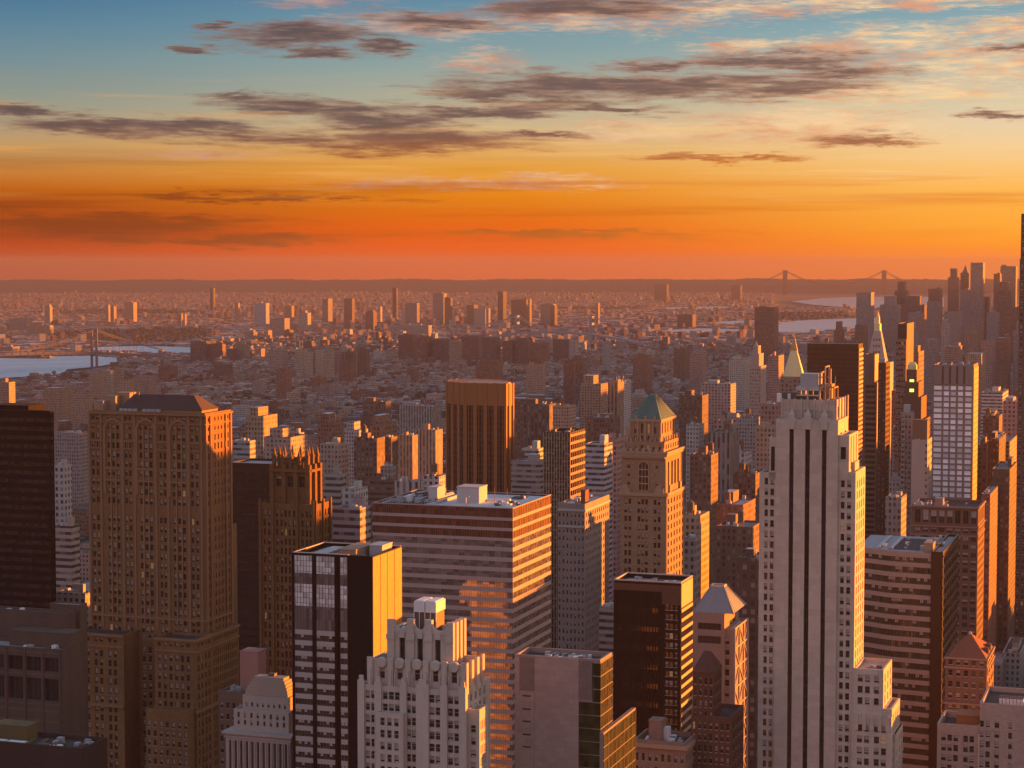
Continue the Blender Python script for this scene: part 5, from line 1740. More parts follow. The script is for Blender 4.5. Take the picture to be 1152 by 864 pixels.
def temple_block():
    t = Tower('temple_topped_block', 'small pale classical building with colonnade, two attic tiers and a stepped domed roof', 'building', 326.5, 828, 600, 'the small pale temple topped building')
    H, X, Y, Z = t.H, t.X, t.Y, t.Z
    st = stone('temple_stone', (.40, .34, .31), .12)
    xl = X(254)
    D = 16
    zz = Z(850)
    n = 11
    cols = t.grid(xl, 0, n, .46, .5)
    t.block(xl, 0, 0, D, H, 0, (cols, [(Z(905), Z(838))], 1.0, 'strip'), None, par=.5)
    t.part('cornice', st, lambda mb: [mb.box(xl - e, e, -e, D, z - h, z, 0, None, True) for z, h, e in ((H + .02, .7, .9), (H - 1.3, .5, .5))])
    t.part('column', st, lambda mb: [mb.cyl((a + b) / 2 - .46 * 0 + (b - a) * .95, -.1, .38, .34, 0, Z(838), 10) for a, b in cols])
    y1 = 2.2
    z1 = Z(802.5, 0, y1)
    a1 = X(263, y1, z1)
    t.block(a1, -1.5, y1, D - 2, z1, H - .6, (t.grid(a1, -1.5, 8, .34, .5), [(z1 - 2.4, z1 - .9), (z1 - 4.6, z1 - 3.2)], .3, 'sash'), None, rim=.5, par=.4)
    y2 = 4.5
    z2 = Z(786, 0, y2)
    a2, b2 = X(273, y2, z2), X(325, y2, z2)
    t.block(a2, b2, y2, D - 3, z2, z1 - .6, (t.grid(a2, b2, 8, .36, .4), [(z1 + .6, z1 + 1.8)], .3, 'sash'), None, rim=.3, par=.2)
    def dome(mb):
        for k in range(6):
            u0, u1 = k / 6, (k + 1) / 6
            s = lambda u: .0 + 2.9 * u ** 1.5
            x0, x1 = a2 + .6 + s(u0) * 1.0, b2 - .6 - s(u0) * 1.0
            zt = Z(764, 0, y2 + 3)
            z0, z3 = z2 + (zt - z2) * u0, z2 + (zt - z2) * u1
            mb.box(x0, x1, y2 + .5 + s(u0) * .8, D - 3.5 - s(u0) * .8, z0, z3)
    t.part('stepped_dome', stone('dome_stone', (.36, .29, .24), .15), dome)
    t.unit((a2 + b2) / 2 - 1, (a2 + b2) / 2 + 1, y2 + 4, y2 + 6, Z(764, 0, y2 + 3), Z(761, 0, y2 + 3), FRAME)
    t.finish(st, GRAVEL)
    t = Tower('dark_stepped_block', 'dark low block with rooftop plant between the arched tower podium and the temple', 'building', 300, 781, 700)
    H, X, Y, Z = t.H, t.X, t.Y, t.Z
    xl, D = X(246), Y(312, 0, t.H)
    rw = t.rows(H - 4, 4, 2)
    t.block(xl, 0, 0, D, H, 0, (t.grid(xl, 0, 8, .5), rw, .3, 'sash'), None, par=1.5)
    zb = Z(757, -9, 8)
    t.unit(X(270, 8, zb), X(290, 8, zb), 8, 15, H - 1.5, Z(734, -9, 8), stone('pink_plaster', (.36, .2, .17), .1), 'bulkhead')
    t.clutter(xl + 1, X(268, 5), 3, 12, H - 1.5, 7, 3)
    t.clutter(X(292, 4), -1, 3, 12, H - 1.5, 4, 3)
    t.finish(stone('stepped_dark', (.17, .12, .09), .2), TAR)

def midtown_slabs():
    # wide dark slab
    t = Tower('dark_window_slab', 'wide plain dark brown slab with a bright striped edge behind the striped limestone tower', 'tower', 966, 387, 1700, 'the wide dark slab')
    H, X, Y, Z = t.H, t.X, t.Y, t.Z
    xl, D = X(908.3), Y(970.8, 0, t.H)
    t.block(xl, 0, 0, D, H, 0, par=1)
    gl = glass('slab_glass', (.06, .03, .018), .15, .1, .02, (1.7, 3.7))
    z = H - 4
    while z > Z(560):
        t.part('window_band', gl, lambda mb: mb.box(xl + .4, -.4, -.08, 0, z - 2.1, z))
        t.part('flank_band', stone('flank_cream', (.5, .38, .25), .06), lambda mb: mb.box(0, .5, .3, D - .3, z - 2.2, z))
        z -= 3.9
    t.part('roof_rim', stone('pale_cap', (.5, .42, .36), .1), lambda mb: mb.box(xl, 0, 0, .6, H, H + .5))
    t.finish(stone('slab_brown', (.075, .035, .02), .15), GRAVEL)
    # banded slender tower
    t = Tower('slender_banded_tower', 'slender grey tower with a smooth upper shaft and banded lower floors, edged in gold', 'tower', 984, 398.5, 1450)
    H, X, Y, Z = t.H, t.X, t.Y, t.Z
    xl, D = X(972.5), Y(988.5, 0, t.H)
    st = stone('slender_grey', (.19, .125, .095), .1)
    t.block(xl, 0, 0, D, H, 0, par=.8)
    t.part('recess', FRAME, lambda mb: mb.box(xl * .45, xl * .38, -.06, 0, Z(432), H))
    z2 = Z(430, 0, -1)
    x2 = X(986.5, -1, z2)
    D2 = Y(991, x2, z2)
    t.block(xl - .3, x2, -1, D2, z2, 0, ([(xl + 1.2, x2 - .8)], t.rows(z2 - 2, 3.9, 2.1), .4, 'panel'), None, par=.3)
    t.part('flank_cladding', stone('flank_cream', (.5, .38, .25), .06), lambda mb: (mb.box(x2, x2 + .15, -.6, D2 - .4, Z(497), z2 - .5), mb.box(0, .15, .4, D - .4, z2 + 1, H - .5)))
    t.finish(st, GRAVEL)
    t = Tower('slender_brown_tower', 'slender plain dark brown tower with a thin gold edge beside the banded one', 'tower', 996.8, 408, 1430)
    H, X, Y, Z = t.H, t.X, t.Y, t.Z
    xl, D = X(988), Y(1001.5, 0, t.H)
    t.block(xl, 0, 0, D, H, 0, (t.grid(xl, 0, 2, .3), t.rows(H - 6, 3.8, 1.8), .2, 'sash'), (t.grid(.5, D - .5, 4, .5), t.rows(H - 3, 3.8, 2.2), .4, 'sash'), par=.8)
    t.unit(xl + 1, -1, 2, 6, H - .8, H + 2.5, METAL)
    t.finish(stone('slender_brown', (.09, .04, .026), .1), TAR)
    # banded pair further back
    t = Tower('brick_banded_tower', 'brick tower with pale floor bands and a darker blank upper shaft', 'tower', 1020.5, 364, 1650, 'the brick banded tower')
    H, X, Y, Z = t.H, t.X, t.Y, t.Z
    xl, D = X(1010), Y(1028, 0, t.H)
    t.block(xl, 0, 0, D, H, 0, par=.8)
    t.part('upper_shaft', stone('upper_dark', (.09, .05, .035), .1), lambda mb: mb.box(xl + .2, -.2, -.15, 0, Z(381), H - .6))
    z2 = Z(382, 0, -3)
    a = X(1008, -3, z2)
    b = X(1019.5, -3, z2)
    rows = t.rows(z2 - 2, 4.4, 2.2, Z(520))
    t.block(a, b, -3, -.02, z2, 0, (t.grid(a, b, 4, .75), rows, .4, 'sash'), None)
    t.finish(stone('band_brick', (.25, .155, .11), .12), TAR)
    t = Tower('gold_edged_pair', 'twin stepped brown tower with a broad orange flank behind the lantern crowned tower', 'tower', 1033.5, 396, 1600)
    H, X, Y, Z = t.H, t.X, t.Y, t.Z
    xl, D = X(1028.8), Y(1039.5, 0, t.H)
    rows = t.rows(H - 3, 3.9, 2.0, 60)
    t.block(xl, 0, 0, D, H, 0, (t.grid(xl, 0, 2, .4), rows, .3, 'sash'), (t.grid(.5, D - .5, 5, .35), rows, .3, 'sash'))
    t.block(xl, -.8, 2, D * .5, Z(389, 0, 2), H - 1.1)
    t.finish(stone('edge_brown', (.26, .16, .105), .1), TAR)
    # lantern crowned tower
    t = Tower('lantern_crown_tower', 'stepped dark tower with two glowing yellow-green windows in a small gold capped lantern', 'tower', 1040, 472, 1400, 'the lantern crowned tower')
    H, X, Y, Z = t.H, t.X, t.Y, t.Z
    st = stone('lantern_brown', (.17, .10, .07), .12)
    xl, D = X(1011), Y(1046.5, 0, t.H)
    rows = t.rows(H - 2, 3.8, 2.0)
    t.block(xl, 0, 0, D, H, 0, (t.grid(xl, 0, 8, .42), rows, .3, 'sash'), (t.grid(.6, D - .6, 6, .42), rows, .3, 'sash'))
    for (p0, p1, w, top, yy) in ((1015, 1036.5, 1042.5, 447, 3), (1018, 1033.5, 1038, 430, 5), (1019.8, 1031.5, 1034.5, 416, 6)):
        z = Z(top, 0, yy)
        a, b = X(p0, yy, z), X(p1, yy, z)
        t.block(a, b, yy, max(yy + 4, Y(w, b, z)), z, H - 2, rim=.4, par=.3)
    zc = Z(416, 0, 6)
    a, b = X(1021, 7, zc), X(1031, 7, zc)
    t.part('lantern_cap', stone('floodlit_gold_leaf', (.78, .66, .32), .1, .5), lambda mb: (mb.box(a, b, 7, 11, zc - .5, Z(411, 0, 7)), mb.loft([(a, 7, Z(411, 0, 7)), (b, 7, Z(411, 0, 7)), (b, 11, Z(411, 0, 7)), (a, 11, Z(411, 0, 7))], [(a + 1.5, 8.5, Z(407.5, 0, 7)), (b - 1.5, 8.5, Z(407.5, 0, 7)), (b - 1.5, 9.5, Z(407.5, 0, 7)), (a + 1.5, 9.5, Z(407.5, 0, 7))])))
    glow = lit('lantern_glow', (.75, .9, .12), .4)
    for q, yy in ((429, 6), (439.5, 5)):
        xm = X(1025.3, yy - .1, H)
        t.part('lantern_window', glow, lambda mb: mb.box(xm - 1.5, xm + 1.5, yy - .15, yy, Z(q + 1.8, 0, yy), Z(q - 1.8, 0, yy)))
    t.finish(st, TAR)

def spires():
    # gold pyramid
    t = Tower('gold_pyramid_tower', 'stone tower crowned by a tall pale gold pyramid spire', 'tower', 906, 424, 1800, 'the gold pyramid')
    H, X, Y, Z = t.H, t.X, t.Y, t.Z
    st = stone('gold_tower_stone', (.27, .2, .165), .12)
    xl, D = X(878), Y(912, 0, t.H)
    rows = t.rows(H - 3, 4, 2.2)
    t.block(xl, 0, 0, D, H, 0, (t.grid(xl, 0, 6, .4), rows, .3, 'sash'), None)
    cx, cy = X(893, D / 2), D / 2
    r = (X(905, D / 2) - X(881.5, D / 2)) / 2 * 1.06
    za, zm = Z(377, cx, cy), Z(394, cx, cy)
    gold = stone('floodlit_gold_leaf', (.78, .66, .32), .1, .5)  # gold leaf paled: its floodlighting is put into the base colour
    def pyr(mb):
        o = lambda q, z: [(cx + q * math.cos(math.pi / 8 + k * math.pi / 4), cy + q * math.sin(math.pi / 8 + k * math.pi / 4), z) for k in range(8)]
        mb.loft(o(r, H - .5), o(r * .30, zm), 0)
        mb.loft(o(r * .36, zm), o(r * .30, zm + 2.5), 1)
        mb.loft(o(r * .28, zm + 2.5), o(.25, za), 1)
    t.part('pyramid_spire', [gold, stone('dull_gold', (.5, .3, .12), .1, .5)], pyr)
    t.finish(st, TAR)
    # white clock tower with pyramid top
    t = Tower('white_campanile', 'white campanile tower with a tall tapering spire and small gilded lantern', 'tower', 1001, 408, 1900, 'the white campanile')
    H, X, Y, Z = t.H, t.X, t.Y, t.Z
    st = stone('campanile_marble', (.42, .35, .31), .08)
    xl, D = X(977.5), Y(1006, 0, t.H)
    D = min(D, 24)
    rows = t.rows(H - 4, 4.2, 2.2)
    t.block(xl, 0, 0, D, H, 0, (t.grid(xl, 0, 6, .4), rows, .3, 'sash'), None)
    cx, cy = X(987, D / 2), D / 2
    q = -xl / 2
    sq = lambda r, z: [(cx - r, cy - r, z), (cx + r, cy - r, z), (cx + r, cy + r, z), (cx - r, cy + r, z)]
    z1, z2, z3, z4 = Z(372, cx, cy), Z(364, cx, cy), Z(357, cx, cy), Z(350, cx, cy)
    t.part('spire', st, lambda mb: (mb.loft(sq(q * .92, H - 1.2), sq(q * .34, z1))))
    t.part('spire_window', FRAME, lambda mb: [mb.box(cx + q * (.0 + .22 * (j - 1)) * 1.2 - .5, cx + q * .22 * (j - 1) * 1.2 + .5, cy - q * (.92 - .58 * (k + .5) / 5) - .3, cy, H + (z1 - H) * (k + .4) / 5, H + (z1 - H) * (k + .4) / 5 + 2.2) for k in range(4) for j in range(3)])
    t.part('lantern', gold, lambda mb: (mb.cyl(cx, cy, q * .36, q * .34, z1, z2, 8), mb.cyl(cx, cy, q * .22, q * .2, z2, z3, 8), mb.cyl(cx, cy, q * .2, .15, z3, z4, 8)))
    t.finish(st, TAR)
    # stepped white tower with lit flank
    t = Tower('stepped_pale_tower', 'pale stepped stone tower narrowing to a rounded top with a lit edge', 'tower', 856, 412, 2300)
    H, X, Y, Z = t.H, t.X, t.Y, t.Z
    st = stone('stepped_pale', (.36, .29, .26), .1)
    xl, D = X(843.5), Y(862, 0, t.H)
    rows = t.rows(H - 3, 4, 2.1)
    t.block(xl, 0, 0, D, H, 0, (t.grid(xl, 0, 5, .4), rows, .3, 'sash'), None)
    for p0, p1, w, top, yy in ((845.5, 854, 859, 398, 2), (847.5, 853, 856, 389, 4)):
        z = Z(top, 0, yy)
        a, b = X(p0, yy, z), X(p1, yy, z)
        t.block(a, b, yy, max(yy + 5, Y(w, b, z)), z, H - 2)
    z = Z(389, 0, 4)
    a, b = X(848, 5, z), X(852.5, 5, z)
    t.part('dome', st, lambda mb: mb.cyl((a + b) / 2, 7, (b - a) / 2, .4, z - .5, Z(384, 0, 5), 10))
    t.finish(st, TAR)
    # huge tower at the edge
    t = Tower('stone_skyscraper', 'towering dark stone skyscraper of which only a thin edge is seen', 'tower', 1210, 240, 1330)
    H, X, Y, Z = t.H, t.X, t.Y, t.Z
    zz = H
    a = X(1149, 0, Z(240))
    rows = t.rows(H - 6, 4, 2.2)
    st = stone('skyscraper_stone', (.12, .085, .07), .1)
    t.block(a, X(1200), 0, 40, H, 0, (t.grid(a, X(1200), 9, .4), rows, .4, 'sash'), None)
    z2 = Z(291)
    b = X(1147.3, -2, z2)
    t.block(b, X(1215), -2, 42, z2, 0, (t.grid(b, X(1215), 12, .4), t.rows(z2 - 4, 4, 2.2), .4, 'sash'), None)
    t.finish(st, TAR)
    # pier ribbed pale tower low at the edge
    t = Tower('pale_pier_tower', 'pale pier ribbed tower with lower wing beside the far edge', 'tower', 1151, 530, 1650, 'the pale pier ribbed tower')
    H, X, Y, Z = t.H, t.X, t.Y, t.Z
    st = stone('pier_stone', (.32, .22, .17), .12)
    xl = X(1137.5)
    rows = t.rows(H - 4, 4, 2.6)
    t.block(xl, X(1160), 0, 22, H, 0, (t.grid(xl, X(1160), 5, .5), rows, .5, 'sash'), None)
    z2 = Z(561, xl, -3)
    a2 = X(1135, -3, z2)
    t.block(a2, X(1160), -3, 0, z2, 0, (t.grid(a2, X(1160), 6, .5), t.rows(z2 - 3, 4, 2.6), .5, 'sash'), None)
    z3 = Z(588, a2, -4)
    a3 = X(1117, -4, z3)
    t.block(a3, a2, -4, 16, z3, 0, (t.grid(a3, a2, 3, .5), t.rows(z3 - 3, 4, 2.6), .5, 'sash'), None)
    t.part('roof_fan', WHITE, lambda mb: [mb.cyl(X(p, 5), 5, 1.5, 1.3, H - 1.1, H + 2, 10) for p in (1141, 1146)])
    t.clutter(a3 + 1, a2 - 1, 0, 12, z3 - 1.1, 6, 3)
    t.finish(st, GRAVEL)

def beyond_the_frame():
    # unseen towers added west of the view, placed and sized to shade parts of it
    for label, sd, q, w, dd, H in (('unseen tower added west of the view to shade the arched brick tower', 800, -754, 60, 45, 208), ('unseen tower added west of the view to shade the gothic tower', 880, -693, 38, 30, 192), ('unseen broad block added west of the view to shade the curved block', 900, -615, 74, 50, 168)):
        hs = Vector((math.sin(R(SUN_AZ)), math.cos(R(SUN_AZ)), 0))
        hp = Vector((hs.y, -hs.x, 0))
        P = hs * sd + hp * q
        t = Tower('shade_tower', label, 'tower', 1300, 400, 900)
        t.base = Vector((P.x, P.y, gz(P.x, P.y)))
        t.root.location = t.base
        t.H = H
        c = w * .72
        rows = t.rows(H - 4, 4, 2.4)
        t.block(-c / 2, c / 2, 0, c * .9, H, 0, (t.grid(-c / 2, c / 2, 9, .6), rows, .3, 'sash'), (t.grid(1, c * .9 - 1, 8, .6), rows, .3, 'sash'))
        t.finish(stone('shade_tower_grey', (.25, .22, .2), .1), TAR)

for fn in (beyond_the_frame, deco_tower, striped_tower, banded_block, lit_flank_tower, cathedral_tower, gothic_tower, green_pyramid_tower, bronze_tower, ribbed_midrise, flank_lit_loft,
           grey_blank_block, brown_slab, mansard_tower, brown_stepped, low_roof_block, curved_block, brick_pyramid_block, white_corner_blocks, white_grid_tower,
           blank_white_slab, arcade_block, dark_left_tower, gridded_low_block, temple_block, midtown_slabs, spires):
    fn()
# ------------------------------------------------------------------ ground, water, hills
def ring_ground():
    m, T, b = base_mat('ground')
    pos = T.n('ShaderNodeNewGeometry').outputs['Position']
    n = T.noise(pos, .004, 6, .65).outputs[0]
    n2 = T.noise(pos, .05, 4, .7).outputs[0]
    T.put(b.inputs['Base Color'], T.mix(T.m('ADD', T.m('MULTIPLY', n, .6), T.m('MULTIPLY', n2, .5)), (.035, .027, .024), (.13, .095, .08)))
    b.inputs['Roughness'].default_value = .95
    rad = [0, 300, 600, 1000, 1500, 2000, 3000, 4000, 5000, 6000, 7000, 8000, 9000, 10000, 12000, 14000, 15500, 17000, 18500, 20000, 21500]
    n = 128
    vs, fs = [(0, 0, 0)], []
    for r in rad[1:]:
        vs += [(r * math.sin(2 * math.pi * k / n), r * math.cos(2 * math.pi * k / n), gz(r, 0)) for k in range(n)]
    for k in range(n):
        fs.append((0, 1 + (k + 1) % n, 1 + k))
    for i in range(len(rad) - 2):
        a, c = 1 + i * n, 1 + (i + 1) * n
        for k in range(n):
            j = (k + 1) % n
            fs.append((a + k, a + j, c + j, c + k))
    me = bpy.data.meshes.new('ground')
    me.from_pydata(vs, [], fs)
    me.materials.append(m)
    o = bpy.data.objects.new('ground', me)
    COL.objects.link(o)
    o['kind'] = 'structure'
ring_ground()

WATER = []
def water(name, pts, h, mat):
    g = [on_ground(x, y, h) for x, y in pts]
    WATER.append([(p.x, p.y) for p in g])
    # subdivide by fan of strips: triangulate with bmesh
    import bmesh
    bm = bmesh.new()
    f = bm.faces.new([bm.verts.new(p) for p in g])
    bmesh.ops.triangulate(bm, faces=[f])
    bmesh.ops.subdivide_edges(bm, edges=bm.edges[:], cuts=4, use_grid_fill=True)
    for v in bm.verts:
        v.co.z = gz(v.co.x, v.co.y) + h
    me = bpy.data.meshes.new(name)
    bm.to_mesh(me)
    bm.free()
    me.materials.append(mat)
    o = bpy.data.objects.new(name, me)
    COL.objects.link(o)
    o['kind'] = 'structure'

def water_mat(name, rgb, rough):
    m, T, b = base_mat(name)
    pos = T.n('ShaderNodeNewGeometry').outputs['Position']
    n = T.noise(T.vm('MULTIPLY', pos, (.012, .004, 0)), 1.0, 5, .6).outputs[0]
    T.put(b.inputs['Base Color'], T.mix(n, tuple(c * .7 for c in rgb), tuple(c * 1.3 for c in rgb)))
    b.inputs['Roughness'].default_value = rough
    bp = T.n('ShaderNodeBump')
    bp.inputs['Strength'].default_value = .25
    bp.inputs['Distance'].default_value = 2.0
    T.put(bp.inputs['Height'], T.noise(pos, .05, 4, .6).outputs[0])
    T.put(b.inputs['Normal'], bp.outputs[0])
    return m
W1 = water_mat('river_water', (.56, .66, .68), .5)  # pale base colour carries the sky reflected off the waves
W2 = water_mat('bay_water', (.60, .58, .56), .42)
water('river', [(-120, 402), (55, 403.5), (60, 401), (99, 400), (131, 402.5), (132, 408), (112, 412), (76, 415.5), (69, 421), (0, 425.5), (-120, 431)], 3.0, W1)
water('river', [(104, 390.5), (160, 389), (214, 390.5), (215, 398.5), (167, 396.5), (104, 394)], 3.0, W1)
water('bay', [(862, 366), (876, 362.5), (900, 360.5), (935, 359), (1010, 356.5), (1010, 368), (935, 372), (912, 375.5), (872, 374)], 3.0, W2)
water('bay', [(804, 362), (852, 359.5), (852, 364.5), (806, 365.5)], 3.0, W2)
water('bay', [(738, 372), (786, 369), (850, 371), (850, 374.5), (740, 375)], 3.0, W2)
water('bay', [(890, 339), (925, 335.5), (965, 334), (1062, 334), (1062, 345), (1000, 347), (958, 346), (915, 343)], 5.0, W2)
water('bay', [(745, 346), (815, 344.5), (830, 347), (750, 348.5)], 3.0, W2)

from mathutils import noise as mnoise
def hills():
    m = stone('hill', (.07, .05, .04), .3)
    rnd = random.Random(3)
    mb = MB()
    for d, base, amp, seed in ((19000, 114, 8, 1),):
        n = 420
        prev = None
        for k in range(n + 1):
            az = R(-24 + 48 * k / n)
            x, y = d * math.sin(az), d * math.cos(az)
            f = sum(math.sin(k * q * .21 + seed * q) / q for q in (1, 2.3, 4.1, 7.7)) * .5
            h = max(4, base + amp * f + rnd.uniform(-3.5, 3.5) + 5 * mnoise.noise((k * .11, 3, 1)) + (6 * min(1, max(0, (k / n - .5) * 6)) if d > 18000 else 0))
            cur = (Vector((x, y, gz(x, y) - 5)), Vector((x * 1.02, y * 1.02, gz(x, y) + h)), Vector((x * 1.06, y * 1.06, gz(x, y) + h)), Vector((x * 1.1, y * 1.1, gz(x * 1.1, y * 1.1) - 5)))
            if prev:
                for i in range(3):
                    mb.face([prev[i], cur[i], cur[i + 1], prev[i + 1]])
            prev = cur
    mb.build('hills', m, None, kind='structure')
hills()

# ------------------------------------------------------------------ bridges
def suspension(name, label, p0, p1, d0, d1, ztow, zdeck, legs, side, mat, towerw, sag=.12):
    A, B = at_depth(p0, 400, d0), at_depth(p1, 400, d1)
    A.z, B.z = gz(A.x, A.y), gz(B.x, B.y)
    root = bpy.data.objects.new(name, None)
    COL.objects.link(root)
    root.location = A
    setp(root, label, 'bridge', None, 'thing')
    u = (B - A)
    L = u.length
    u.normalize()
    v = Vector((-u.y, u.x, 0)).normalized()
    for T_ in (Vector((0, 0, 0)), B - A):
        mb = MB()
        for s in (-1, 1):
            c = T_ + v * s * legs
            mb.bar(c, c + Vector((0, 0, ztow)), towerw)
        for z in (zdeck * .9, zdeck + (ztow - zdeck) * .55, ztow - towerw * .6):
            mb.bar(T_ - v * legs + Vector((0, 0, z)), T_ + v * legs + Vector((0, 0, z)), towerw * 1.0)
        mb.build('bridge_tower', mat, root)
    def rel(t):
        return u * (L * t)
    mb = MB()
    n = 12
    tt = [-side / L + (1 + 2 * side / L) * k / n for k in range(n + 1)]
    for a, b in zip(tt[:-1], tt[1:]):
        lift = lambda t: zdeck + 6 * (1 - ((t - .5) * 2) ** 2)
        pa, pb = rel(a) + Vector((0, 0, lift(a))), rel(b) + Vector((0, 0, lift(b)))
        w = legs * .95
        lo = [pa - v * w, pb - v * w, pb + v * w, pa + v * w]
        mb.loft([p - Vector((0, 0, 7)) for p in lo], lo)
    mb.build('deck', mat, root)
    for s in (-1, 1):
        mb = MB()
        hb = MB()
        pts = []
        for k in range(41):
            t = -side / L + (1 + 2 * side / L) * k / 40
            if t < 0:
                z = ztow + (zdeck - ztow) * (-t * L / side) ** .8
            elif t > 1:
                z = ztow + (zdeck - ztow) * ((t - 1) * L / side) ** .8
            else:
                z = zdeck + 9 + (ztow - zdeck - 9) * (2 * t - 1) ** 2
            pts.append(rel(t) + v * s * legs + Vector((0, 0, z)))
        for a, b in zip(pts[:-1], pts[1:]):
            mb.bar(a, b, towerw * .16 + .6)
            hb.bar(a, Vector((a.x, a.y, zdeck - 1)), .5)
        mb.build('main_cable', mat, root)
        hb.build('suspender', mat, root)
    return root
DARKSTEEL = stone('dark_bridge_steel', (.03, .025, .025), .1, .6)
STEEL = stone('bridge_steel', (.08, .075, .085), .1, .6)
suspension('suspension_bridge', 'long distant suspension bridge spanning the mouth of the bay under the orange sky', 882.5, 993.5, 17600, 18100, 211, 70, 16, 370, DARKSTEEL, 19)
suspension('suspension_bridge', 'blue grey suspension bridge with two steel towers half hidden by river side housing', 582, 666, 6350, 6250, 96, 42, 12, 220, stone('blue_steel', (.26, .29, .33), .1, .6), 8)
suspension('suspension_bridge', 'steel truss suspension bridge with one braced tower standing in the pale river', 106, -90, 4950, 4600, 100, 42, 10, 200, stone('faded_steel', (.17, .155, .17), .1, .6), 5.5)
LAND.extend([('the far bay bridge', 937, 318), ('the grey steel bridge', 624, 368), ('the river bridge tower', 106, 395), ('the pale bay water', 920, 366)])

# ------------------------------------------------------------------ lesser buildings: tinted walls, roofs, huts, tanks
TINTS = {
    'red brick': (.20, .088, .060), 'brown': (.135, .078, .055), 'tan': (.33, .235, .165), 'beige': (.40, .32, .255), 'grey': (.25, .225, .215),
    'pale grey': (.33, .305, .29), 'white': (.45, .42, .395), 'dark': (.06, .045, .04), 'pinkish': (.34, .215, .18), 'blue grey': (.27, .32, .36), 'rust': (.25, .12, .07)}
ROOFS = [(.06, .05, .048), (.10, .085, .08), (.17, .15, .14), (.26, .245, .24), (.36, .35, .35), (.48, .47, .47)]

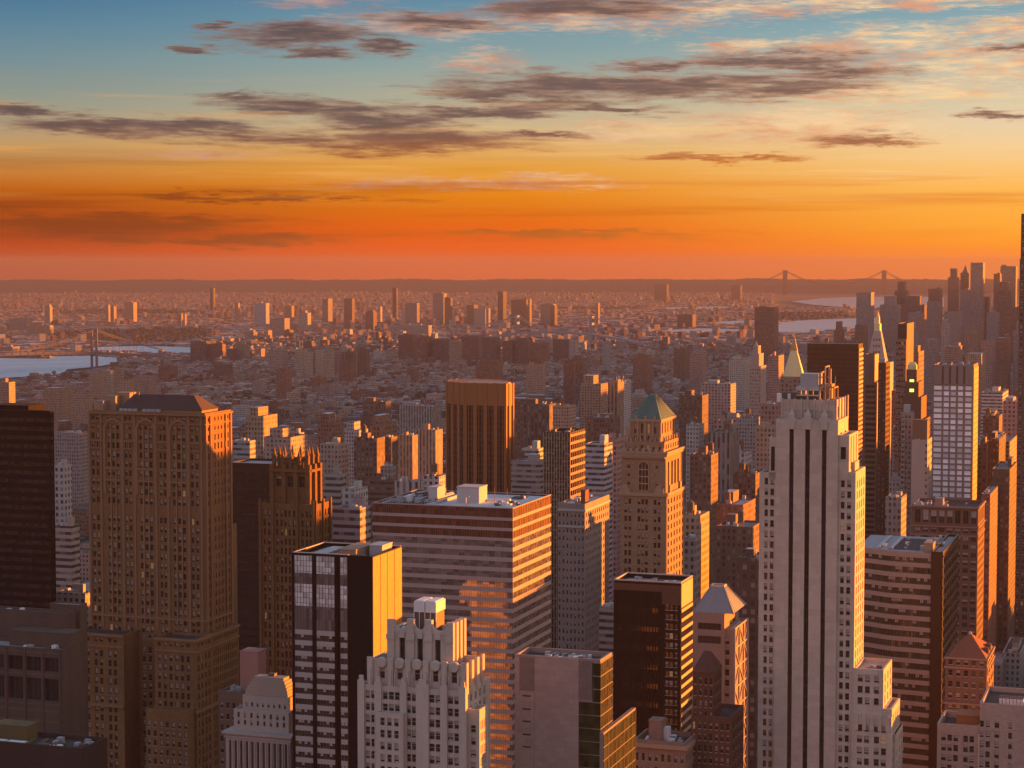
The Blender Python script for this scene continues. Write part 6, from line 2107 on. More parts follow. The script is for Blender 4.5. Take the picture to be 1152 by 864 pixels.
class Lot:
    """one plain building on the street grid; local x,y run along the grid from its near right corner"""
    def __init__(s, base, xl, D, H, col, mode, rs, kind, cat, roof=None, sets=(), feats=(), rot=0.0):
        s.base, s.xl, s.D, s.H, s.col, s.mode, s.kind, s.cat, s.sets, s.feats, s.rot = base, xl, D, H, col, mode, kind, cat, sets, feats, rot
        s.rs = rs
        c = TINTS[col]
        k = rs.uniform(.82, 1.18)
        s.tint = tuple(min(.8, v * k * rs.uniform(.95, 1.05)) for v in c)
        s.rooftint = roof or ROOFS[rs.choices(range(6), (3, 3, 3, 3, 2.5, 2))[0]]
        s.us, s.vs = rs.uniform(.75, 1.2), rs.uniform(.9, 1.1)
        s.label = None
        s.area = 0
        SIL.append(([E for E in s.corners()], s))
    def w(s, x, y, z):
        return s.base + XH * x + YH * y + Vector((0, 0, z))
    def corners(s):
        return [s.w(x, y, z) for x in (s.xl, 0) for y in (0, s.D) for z in (0, s.H)]
    def boxes(s):
        out = [(s.xl, 0, 0, s.D, 0, s.H, 'body')]
        for f in s.feats:
            out.append(f)
        return out
    def geometry(s, mb, M=None):
        """body with parapet"""
        x0, x1, y0, y1, z = s.xl, 0, 0, s.D, s.H
        mb.us, mb.vs = s.us, s.vs
        t = (lambda p: s.w(*p)) if M else (lambda p: p)
        mb.tint = s.tint
        A = [(x0, y0), (x1, y0), (x1, y1), (x0, y1)]
        for k in range(4):
            j = (k + 1) % 4
            mb.face([t((*A[k], 0)), t((*A[j], 0)), t((*A[j], z)), t((*A[k], z))])
        r = .5 if not M else 0
        if r and x1 - x0 > 3 and y1 - y0 > 3:
            I = [(x0 + r, y0 + r), (x1 - r, y0 + r), (x1 - r, y1 - r), (x0 + r, y1 - r)]
            for k in range(4):
                j = (k + 1) % 4
                mb.face([(*A[k], z), (*A[j], z), (*I[j], z), (*I[k], z)])
                mb.face([(*I[k], z), (*I[j], z), (*I[j], z - 1), (*I[k], z - 1)])
            mb.tint = s.rooftint
            mb.face([(*p, z - 1) for p in I])
        else:
            mb.tint = s.rooftint
            mb.face([t((*p, z)) for p in A])
    def feature(s, mb, f, M=None):
        kind, x0, x1, y0, y1, h = f
        mb.us, mb.vs = s.us, s.vs
        mb.tint = s.tint if kind in ('bulkhead', 'setback') else (.42, .4, .39) if kind == 'roof_unit' else (.14, .085, .055)
        z0, z1 = s.H - 1, s.H + h
        if kind == 'water_tank' and not M:
            cx, cy, r = (x0 + x1) / 2, (y0 + y1) / 2, (x1 - x0) / 2
            mb.cyl(cx, cy, r, r, z0 + 3, z1 - 1.4, 10)
            mb.cyl(cx, cy, r * 1.05, .1, z1 - 1.4, z1, 10)
            for a in (-1, 1):
                for b in (-1, 1):
                    mb.box(cx + a * r * .6 - .15, cx + a * r * .6 + .15, cy + b * r * .6 - .15, cy + b * r * .6 + .15, z0, z0 + 3)
            return
        if kind == 'gable' or kind == 'pyramid_roof':
            mb.tint = s.rooftint
            cx, cy = (x0 + x1) / 2, (y0 + y1) / 2
            mb.loft([(x0, y0, s.H), (x1, y0, s.H), (x1, y1, s.H), (x0, y1, s.H)], [(cx - .3, cy - .3, z1), (cx + .3, cy - .3, z1), (cx + .3, cy + .3, z1), (cx - .3, cy + .3, z1)])
            return
        if M:
            P = [s.w(x, y, z) for z in (z0, z1) for x, y in ((x0, y0), (x1, y0), (x1, y1), (x0, y1))]
            for q in ((0, 1, 5, 4), (1, 2, 6, 5), (2, 3, 7, 6), (3, 0, 4, 7)):
                mb.face([P[i] for i in q])
            mb.tint = s.rooftint
            mb.face([P[i] for i in (4, 5, 6, 7)])
            return
        tint = mb.tint
        A = [(x0, y0), (x1, y0), (x1, y1), (x0, y1)]
        for k in range(4):
            j = (k + 1) % 4
            mb.face([(*A[k], z0), (*A[j], z0), (*A[j], z1), (*A[k], z1)])
        if kind in ('bulkhead', 'setback'):
            mb.tint = s.rooftint
        mb.face([(*p, z1) for p in A])
    def make(s, group=None):
        root = bpy.data.objects.new(s.kind, None)
        COL.objects.link(root)
        root.location = s.base
        root.rotation_euler = (0, 0, -GRID)
        root.empty_display_size = 3
        setp(root, s.label, s.cat, group, 'thing')
        mb = MB()
        s.geometry(mb)
        mb.build('wall', CITY[s.mode], root)
        for f in s.feats:
            mb = MB()
            s.feature(mb, f)
            mb.build(f[0], CITY[s.mode] if f[0] == 'setback' else PLAIN, root)
        s.root = root
        return root

def plain_tint():
    m, T, b = base_mat('plain_tint')
    at = T.n('ShaderNodeAttribute', attribute_name='tint').outputs['Color']
    k = T.m('ADD', .75, T.m('MULTIPLY', T.noise(uv_of(T), .5, 4, .7).outputs[0], .5))
    sc = T.n('ShaderNodeVectorMath', operation='SCALE')
    T.put(sc.inputs[0], at)
    T.put(sc.inputs[3], k)
    T.put(b.inputs['Base Color'], sc.outputs[0])
    b.inputs['Roughness'].default_value = .8
    return m
PLAIN = plain_tint()

def roofstuff(xl, D, H, rs, rich):
    out = []
    W = -xl
    if W > 6 and D > 6 and rs.random() < (.95 if rich else .6):
        w, d = W * rs.uniform(.2, .45), D * rs.uniform(.2, .45)
        x, y = rs.uniform(xl + 1, -1 - w), rs.uniform(1, D - 1 - d)
        out.append(('bulkhead', x, x + w, y, y + d, rs.uniform(2, 5)))
    if W > 14 and D > 14 and H < 80 and rs.random() < .22:
        a, b = rs.uniform(.08, .3), rs.uniform(.08, .3)
        out.insert(0, ('setback', xl * (1 - a), xl * b, D * .15, D * rs.uniform(.6, .95), rs.uniform(3, 9)))
        return out[:1] + out[2:]
    if rich:
        for _ in range(rs.randint(1, 4)):
            w, d = rs.uniform(1.2, 3), rs.uniform(1.2, 3)
            if W > w + 2.5 and D > d + 2.5:
                x, y = rs.uniform(xl + .8, -.8 - w), rs.uniform(.8, D - .8 - d)
                out.append(('roof_unit', x, x + w, y, y + d, rs.uniform(.3, 1.6)))
        if W > 8 and D > 8 and rs.random() < .5:
            r = rs.uniform(1.5, 2.2)
            x, y = rs.uniform(xl + 1, -1 - 2 * r), rs.uniform(1, D - 1 - 2 * r)
            out.append(('water_tank', x, x + 2 * r, y, y + 2 * r, rs.uniform(6, 8.5)))
    return out

def px_lot(pl, pc, pr, ptop, d, col, mode, kind, cat, seed, top=None, rich=True, roof=None):
    """a building read off the photograph: corner column, roof line, distance"""
    P = at_depth(pc, ptop, d)
    base = Vector((P.x, P.y, gz(P.x, P.y)))
    H = P.z - base.z
    a = base + Vector((0, 0, H)) - E0
    def sol(px, v):
        k = (px - 576) / FPX
        return (k * a.dot(FW) - a.dot(RT)) / (v.dot(RT) - k * v.dot(FW))
    xl = sol(pl, XH)
    D = min(sol(pr, YH) if pr > pc + .3 else 14, 60)
    D = max(D, 8)
    rs = random.Random(seed)
    f = roofstuff(xl, D, H, rs, rich)
    if top:                      # an upper stage: fractions of width, depth and its height in pixels
        f = [('setback', xl * (1 - top[0]), xl * (1 - top[1]) , D * .15, D * .85, top[2] * d / FPX)]
    L = Lot(base, xl, D, H, col, mode, rs, kind, cat, roof, (), f)
    L.named = True
    o = base
    FOOT.append((o.dot(XH) + xl - 4, o.dot(XH) + 4, o.dot(YH) - 4, o.dot(YH) + D + 4))
    return L

NAMED = []
def add(*a, **k):
    NAMED.append(px_lot(*a, seed=len(NAMED) + 100, **k))

# mid distance, read off the photograph (left, corner, right edge, roof line, distance)
for a in (
    (60, 72, 79, 524, 1100, 'pale grey', 0), (60, 80, 86, 592, 1000, 'beige', 1), (62, 96, 104, 668, 820, 'pale grey', 0), (60, 88, 100, 487, 1900, 'grey', 0),
    (262, 281, 287, 496, 1250, 'blue grey', 1), (276, 296, 312, 468, 1500, 'tan', 0), (297, 327, 346, 492, 1380, 'beige', 0), (328, 337, 342, 487, 1450, 'white', 0),
    (357, 376, 387, 475, 1650, 'red brick', 0), (386, 404, 414, 484, 1700, 'blue grey', 0), (398, 424, 433, 493, 1300, 'brown', 0), (416, 431, 447, 477, 1500, 'rust', 0),
    (431, 440, 447, 492, 1350, 'brown', 0), (448, 486, 496, 457, 2300, 'pale grey', 2), (448, 464, 470, 490, 1750, 'tan', 2), (470, 490, 498, 484, 1800, 'tan', 2), (408, 434, 440, 452, 2500, 'brown', 0),
    (428, 440, 445, 525, 1180, 'grey', 0), (412, 440, 446, 540, 1120, 'brown', 1), (360, 384, 392, 500, 1350, 'beige', 0), (364, 383, 388, 533, 1120, 'pale grey', 1),
    (384, 400, 414, 551, 980, 'white', 0), (374, 405, 417, 572, 960, 'pale grey', 1), (444, 472, 478, 542, 1080, 'white', 2), (476, 494, 501, 536, 1060, 'white', 0),
    (578, 596, 601, 470, 2000, 'grey', 0), (566, 620, 630, 449, 2300, 'brown', 0), (589, 618, 626, 455, 2000, 'brown', 2), (622, 640, 648, 457, 1950, 'tan', 0), (652, 676, 684, 432, 2300, 'tan', 0),
    (683, 695, 702, 430, 2350, 'tan', 2), (690, 703, 710, 428, 2700, 'white', 0), (587, 606, 613, 505, 1250, 'white', 1), (575, 608, 616, 519, 1200, 'pale grey', 1),
    (657, 680, 689, 500, 1120, 'blue grey', 1), (676, 694, 703, 493, 1180, 'pinkish', 0), (660, 690, 698, 470, 1600, 'red brick', 0),
    (764, 790, 797, 445, 2000, 'brown', 0), (788, 822, 828, 432, 2050, 'pale grey', 0), (797, 822, 832, 487, 1250, 'grey', 2), (804, 818, 824, 474, 1400, 'pinkish', 0),
    (772, 786, 792, 478, 1700, 'white', 0), (776, 800, 808, 512, 1150, 'brown', 0), (766, 788, 798, 580, 980, 'tan', 0), (770, 782, 788, 605, 940, 'grey', 0),
    (812, 850, 858, 470, 1700, 'pale grey', 0), (818, 838, 846, 511, 1300, 'white', 0), (825, 850, 858, 533, 1180, 'brown', 0), (806, 836, 850, 568, 1020, 'red brick', 0), (806, 846, 858, 593, 960, 'brown', 0),
    (830, 852, 862, 628, 760, 'dark', 0), (634, 664, 676, 690, 1290, 'brown', 0), (674, 690, 698, 684, 820, 'pale grey', 1), (628, 645, 655, 640, 1440, 'brown', 0), (640, 664, 674, 712, 1240, 'rust', 0),
    (855, 880, 890, 455, 1500, 'pinkish', 0), (850, 872, 878, 480, 1350, 'tan', 0), (864, 876, 882, 400, 2600, 'pinkish', 0),
    (1001, 1012, 1015, 540, 1300, 'pale grey', 0), (996, 1014, 1020, 560, 1150, 'grey', 0), (1004, 1011, 1014, 480, 1700, 'pale grey', 0), (1003, 1022, 1027, 440, 1750, 'rust', 0),
    (1100, 1110, 1116, 500, 1500, 'rust', 0), (1104, 1128, 1136, 442, 1900, 'white', 1), (1106, 1124, 1130, 468, 1700, 'brown', 0), (1128, 1148, 1156, 452, 1600, 'pinkish', 0), (1112, 1124, 1132, 494, 1400, 'dark', 0),
    (1116, 1136, 1144, 528, 1250, 'brown', 0), (1104, 1114, 1126, 556, 1200, 'red brick', 0), (1110, 1136, 1146, 497, 1450, 'tan', 0), (1100, 1112, 1120, 640, 1480, 'pinkish', 0),
    (1122, 1140, 1148, 655, 1420, 'pale grey', 0), (1118, 1134, 1142, 690, 1290, 'white', 0), (1128, 1148, 1156, 735, 1140, 'blue grey', 0), (1114, 1126, 1133, 748, 1120, 'grey', 0)):
    h = at_depth(a[1], a[3], a[4]).z
    kind, cat = ('apartment_tower', 'apartment building') if h > 95 else ('loft_building', 'building') if h > 45 else ('low_building', 'building')
    add(*a, kind, cat, top=(.12, .6, 9) if a[0] in (276, 297, 357, 652, 416, 386) else None)

# river side housing slabs
for a in (
    (304, 318, 324, 393, 4500, 'beige'), (332, 342, 346, 393, 4500, 'beige'), (344, 352, 355, 396, 4450, 'beige'), (354, 362, 365, 394, 4450, 'beige'), (364, 372, 376, 393, 4400, 'beige'), (376, 384, 387, 396, 4500, 'pinkish'),
    (388, 397, 400, 396, 4500, 'brown'), (402, 412, 416, 393, 4600, 'brown'), (382, 394, 398, 408, 4200, 'red brick'), (310, 324, 328, 415, 3700, 'red brick'), (398, 409, 413, 392, 4700, 'pinkish'),
    (448, 464, 468, 377, 5200, 'red brick'), (467, 480, 487, 379, 5100, 'red brick'), (486, 500, 506, 382, 5100, 'brown'), (505, 516, 520, 384, 5000, 'tan'), (518, 538, 544, 379, 5200, 'red brick'), (543, 558, 563, 380, 5000, 'brown'),
    (535, 560, 566, 407, 3900, 'red brick'), (565, 576, 580, 384, 5000, 'red brick'), (579, 594, 600, 384, 5000, 'brown'), (600, 614, 618, 386, 4900, 'red brick'), (622, 640, 645, 382, 5100, 'brown'),
    (640, 647, 651, 383, 5000, 'pale grey'), (678, 682, 687, 384, 4700, 'blue grey'), (596, 608, 612, 404, 3600, 'brown'), (634, 645, 650, 406, 3500, 'red brick'), (648, 656, 660, 410, 3400, 'brown'), (662, 672, 676, 414, 3100, 'grey'),
    (712, 728, 734, 400, 3900, 'red brick'), (592, 610, 614, 410, 3300, 'pinkish'), (758, 770, 776, 392, 4300, 'brown'), (776, 790, 795, 398, 4000, 'pinkish'), (820, 838, 846, 404, 3300, 'white'), (858, 866, 872, 356, 5200, 'brown'),
    (849, 871, 876, 346, 5000, 'red brick'), (214, 232, 240, 384, 5300, 'brown'), (234, 250, 254, 387, 5300, 'red brick'), (262, 276, 281, 388, 5200, 'tan'), (100, 113, 118, 420, 3700, 'tan'), (114, 124, 128, 417, 3800, 'beige'), (128, 136, 140, 415, 3850, 'tan'),
    (132, 146, 150, 427, 3500, 'tan'), (150, 168, 176, 423, 3600, 'pinkish'), (0, 10, 17, 430, 2600, 'pinkish'), (48, 70, 80, 438, 3000, 'tan'), (80, 100, 104, 442, 2900, 'tan'), (178, 192, 200, 412, 4400, 'red brick'), (240, 256, 262, 410, 4400, 'brown'),
    (0, 14, 22, 390, 5600, 'grey'), (30, 56, 60, 366, 7200, 'tan')):
    add(*a, 0, 'housing_slab', 'apartment building', rich=False)

# downtown towers by the bay
for a in (
    (963.5, 980, 984.5, 329, 5600, 'pale grey', 2), (990, 1010, 1013.5, 343, 5700, 'grey', 0), (1006.5, 1020, 1024, 327, 6600, 'dark', 0), (1012, 1040, 1044.5, 343, 6400, 'brown', 0), (1044.5, 1058, 1062, 325, 6500, 'brown', 0),
    (1043, 1056, 1062, 339, 5900, 'grey', 0), (1066.5, 1077, 1081, 312, 6700, 'brown', 0), (1080.5, 1090, 1092, 307, 6800, 'dark', 0), (1092, 1106, 1110.5, 295.5, 5900, 'grey', 2), (1118, 1125, 1127.5, 308, 6600, 'brown', 0),
    (1125.5, 1143, 1149, 299.5, 6800, 'grey', 2), (1120, 1138, 1143.5, 327, 5900, 'brown', 2), (1062, 1080, 1087, 351, 5300, 'grey', 0), (1059, 1066, 1069, 365, 4300, 'white', 0), (1085, 1100, 1104, 371, 4200, 'tan', 0),
    (1031, 1040, 1043.5, 360, 5000, 'pinkish', 0), (1014, 1030, 1036, 372, 4600, 'grey', 0), (1110, 1122, 1128, 352, 5200, 'blue grey', 0), (1128, 1146, 1153, 346, 5000, 'brown', 0), (1104, 1116, 1121, 384, 3600, 'pinkish', 0), (1120, 1134, 1140, 380, 3400, 'brown', 0),
    (1040, 1052, 1058, 382, 3600, 'grey', 0), (1063, 1078, 1084, 390, 3000, 'pinkish', 0), (1087, 1104, 1112, 398, 2800, 'tan', 0), (1140, 1150, 1158, 372, 3900, 'grey', 0), (962, 972, 977, 366, 4700, 'brown', 0), (1080, 1094, 1098, 326, 6300, 'grey', 0),
    (1098, 1112, 1117, 334, 6000, 'brown', 0), (1022, 1036, 1042, 352, 5600, 'grey', 0), (944, 954, 958, 384, 3600, 'brown', 0), (938, 946, 950, 372, 4700, 'red brick', 0)):
    t = (.2, .8, 10) if a[3] in (343, 327, 312, 372) else (.32, .68, 5) if a[3] in (360, 365, 371) else None
    if a[3] == 307:
        t = (.25, .75, 6)
    add(*a, 'downtown_tower', 'tower', top=t, rich=False)
for L in NAMED:
    if L.kind == 'downtown_tower' and abs(L.H) > 180 and L.col == 'dark':
        x0, x1 = L.xl * .75, L.xl * .25
        L.feats = [('pyramid_roof', L.xl * .85, L.xl * .15, L.D * .15, L.D * .85, 26)]
LAND.extend([('the tallest downtown towers', 1101, 310), ('the light grey downtown slab', 974, 340)])

# towers across the river
for a in (
    (441.5, 446, 447.5, 324, 9000, 'dark'), (286, 299, 303, 341, 8200, 'blue grey'), (363, 369, 374, 336, 8700, 'grey'), (387, 396, 399, 336, 8600, 'brown'), (487, 499, 503, 330, 8400, 'grey'), (500, 507, 509, 335, 8300, 'brown'),
    (456, 469, 472, 341, 8100, 'grey'), (426, 428, 430, 345, 8400, 'beige'), (452, 454, 456, 345, 8200, 'beige'), (525, 533, 538, 343, 8300, 'brown'), (533, 546, 555, 347, 8000, 'pale grey'), (560, 566, 570, 328, 8600, 'dark'), (575, 592, 597, 337, 8200, 'brown'),
    (594, 596, 598, 337, 8100, 'tan'), (608, 622, 626, 342, 8200, 'grey'), (619, 624, 627, 344, 8000, 'brown'), (670, 673, 675, 341, 8400, 'tan'), (736, 750, 754, 320, 14000, 'dark'), (823, 833, 836, 321, 14000, 'dark'), (762, 779, 785, 354, 8000, 'brown'),
    (200, 204, 206, 353, 8200, 'tan'), (206, 208, 210, 353, 8150, 'tan'), (264, 268, 270, 341, 8800, 'tan'), (236, 240, 242, 324, 11000, 'dark'), (140, 150, 154, 340, 8800, 'tan'), (124, 128, 131, 345, 8600, 'pinkish'), (118, 122, 124, 343, 8700, 'tan'),
    (50, 56, 59, 345, 8500, 'grey'), (320, 328, 331, 344, 8900, 'tan'), (411, 420, 424, 351, 7600, 'brown'), (438, 482, 486, 366, 7000, 'pale grey'), (336, 346, 350, 352, 7600, 'pale grey'), (304, 320, 326, 358, 7000, 'grey'), (10, 30, 36, 358, 7600, 'grey')):
    add(*a, 0, 'river_bank_tower', 'tower', rich=False)

# ------------------------------------------------------------------ the rest of the blocks
def inwater(x, y):
    for poly in WATER:
        c = False
        n = len(poly)
        for i in range(n):
            (x0, y0), (x1, y1) = poly[i], poly[(i + 1) % n]
            if (y0 > y) != (y1 > y) and x < (x1 - x0) * (y - y0) / (y1 - y0) + x0:
                c = not c
        if c:
            return True
    return False

from mathutils import noise as mnoise
FILL = []
def fill():
    rs = random.Random(11)
    v = 560.0
    while v < 6200:
        street = 80
        ok = False
        far = v > 3200
        for row in range(2):
            v0 = v + row * 31
            u = -3000.0
            while u < 2600:
                # avenue gaps
                if (u % 280) > 252:
                    u += 280 - (u % 280)
                w = rs.uniform(13, 40) if not far else rs.uniform(8, 24)
                dep = rs.uniform(22, 30)
                P = XH * u + YH * v0
                h = rs.random()
                d = P.y
                u += w + rs.choice((0, 0, .6))
                if d < 560:
                    continue
                px = 576 + FPX * P.x / max(d, 1)
                if px < -60 or P.x > .26 * d + 900:
                    continue
                if d < 1000:
                    H = 16 + 30 * h ** 1.8
                elif d < 1600:
                    H = 17 + 42 * h ** 2.2
                elif d < 2500:
                    H = 14 + 34 * h ** 2.6
                elif d < 3400:
                    H = 11 + 24 * h ** 3
                else:
                    H = 8 + 9 * h ** 2 + (24 * rs.random() if h > .975 and px > 250 else 0)
                    if mnoise.noise((u * .004, v * .004, 3)) > .42:
                        continue
                    if px < 238 and d > 4250:
                        H = 5
                        if h < .6:
                            continue
                a0, a1, b0, b1 = u - w, u, v0, v0 + dep
                if any(a0 < f[1] + 2 and a1 > f[0] - 2 and b0 < f[3] + 2 and b1 > f[2] - 2 for f in FOOT):
                    continue
                base = XH * (u) + YH * v0
                if inwater(base.x, base.y) or inwater(base.x - w, base.y + dep):
                    continue
                base.z = gz(base.x, base.y)
                col = rs.choices(list(TINTS), (5.5, 5, 3.4, 1.9, 2.4, 1.3, .8, 1.3, 2.2, .3, 2) if not far else (4.5, 3, 2.6, 2.6, 3, 3.2, 2.6, .5, 3, .5, 1.2))[0]
                kind, cat = ('apartment_tower', 'apartment building') if H > 62 else ('loft_building', 'building') if H > 26 else ('low_building', 'building')
                L = Lot(base, -w + .3, dep, H, col, rs.choices((0, 1, 2), (8, 1, 1))[0], rs, kind, cat, None, (), roofstuff(-w + .3, dep, H, rs, d < 1700))
                L.named = False
                FILL.append(L)
        v += street
fill()

def shade_row():
    # unseen row of towers added past the right edge to shade the middle distance
    rs = random.Random(77)
    y = 1750.0
    while y < 6600:
        for row in range(3):
            x = .262 * y + 70 + row * 120 + rs.uniform(-20, 20)
            yy = y + row * 23 + rs.uniform(-10, 10)
            H = (rs.uniform(75, 115) if y < 2500 else rs.uniform(110, 165) if y < 3700 else rs.uniform(150, 225))
            w, dep = rs.uniform(28, 46), rs.uniform(28, 46)
            base = Vector((x + w, yy, gz(x, yy)))
            L = Lot(base, -w, dep, H, rs.choice(('tan', 'brown', 'grey', 'red brick')), 0, rs, 'loft_building', 'building', None, (), roofstuff(-w, dep, H, rs, False))
            L.named = False
            FILL.append(L)
        y += 50
shade_row()

# which of them show, and how large: a small painter's z-buffer of the silhouettes
def hull(pts):
    pts = sorted(set(pts))
    def half(ps):
        out = []
        for p in ps:
            while len(out) > 1 and (out[-1][0] - out[-2][0]) * (p[1] - out[-2][1]) - (out[-1][1] - out[-2][1]) * (p[0] - out[-2][0]) <= 0:
                out.pop()
            out.append(p)
        return out
    return half(pts)[:-1] + half(pts[::-1])[:-1]

def visibility():
    W, Hh = 1152, 864
    buf = np.full((Hh, W), -1, dtype=np.int32)
    items = []
    for i, (pts, L) in enumerate(SIL):
        pr = [project(p) for p in pts]
        if any(p is None for p in pr):
            continue
        items.append((min(p[2] for p in pr), i, hull([(p[0], p[1]) for p in pr])))
    items.sort(key=lambda t: -t[0])
    for _, i, hl in items:
        xs, ys = [p[0] for p in hl], [p[1] for p in hl]
        x0, x1, y0, y1 = max(0, int(min(xs))), min(W - 1, int(max(xs)) + 1), max(0, int(min(ys))), min(Hh - 1, int(max(ys)) + 1)
        if x1 <= x0 or y1 <= y0:
            continue
        gx, gy = np.meshgrid(np.arange(x0, x1 + 1) + .5, np.arange(y0, y1 + 1) + .5)
        m = np.ones(gx.shape, bool)
        for k in range(len(hl)):
            (ax, ay), (bx, by) = hl[k], hl[(k + 1) % len(hl)]
            m &= (bx - ax) * (gy - ay) - (by - ay) * (gx - ax) >= 0
        sub = buf[y0:y1 + 1, x0:x1 + 1]
        sub[m] = i
    cnt = np.bincount(buf[buf >= 0].ravel(), minlength=len(SIL))
    yy, xx = np.mgrid[0:Hh, 0:W]
    fl = buf.ravel()
    ok = fl >= 0
    sx = np.bincount(fl[ok], weights=xx.ravel()[ok], minlength=len(SIL))
    sy = np.bincount(fl[ok], weights=yy.ravel()[ok], minlength=len(SIL))
    for i, (pts, L) in enumerate(SIL):
        if L is not None:
            L.area = int(cnt[i])
            if cnt[i]:
                L.cx, L.cy = sx[i] / cnt[i], sy[i] / cnt[i]
visibility()

SHOW = [L for L in NAMED if L.area >= 6]
byk = {}
for L in SHOW:
    byk.setdefault(L.kind, []).append(L)
cand = sorted([L for L in FILL if L.area >= 10], key=lambda L: -L.area)
for L in cand:
    g = byk.setdefault(L.kind, [])
    if len(g) < (190 if L.kind != 'apartment_tower' else 120):
        g.append(L)
        SHOW.append(L)
chosen = set(map(id, SHOW))

# ------------------------------------------------------------------ words that tell them apart
def describe():
    nm = {'apartment_tower': 'apartment tower', 'loft_building': 'loft building', 'low_building': 'low building', 'housing_slab': 'housing slab', 'downtown_tower': 'downtown tower', 'river_bank_tower': 'riverbank tower'}
    groups = {}
    for L in SHOW:
        W = -L.xl
        ratio = L.H / max(W, 1)
        shape = 'slim' if ratio > 3.2 else 'broad' if ratio < .9 else 'squat' if ratio < 1.5 else ''
        ks = {f[0] for f in L.feats}
        feat = ('with water tank' if 'water_tank' in ks else 'with stepped top' if 'setback' in ks else 'with pointed top' if 'pyramid_roof' in ks else 'with roof hut' if 'bulkhead' in ks else 'with flat roof')
        best = None
        for (n, lx, ly) in LAND:
            dx, dy = L.cx - lx, L.cy - ly
            q = math.hypot(dx, dy)
            if best is None or q < best[0]:
                best = (q, n, dx, dy)
        q, n, dx, dy = best
        rel = ('left of' if dx < 0 else 'right of') if abs(dx) > abs(dy) else ('above' if dy < 0 else 'below')
        fine = 'just ' if q < 28 else ''
        key = (shape, L.col, L.kind, feat, fine + rel, n)
        groups.setdefault(key, []).append((q, L))
    ords = ['closest', 'second closest', 'third closest', 'fourth closest', 'fifth closest', 'sixth closest', 'seventh closest', 'eighth closest', 'ninth closest', 'tenth closest', 'eleventh closest', 'twelfth closest']
    for key, ls in groups.items():
        ls.sort(key=lambda t: t[0])
        shape, col, kind, feat, rel, n = key
        for i, (q, L) in enumerate(ls):
            o = '' if len(ls) == 1 else (ords[i] if i < len(ords) else 'far outlying number %d' % (i + 1))
            L.label = ' '.join(w for w in (o, shape, col, nm[kind], feat, rel, n) if w)
            if len(L.label.split()) > 16:
                L.label = L.label.replace(' of ', ' ', 1).replace('second closest', 'second').replace('third closest', 'third').replace('fourth closest', 'fourth')
describe()
GN = {'apartment_tower': 'apartment towers of the mid distance', 'loft_building': 'loft buildings between the towers', 'low_building': 'low buildings of the inner city', 'housing_slab': 'housing slabs towards the river',
      'downtown_tower': 'downtown towers by the bay', 'river_bank_tower': 'towers across the river'}
for L in SHOW:
    L.make(GN[L.kind])

# everything too small or too many to count, with the added shade row
def mass():
    mbs = [MB(), MB(), MB()]
    for L in FILL:
        if id(L) in chosen:
            continue
        mb = mbs[L.mode]
        L.geometry(mb, True)
        for f in L.feats:
            if f[0] in ('bulkhead', 'setback'):
                L.feature(mb, f, True)
    big = MB()
    for k, mb in enumerate(mbs):
        big.tint = (1, 1, 1)
        off = len(big.v)
        big.v += mb.v
        big.f += [tuple(i + off for i in f) for f in mb.f]
        big.m += [k] * len(mb.f)
        big.c += mb.c
        big.uvs += mb.uvs
    big.build('crowded_city_blocks', CITY, None, kind='stuff', label='dense mass of small city buildings between named towers, plus unseen row added for shade')
mass()

def far_city():
    rs = random.Random(21)
    mb = MB()
    mb.tint = (1, 1, 1)
    tin = [TINTS[k] for k in ('red brick', 'brown', 'tan', 'beige', 'grey', 'pale grey', 'white', 'pinkish')]
    ca, sa = math.cos(GRID + .5), math.sin(GRID + .5)
    n = 0
    for _ in range(72000):
        d = 5600 + 13200 * rs.random() ** 1.35
        az = R(rs.uniform(-15.5, 15.5))
        x, y = d * math.tan(az), d
        if d < 6200 and rs.random() < .5:
            continue
        if inwater(x, y):
            continue
        px = 576 + FPX * x / d
        py = 295 + FPX * (EYE + d * d / (2 * ER)) / d
        if px > 868 and py > 322 and py < 358 and px < 1100 and not (352 > py > 346 and px < 960) :
            continue
        q = mnoise.noise((x * .0011, y * .0007, 7))
        if (q > .3 and d < 12000) or (d < 6300 and px < 250 and rs.random() < .7):
            continue
        big = rs.random() + (.02 if q > -.05 else -.015)
        w, l = (rs.uniform(12, 30), rs.uniform(11, 22)) if big < .93 else (rs.uniform(40, 90), rs.uniform(30, 60))
        h = rs.uniform(4, 10) if big > .03 else rs.uniform(14, 34)
        t = rs.choices(tin, (4, 3, 3, 3, 3, 3, 2.5, 2))[0]
        k = rs.uniform(.8, 1.2)
        z = gz(x, y)
        P = [(x + ca * a + sa * b, y - sa * a + ca * b) for a, b in ((-w / 2, -l / 2), (w / 2, -l / 2), (w / 2, l / 2), (-w / 2, l / 2))]
        mb.tint = tuple(c * k for c in t)
        for i in range(4):
            j = (i + 1) % 4
            mb.face([(*P[i], z - 1), (*P[j], z - 1), (*P[j], z + h), (*P[i], z + h)])
        mb.tint = rs.choice(ROOFS[1:])
        mb.face([(*p, z + h) for p in P])
    mb.build('far_city_blocks', CITY[0], None, kind='stuff', label='far flat spread of countless low houses beyond the river fading into haze')
far_city()

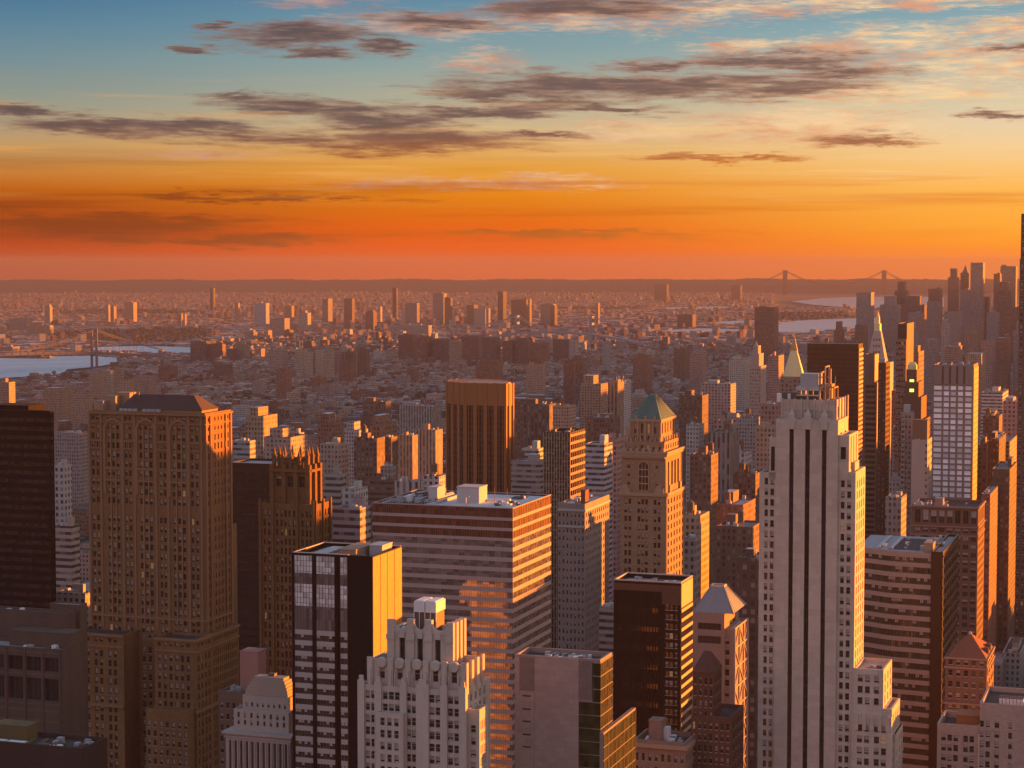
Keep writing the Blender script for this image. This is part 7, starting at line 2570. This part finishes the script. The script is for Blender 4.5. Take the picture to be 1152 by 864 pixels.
def trees():
    rs = random.Random(5)
    m, T, b = base_mat('winter_foliage')
    rn = T.n('ShaderNodeNewGeometry').outputs['Random Per Island']
    T.put(b.inputs['Base Color'], T.mix(rn, (.045, .035, .02), (.11, .08, .04)))
    b.inputs['Roughness'].default_value = .9
    mb = MB()
    spots = [(330, 462, 90, 9), (420, 442, 110, 6), (270, 452, 60, 8), (365, 437, 60, 5), (800, 408, 26, 5), (560, 420, 90, 6), (480, 417, 60, 4), (240, 430, 60, 6), (745, 425, 50, 6), (650, 440, 60, 5), (1100, 420, 40, 6), (500, 450, 40, 4), (120, 428, 70, 4), (870, 395, 50, 3)]
    for px, py, sx, sy in spots:
        for _ in range(46):
            q = on_ground(px + rs.gauss(0, sx * .45), py + rs.gauss(0, sy * .5))
            if inwater(q.x, q.y):
                continue
            hh, r = rs.uniform(11, 19), rs.uniform(4, 7.5)
            mb.box(q.x - .3, q.x + .3, q.y - .3, q.y + .3, q.z, q.z + hh * .5)
            for _k in range(46):
                a, ph, rr = rs.uniform(0, 6.283), math.acos(rs.uniform(-1, 1)), r * rs.uniform(.35, 1) ** .5
                c = Vector((q.x + rr * math.sin(ph) * math.cos(a), q.y + rr * math.sin(ph) * math.sin(a), q.z + hh * .68 + rr * .75 * math.cos(ph)))
                d1 = Vector((rs.gauss(0, 1), rs.gauss(0, 1), rs.gauss(0, 1))).normalized()
                d2 = d1.cross(Vector((rs.gauss(0, 1), rs.gauss(0, 1), rs.gauss(0, 1)))).normalized()
                s1, s2 = rs.uniform(.7, 1.5), rs.uniform(.5, 1.2)
                mb.face([c - d1 * s1 - d2 * s2, c + d1 * s1 - d2 * s2, c + d1 * s1 + d2 * s2, c - d1 * s1 + d2 * s2])
    n = 0
    while n < 1500:
        d = 5700 + 6300 * rs.random()
        x = d * math.tan(R(rs.uniform(-15, 15)))
        if mnoise.noise((x * .0011, d * .0007, 7)) < .27 or inwater(x, d):
            if rs.random() > .04 or inwater(x, d):
                continue
        n += 1
        z, r = gz(x, d), rs.uniform(6, 11)
        for _k in range(9):
            c = Vector((x + rs.gauss(0, r * .6), d + rs.gauss(0, r * .6), z + 8 + rs.gauss(0, 2.5)))
            d1 = Vector((rs.gauss(0, 1), rs.gauss(0, 1), rs.gauss(0, 1))).normalized()
            d2 = d1.cross(Vector((rs.gauss(0, 1), rs.gauss(0, 1), rs.gauss(0, 1)))).normalized()
            mb.face([c - d1 * 3 - d2 * 2.4, c + d1 * 3 - d2 * 2.4, c + d1 * 3 + d2 * 2.4, c - d1 * 3 + d2 * 2.4])
    mb.build('bare_winter_trees', m, None, kind='stuff', label='brown winter tree crowns scattered among the low blocks')
trees()

# ------------------------------------------------------------------ air
def haze():
    m = bpy.data.materials.new('haze')
    m.use_nodes = True
    nt = m.node_tree
    nt.nodes.clear()
    out = nt.nodes.new('ShaderNodeOutputMaterial')
    pv = nt.nodes.new('ShaderNodeVolumePrincipled')
    pv.inputs['Color'].default_value = (.185, .19, .28, 1)
    pv.inputs['Density'].default_value = HAZE
    pv.inputs['Anisotropy'].default_value = .12
    nt.links.new(pv.outputs[0], out.inputs['Volume'])
    mb = MB()
    mb.box(-21900, 21900, -21900, 21900, gz(21900, 21900) - 1.5, 298, 0, None, True)
    mb.build('haze', m, None, kind='stuff', label='thin sunset haze over the whole city')
haze()
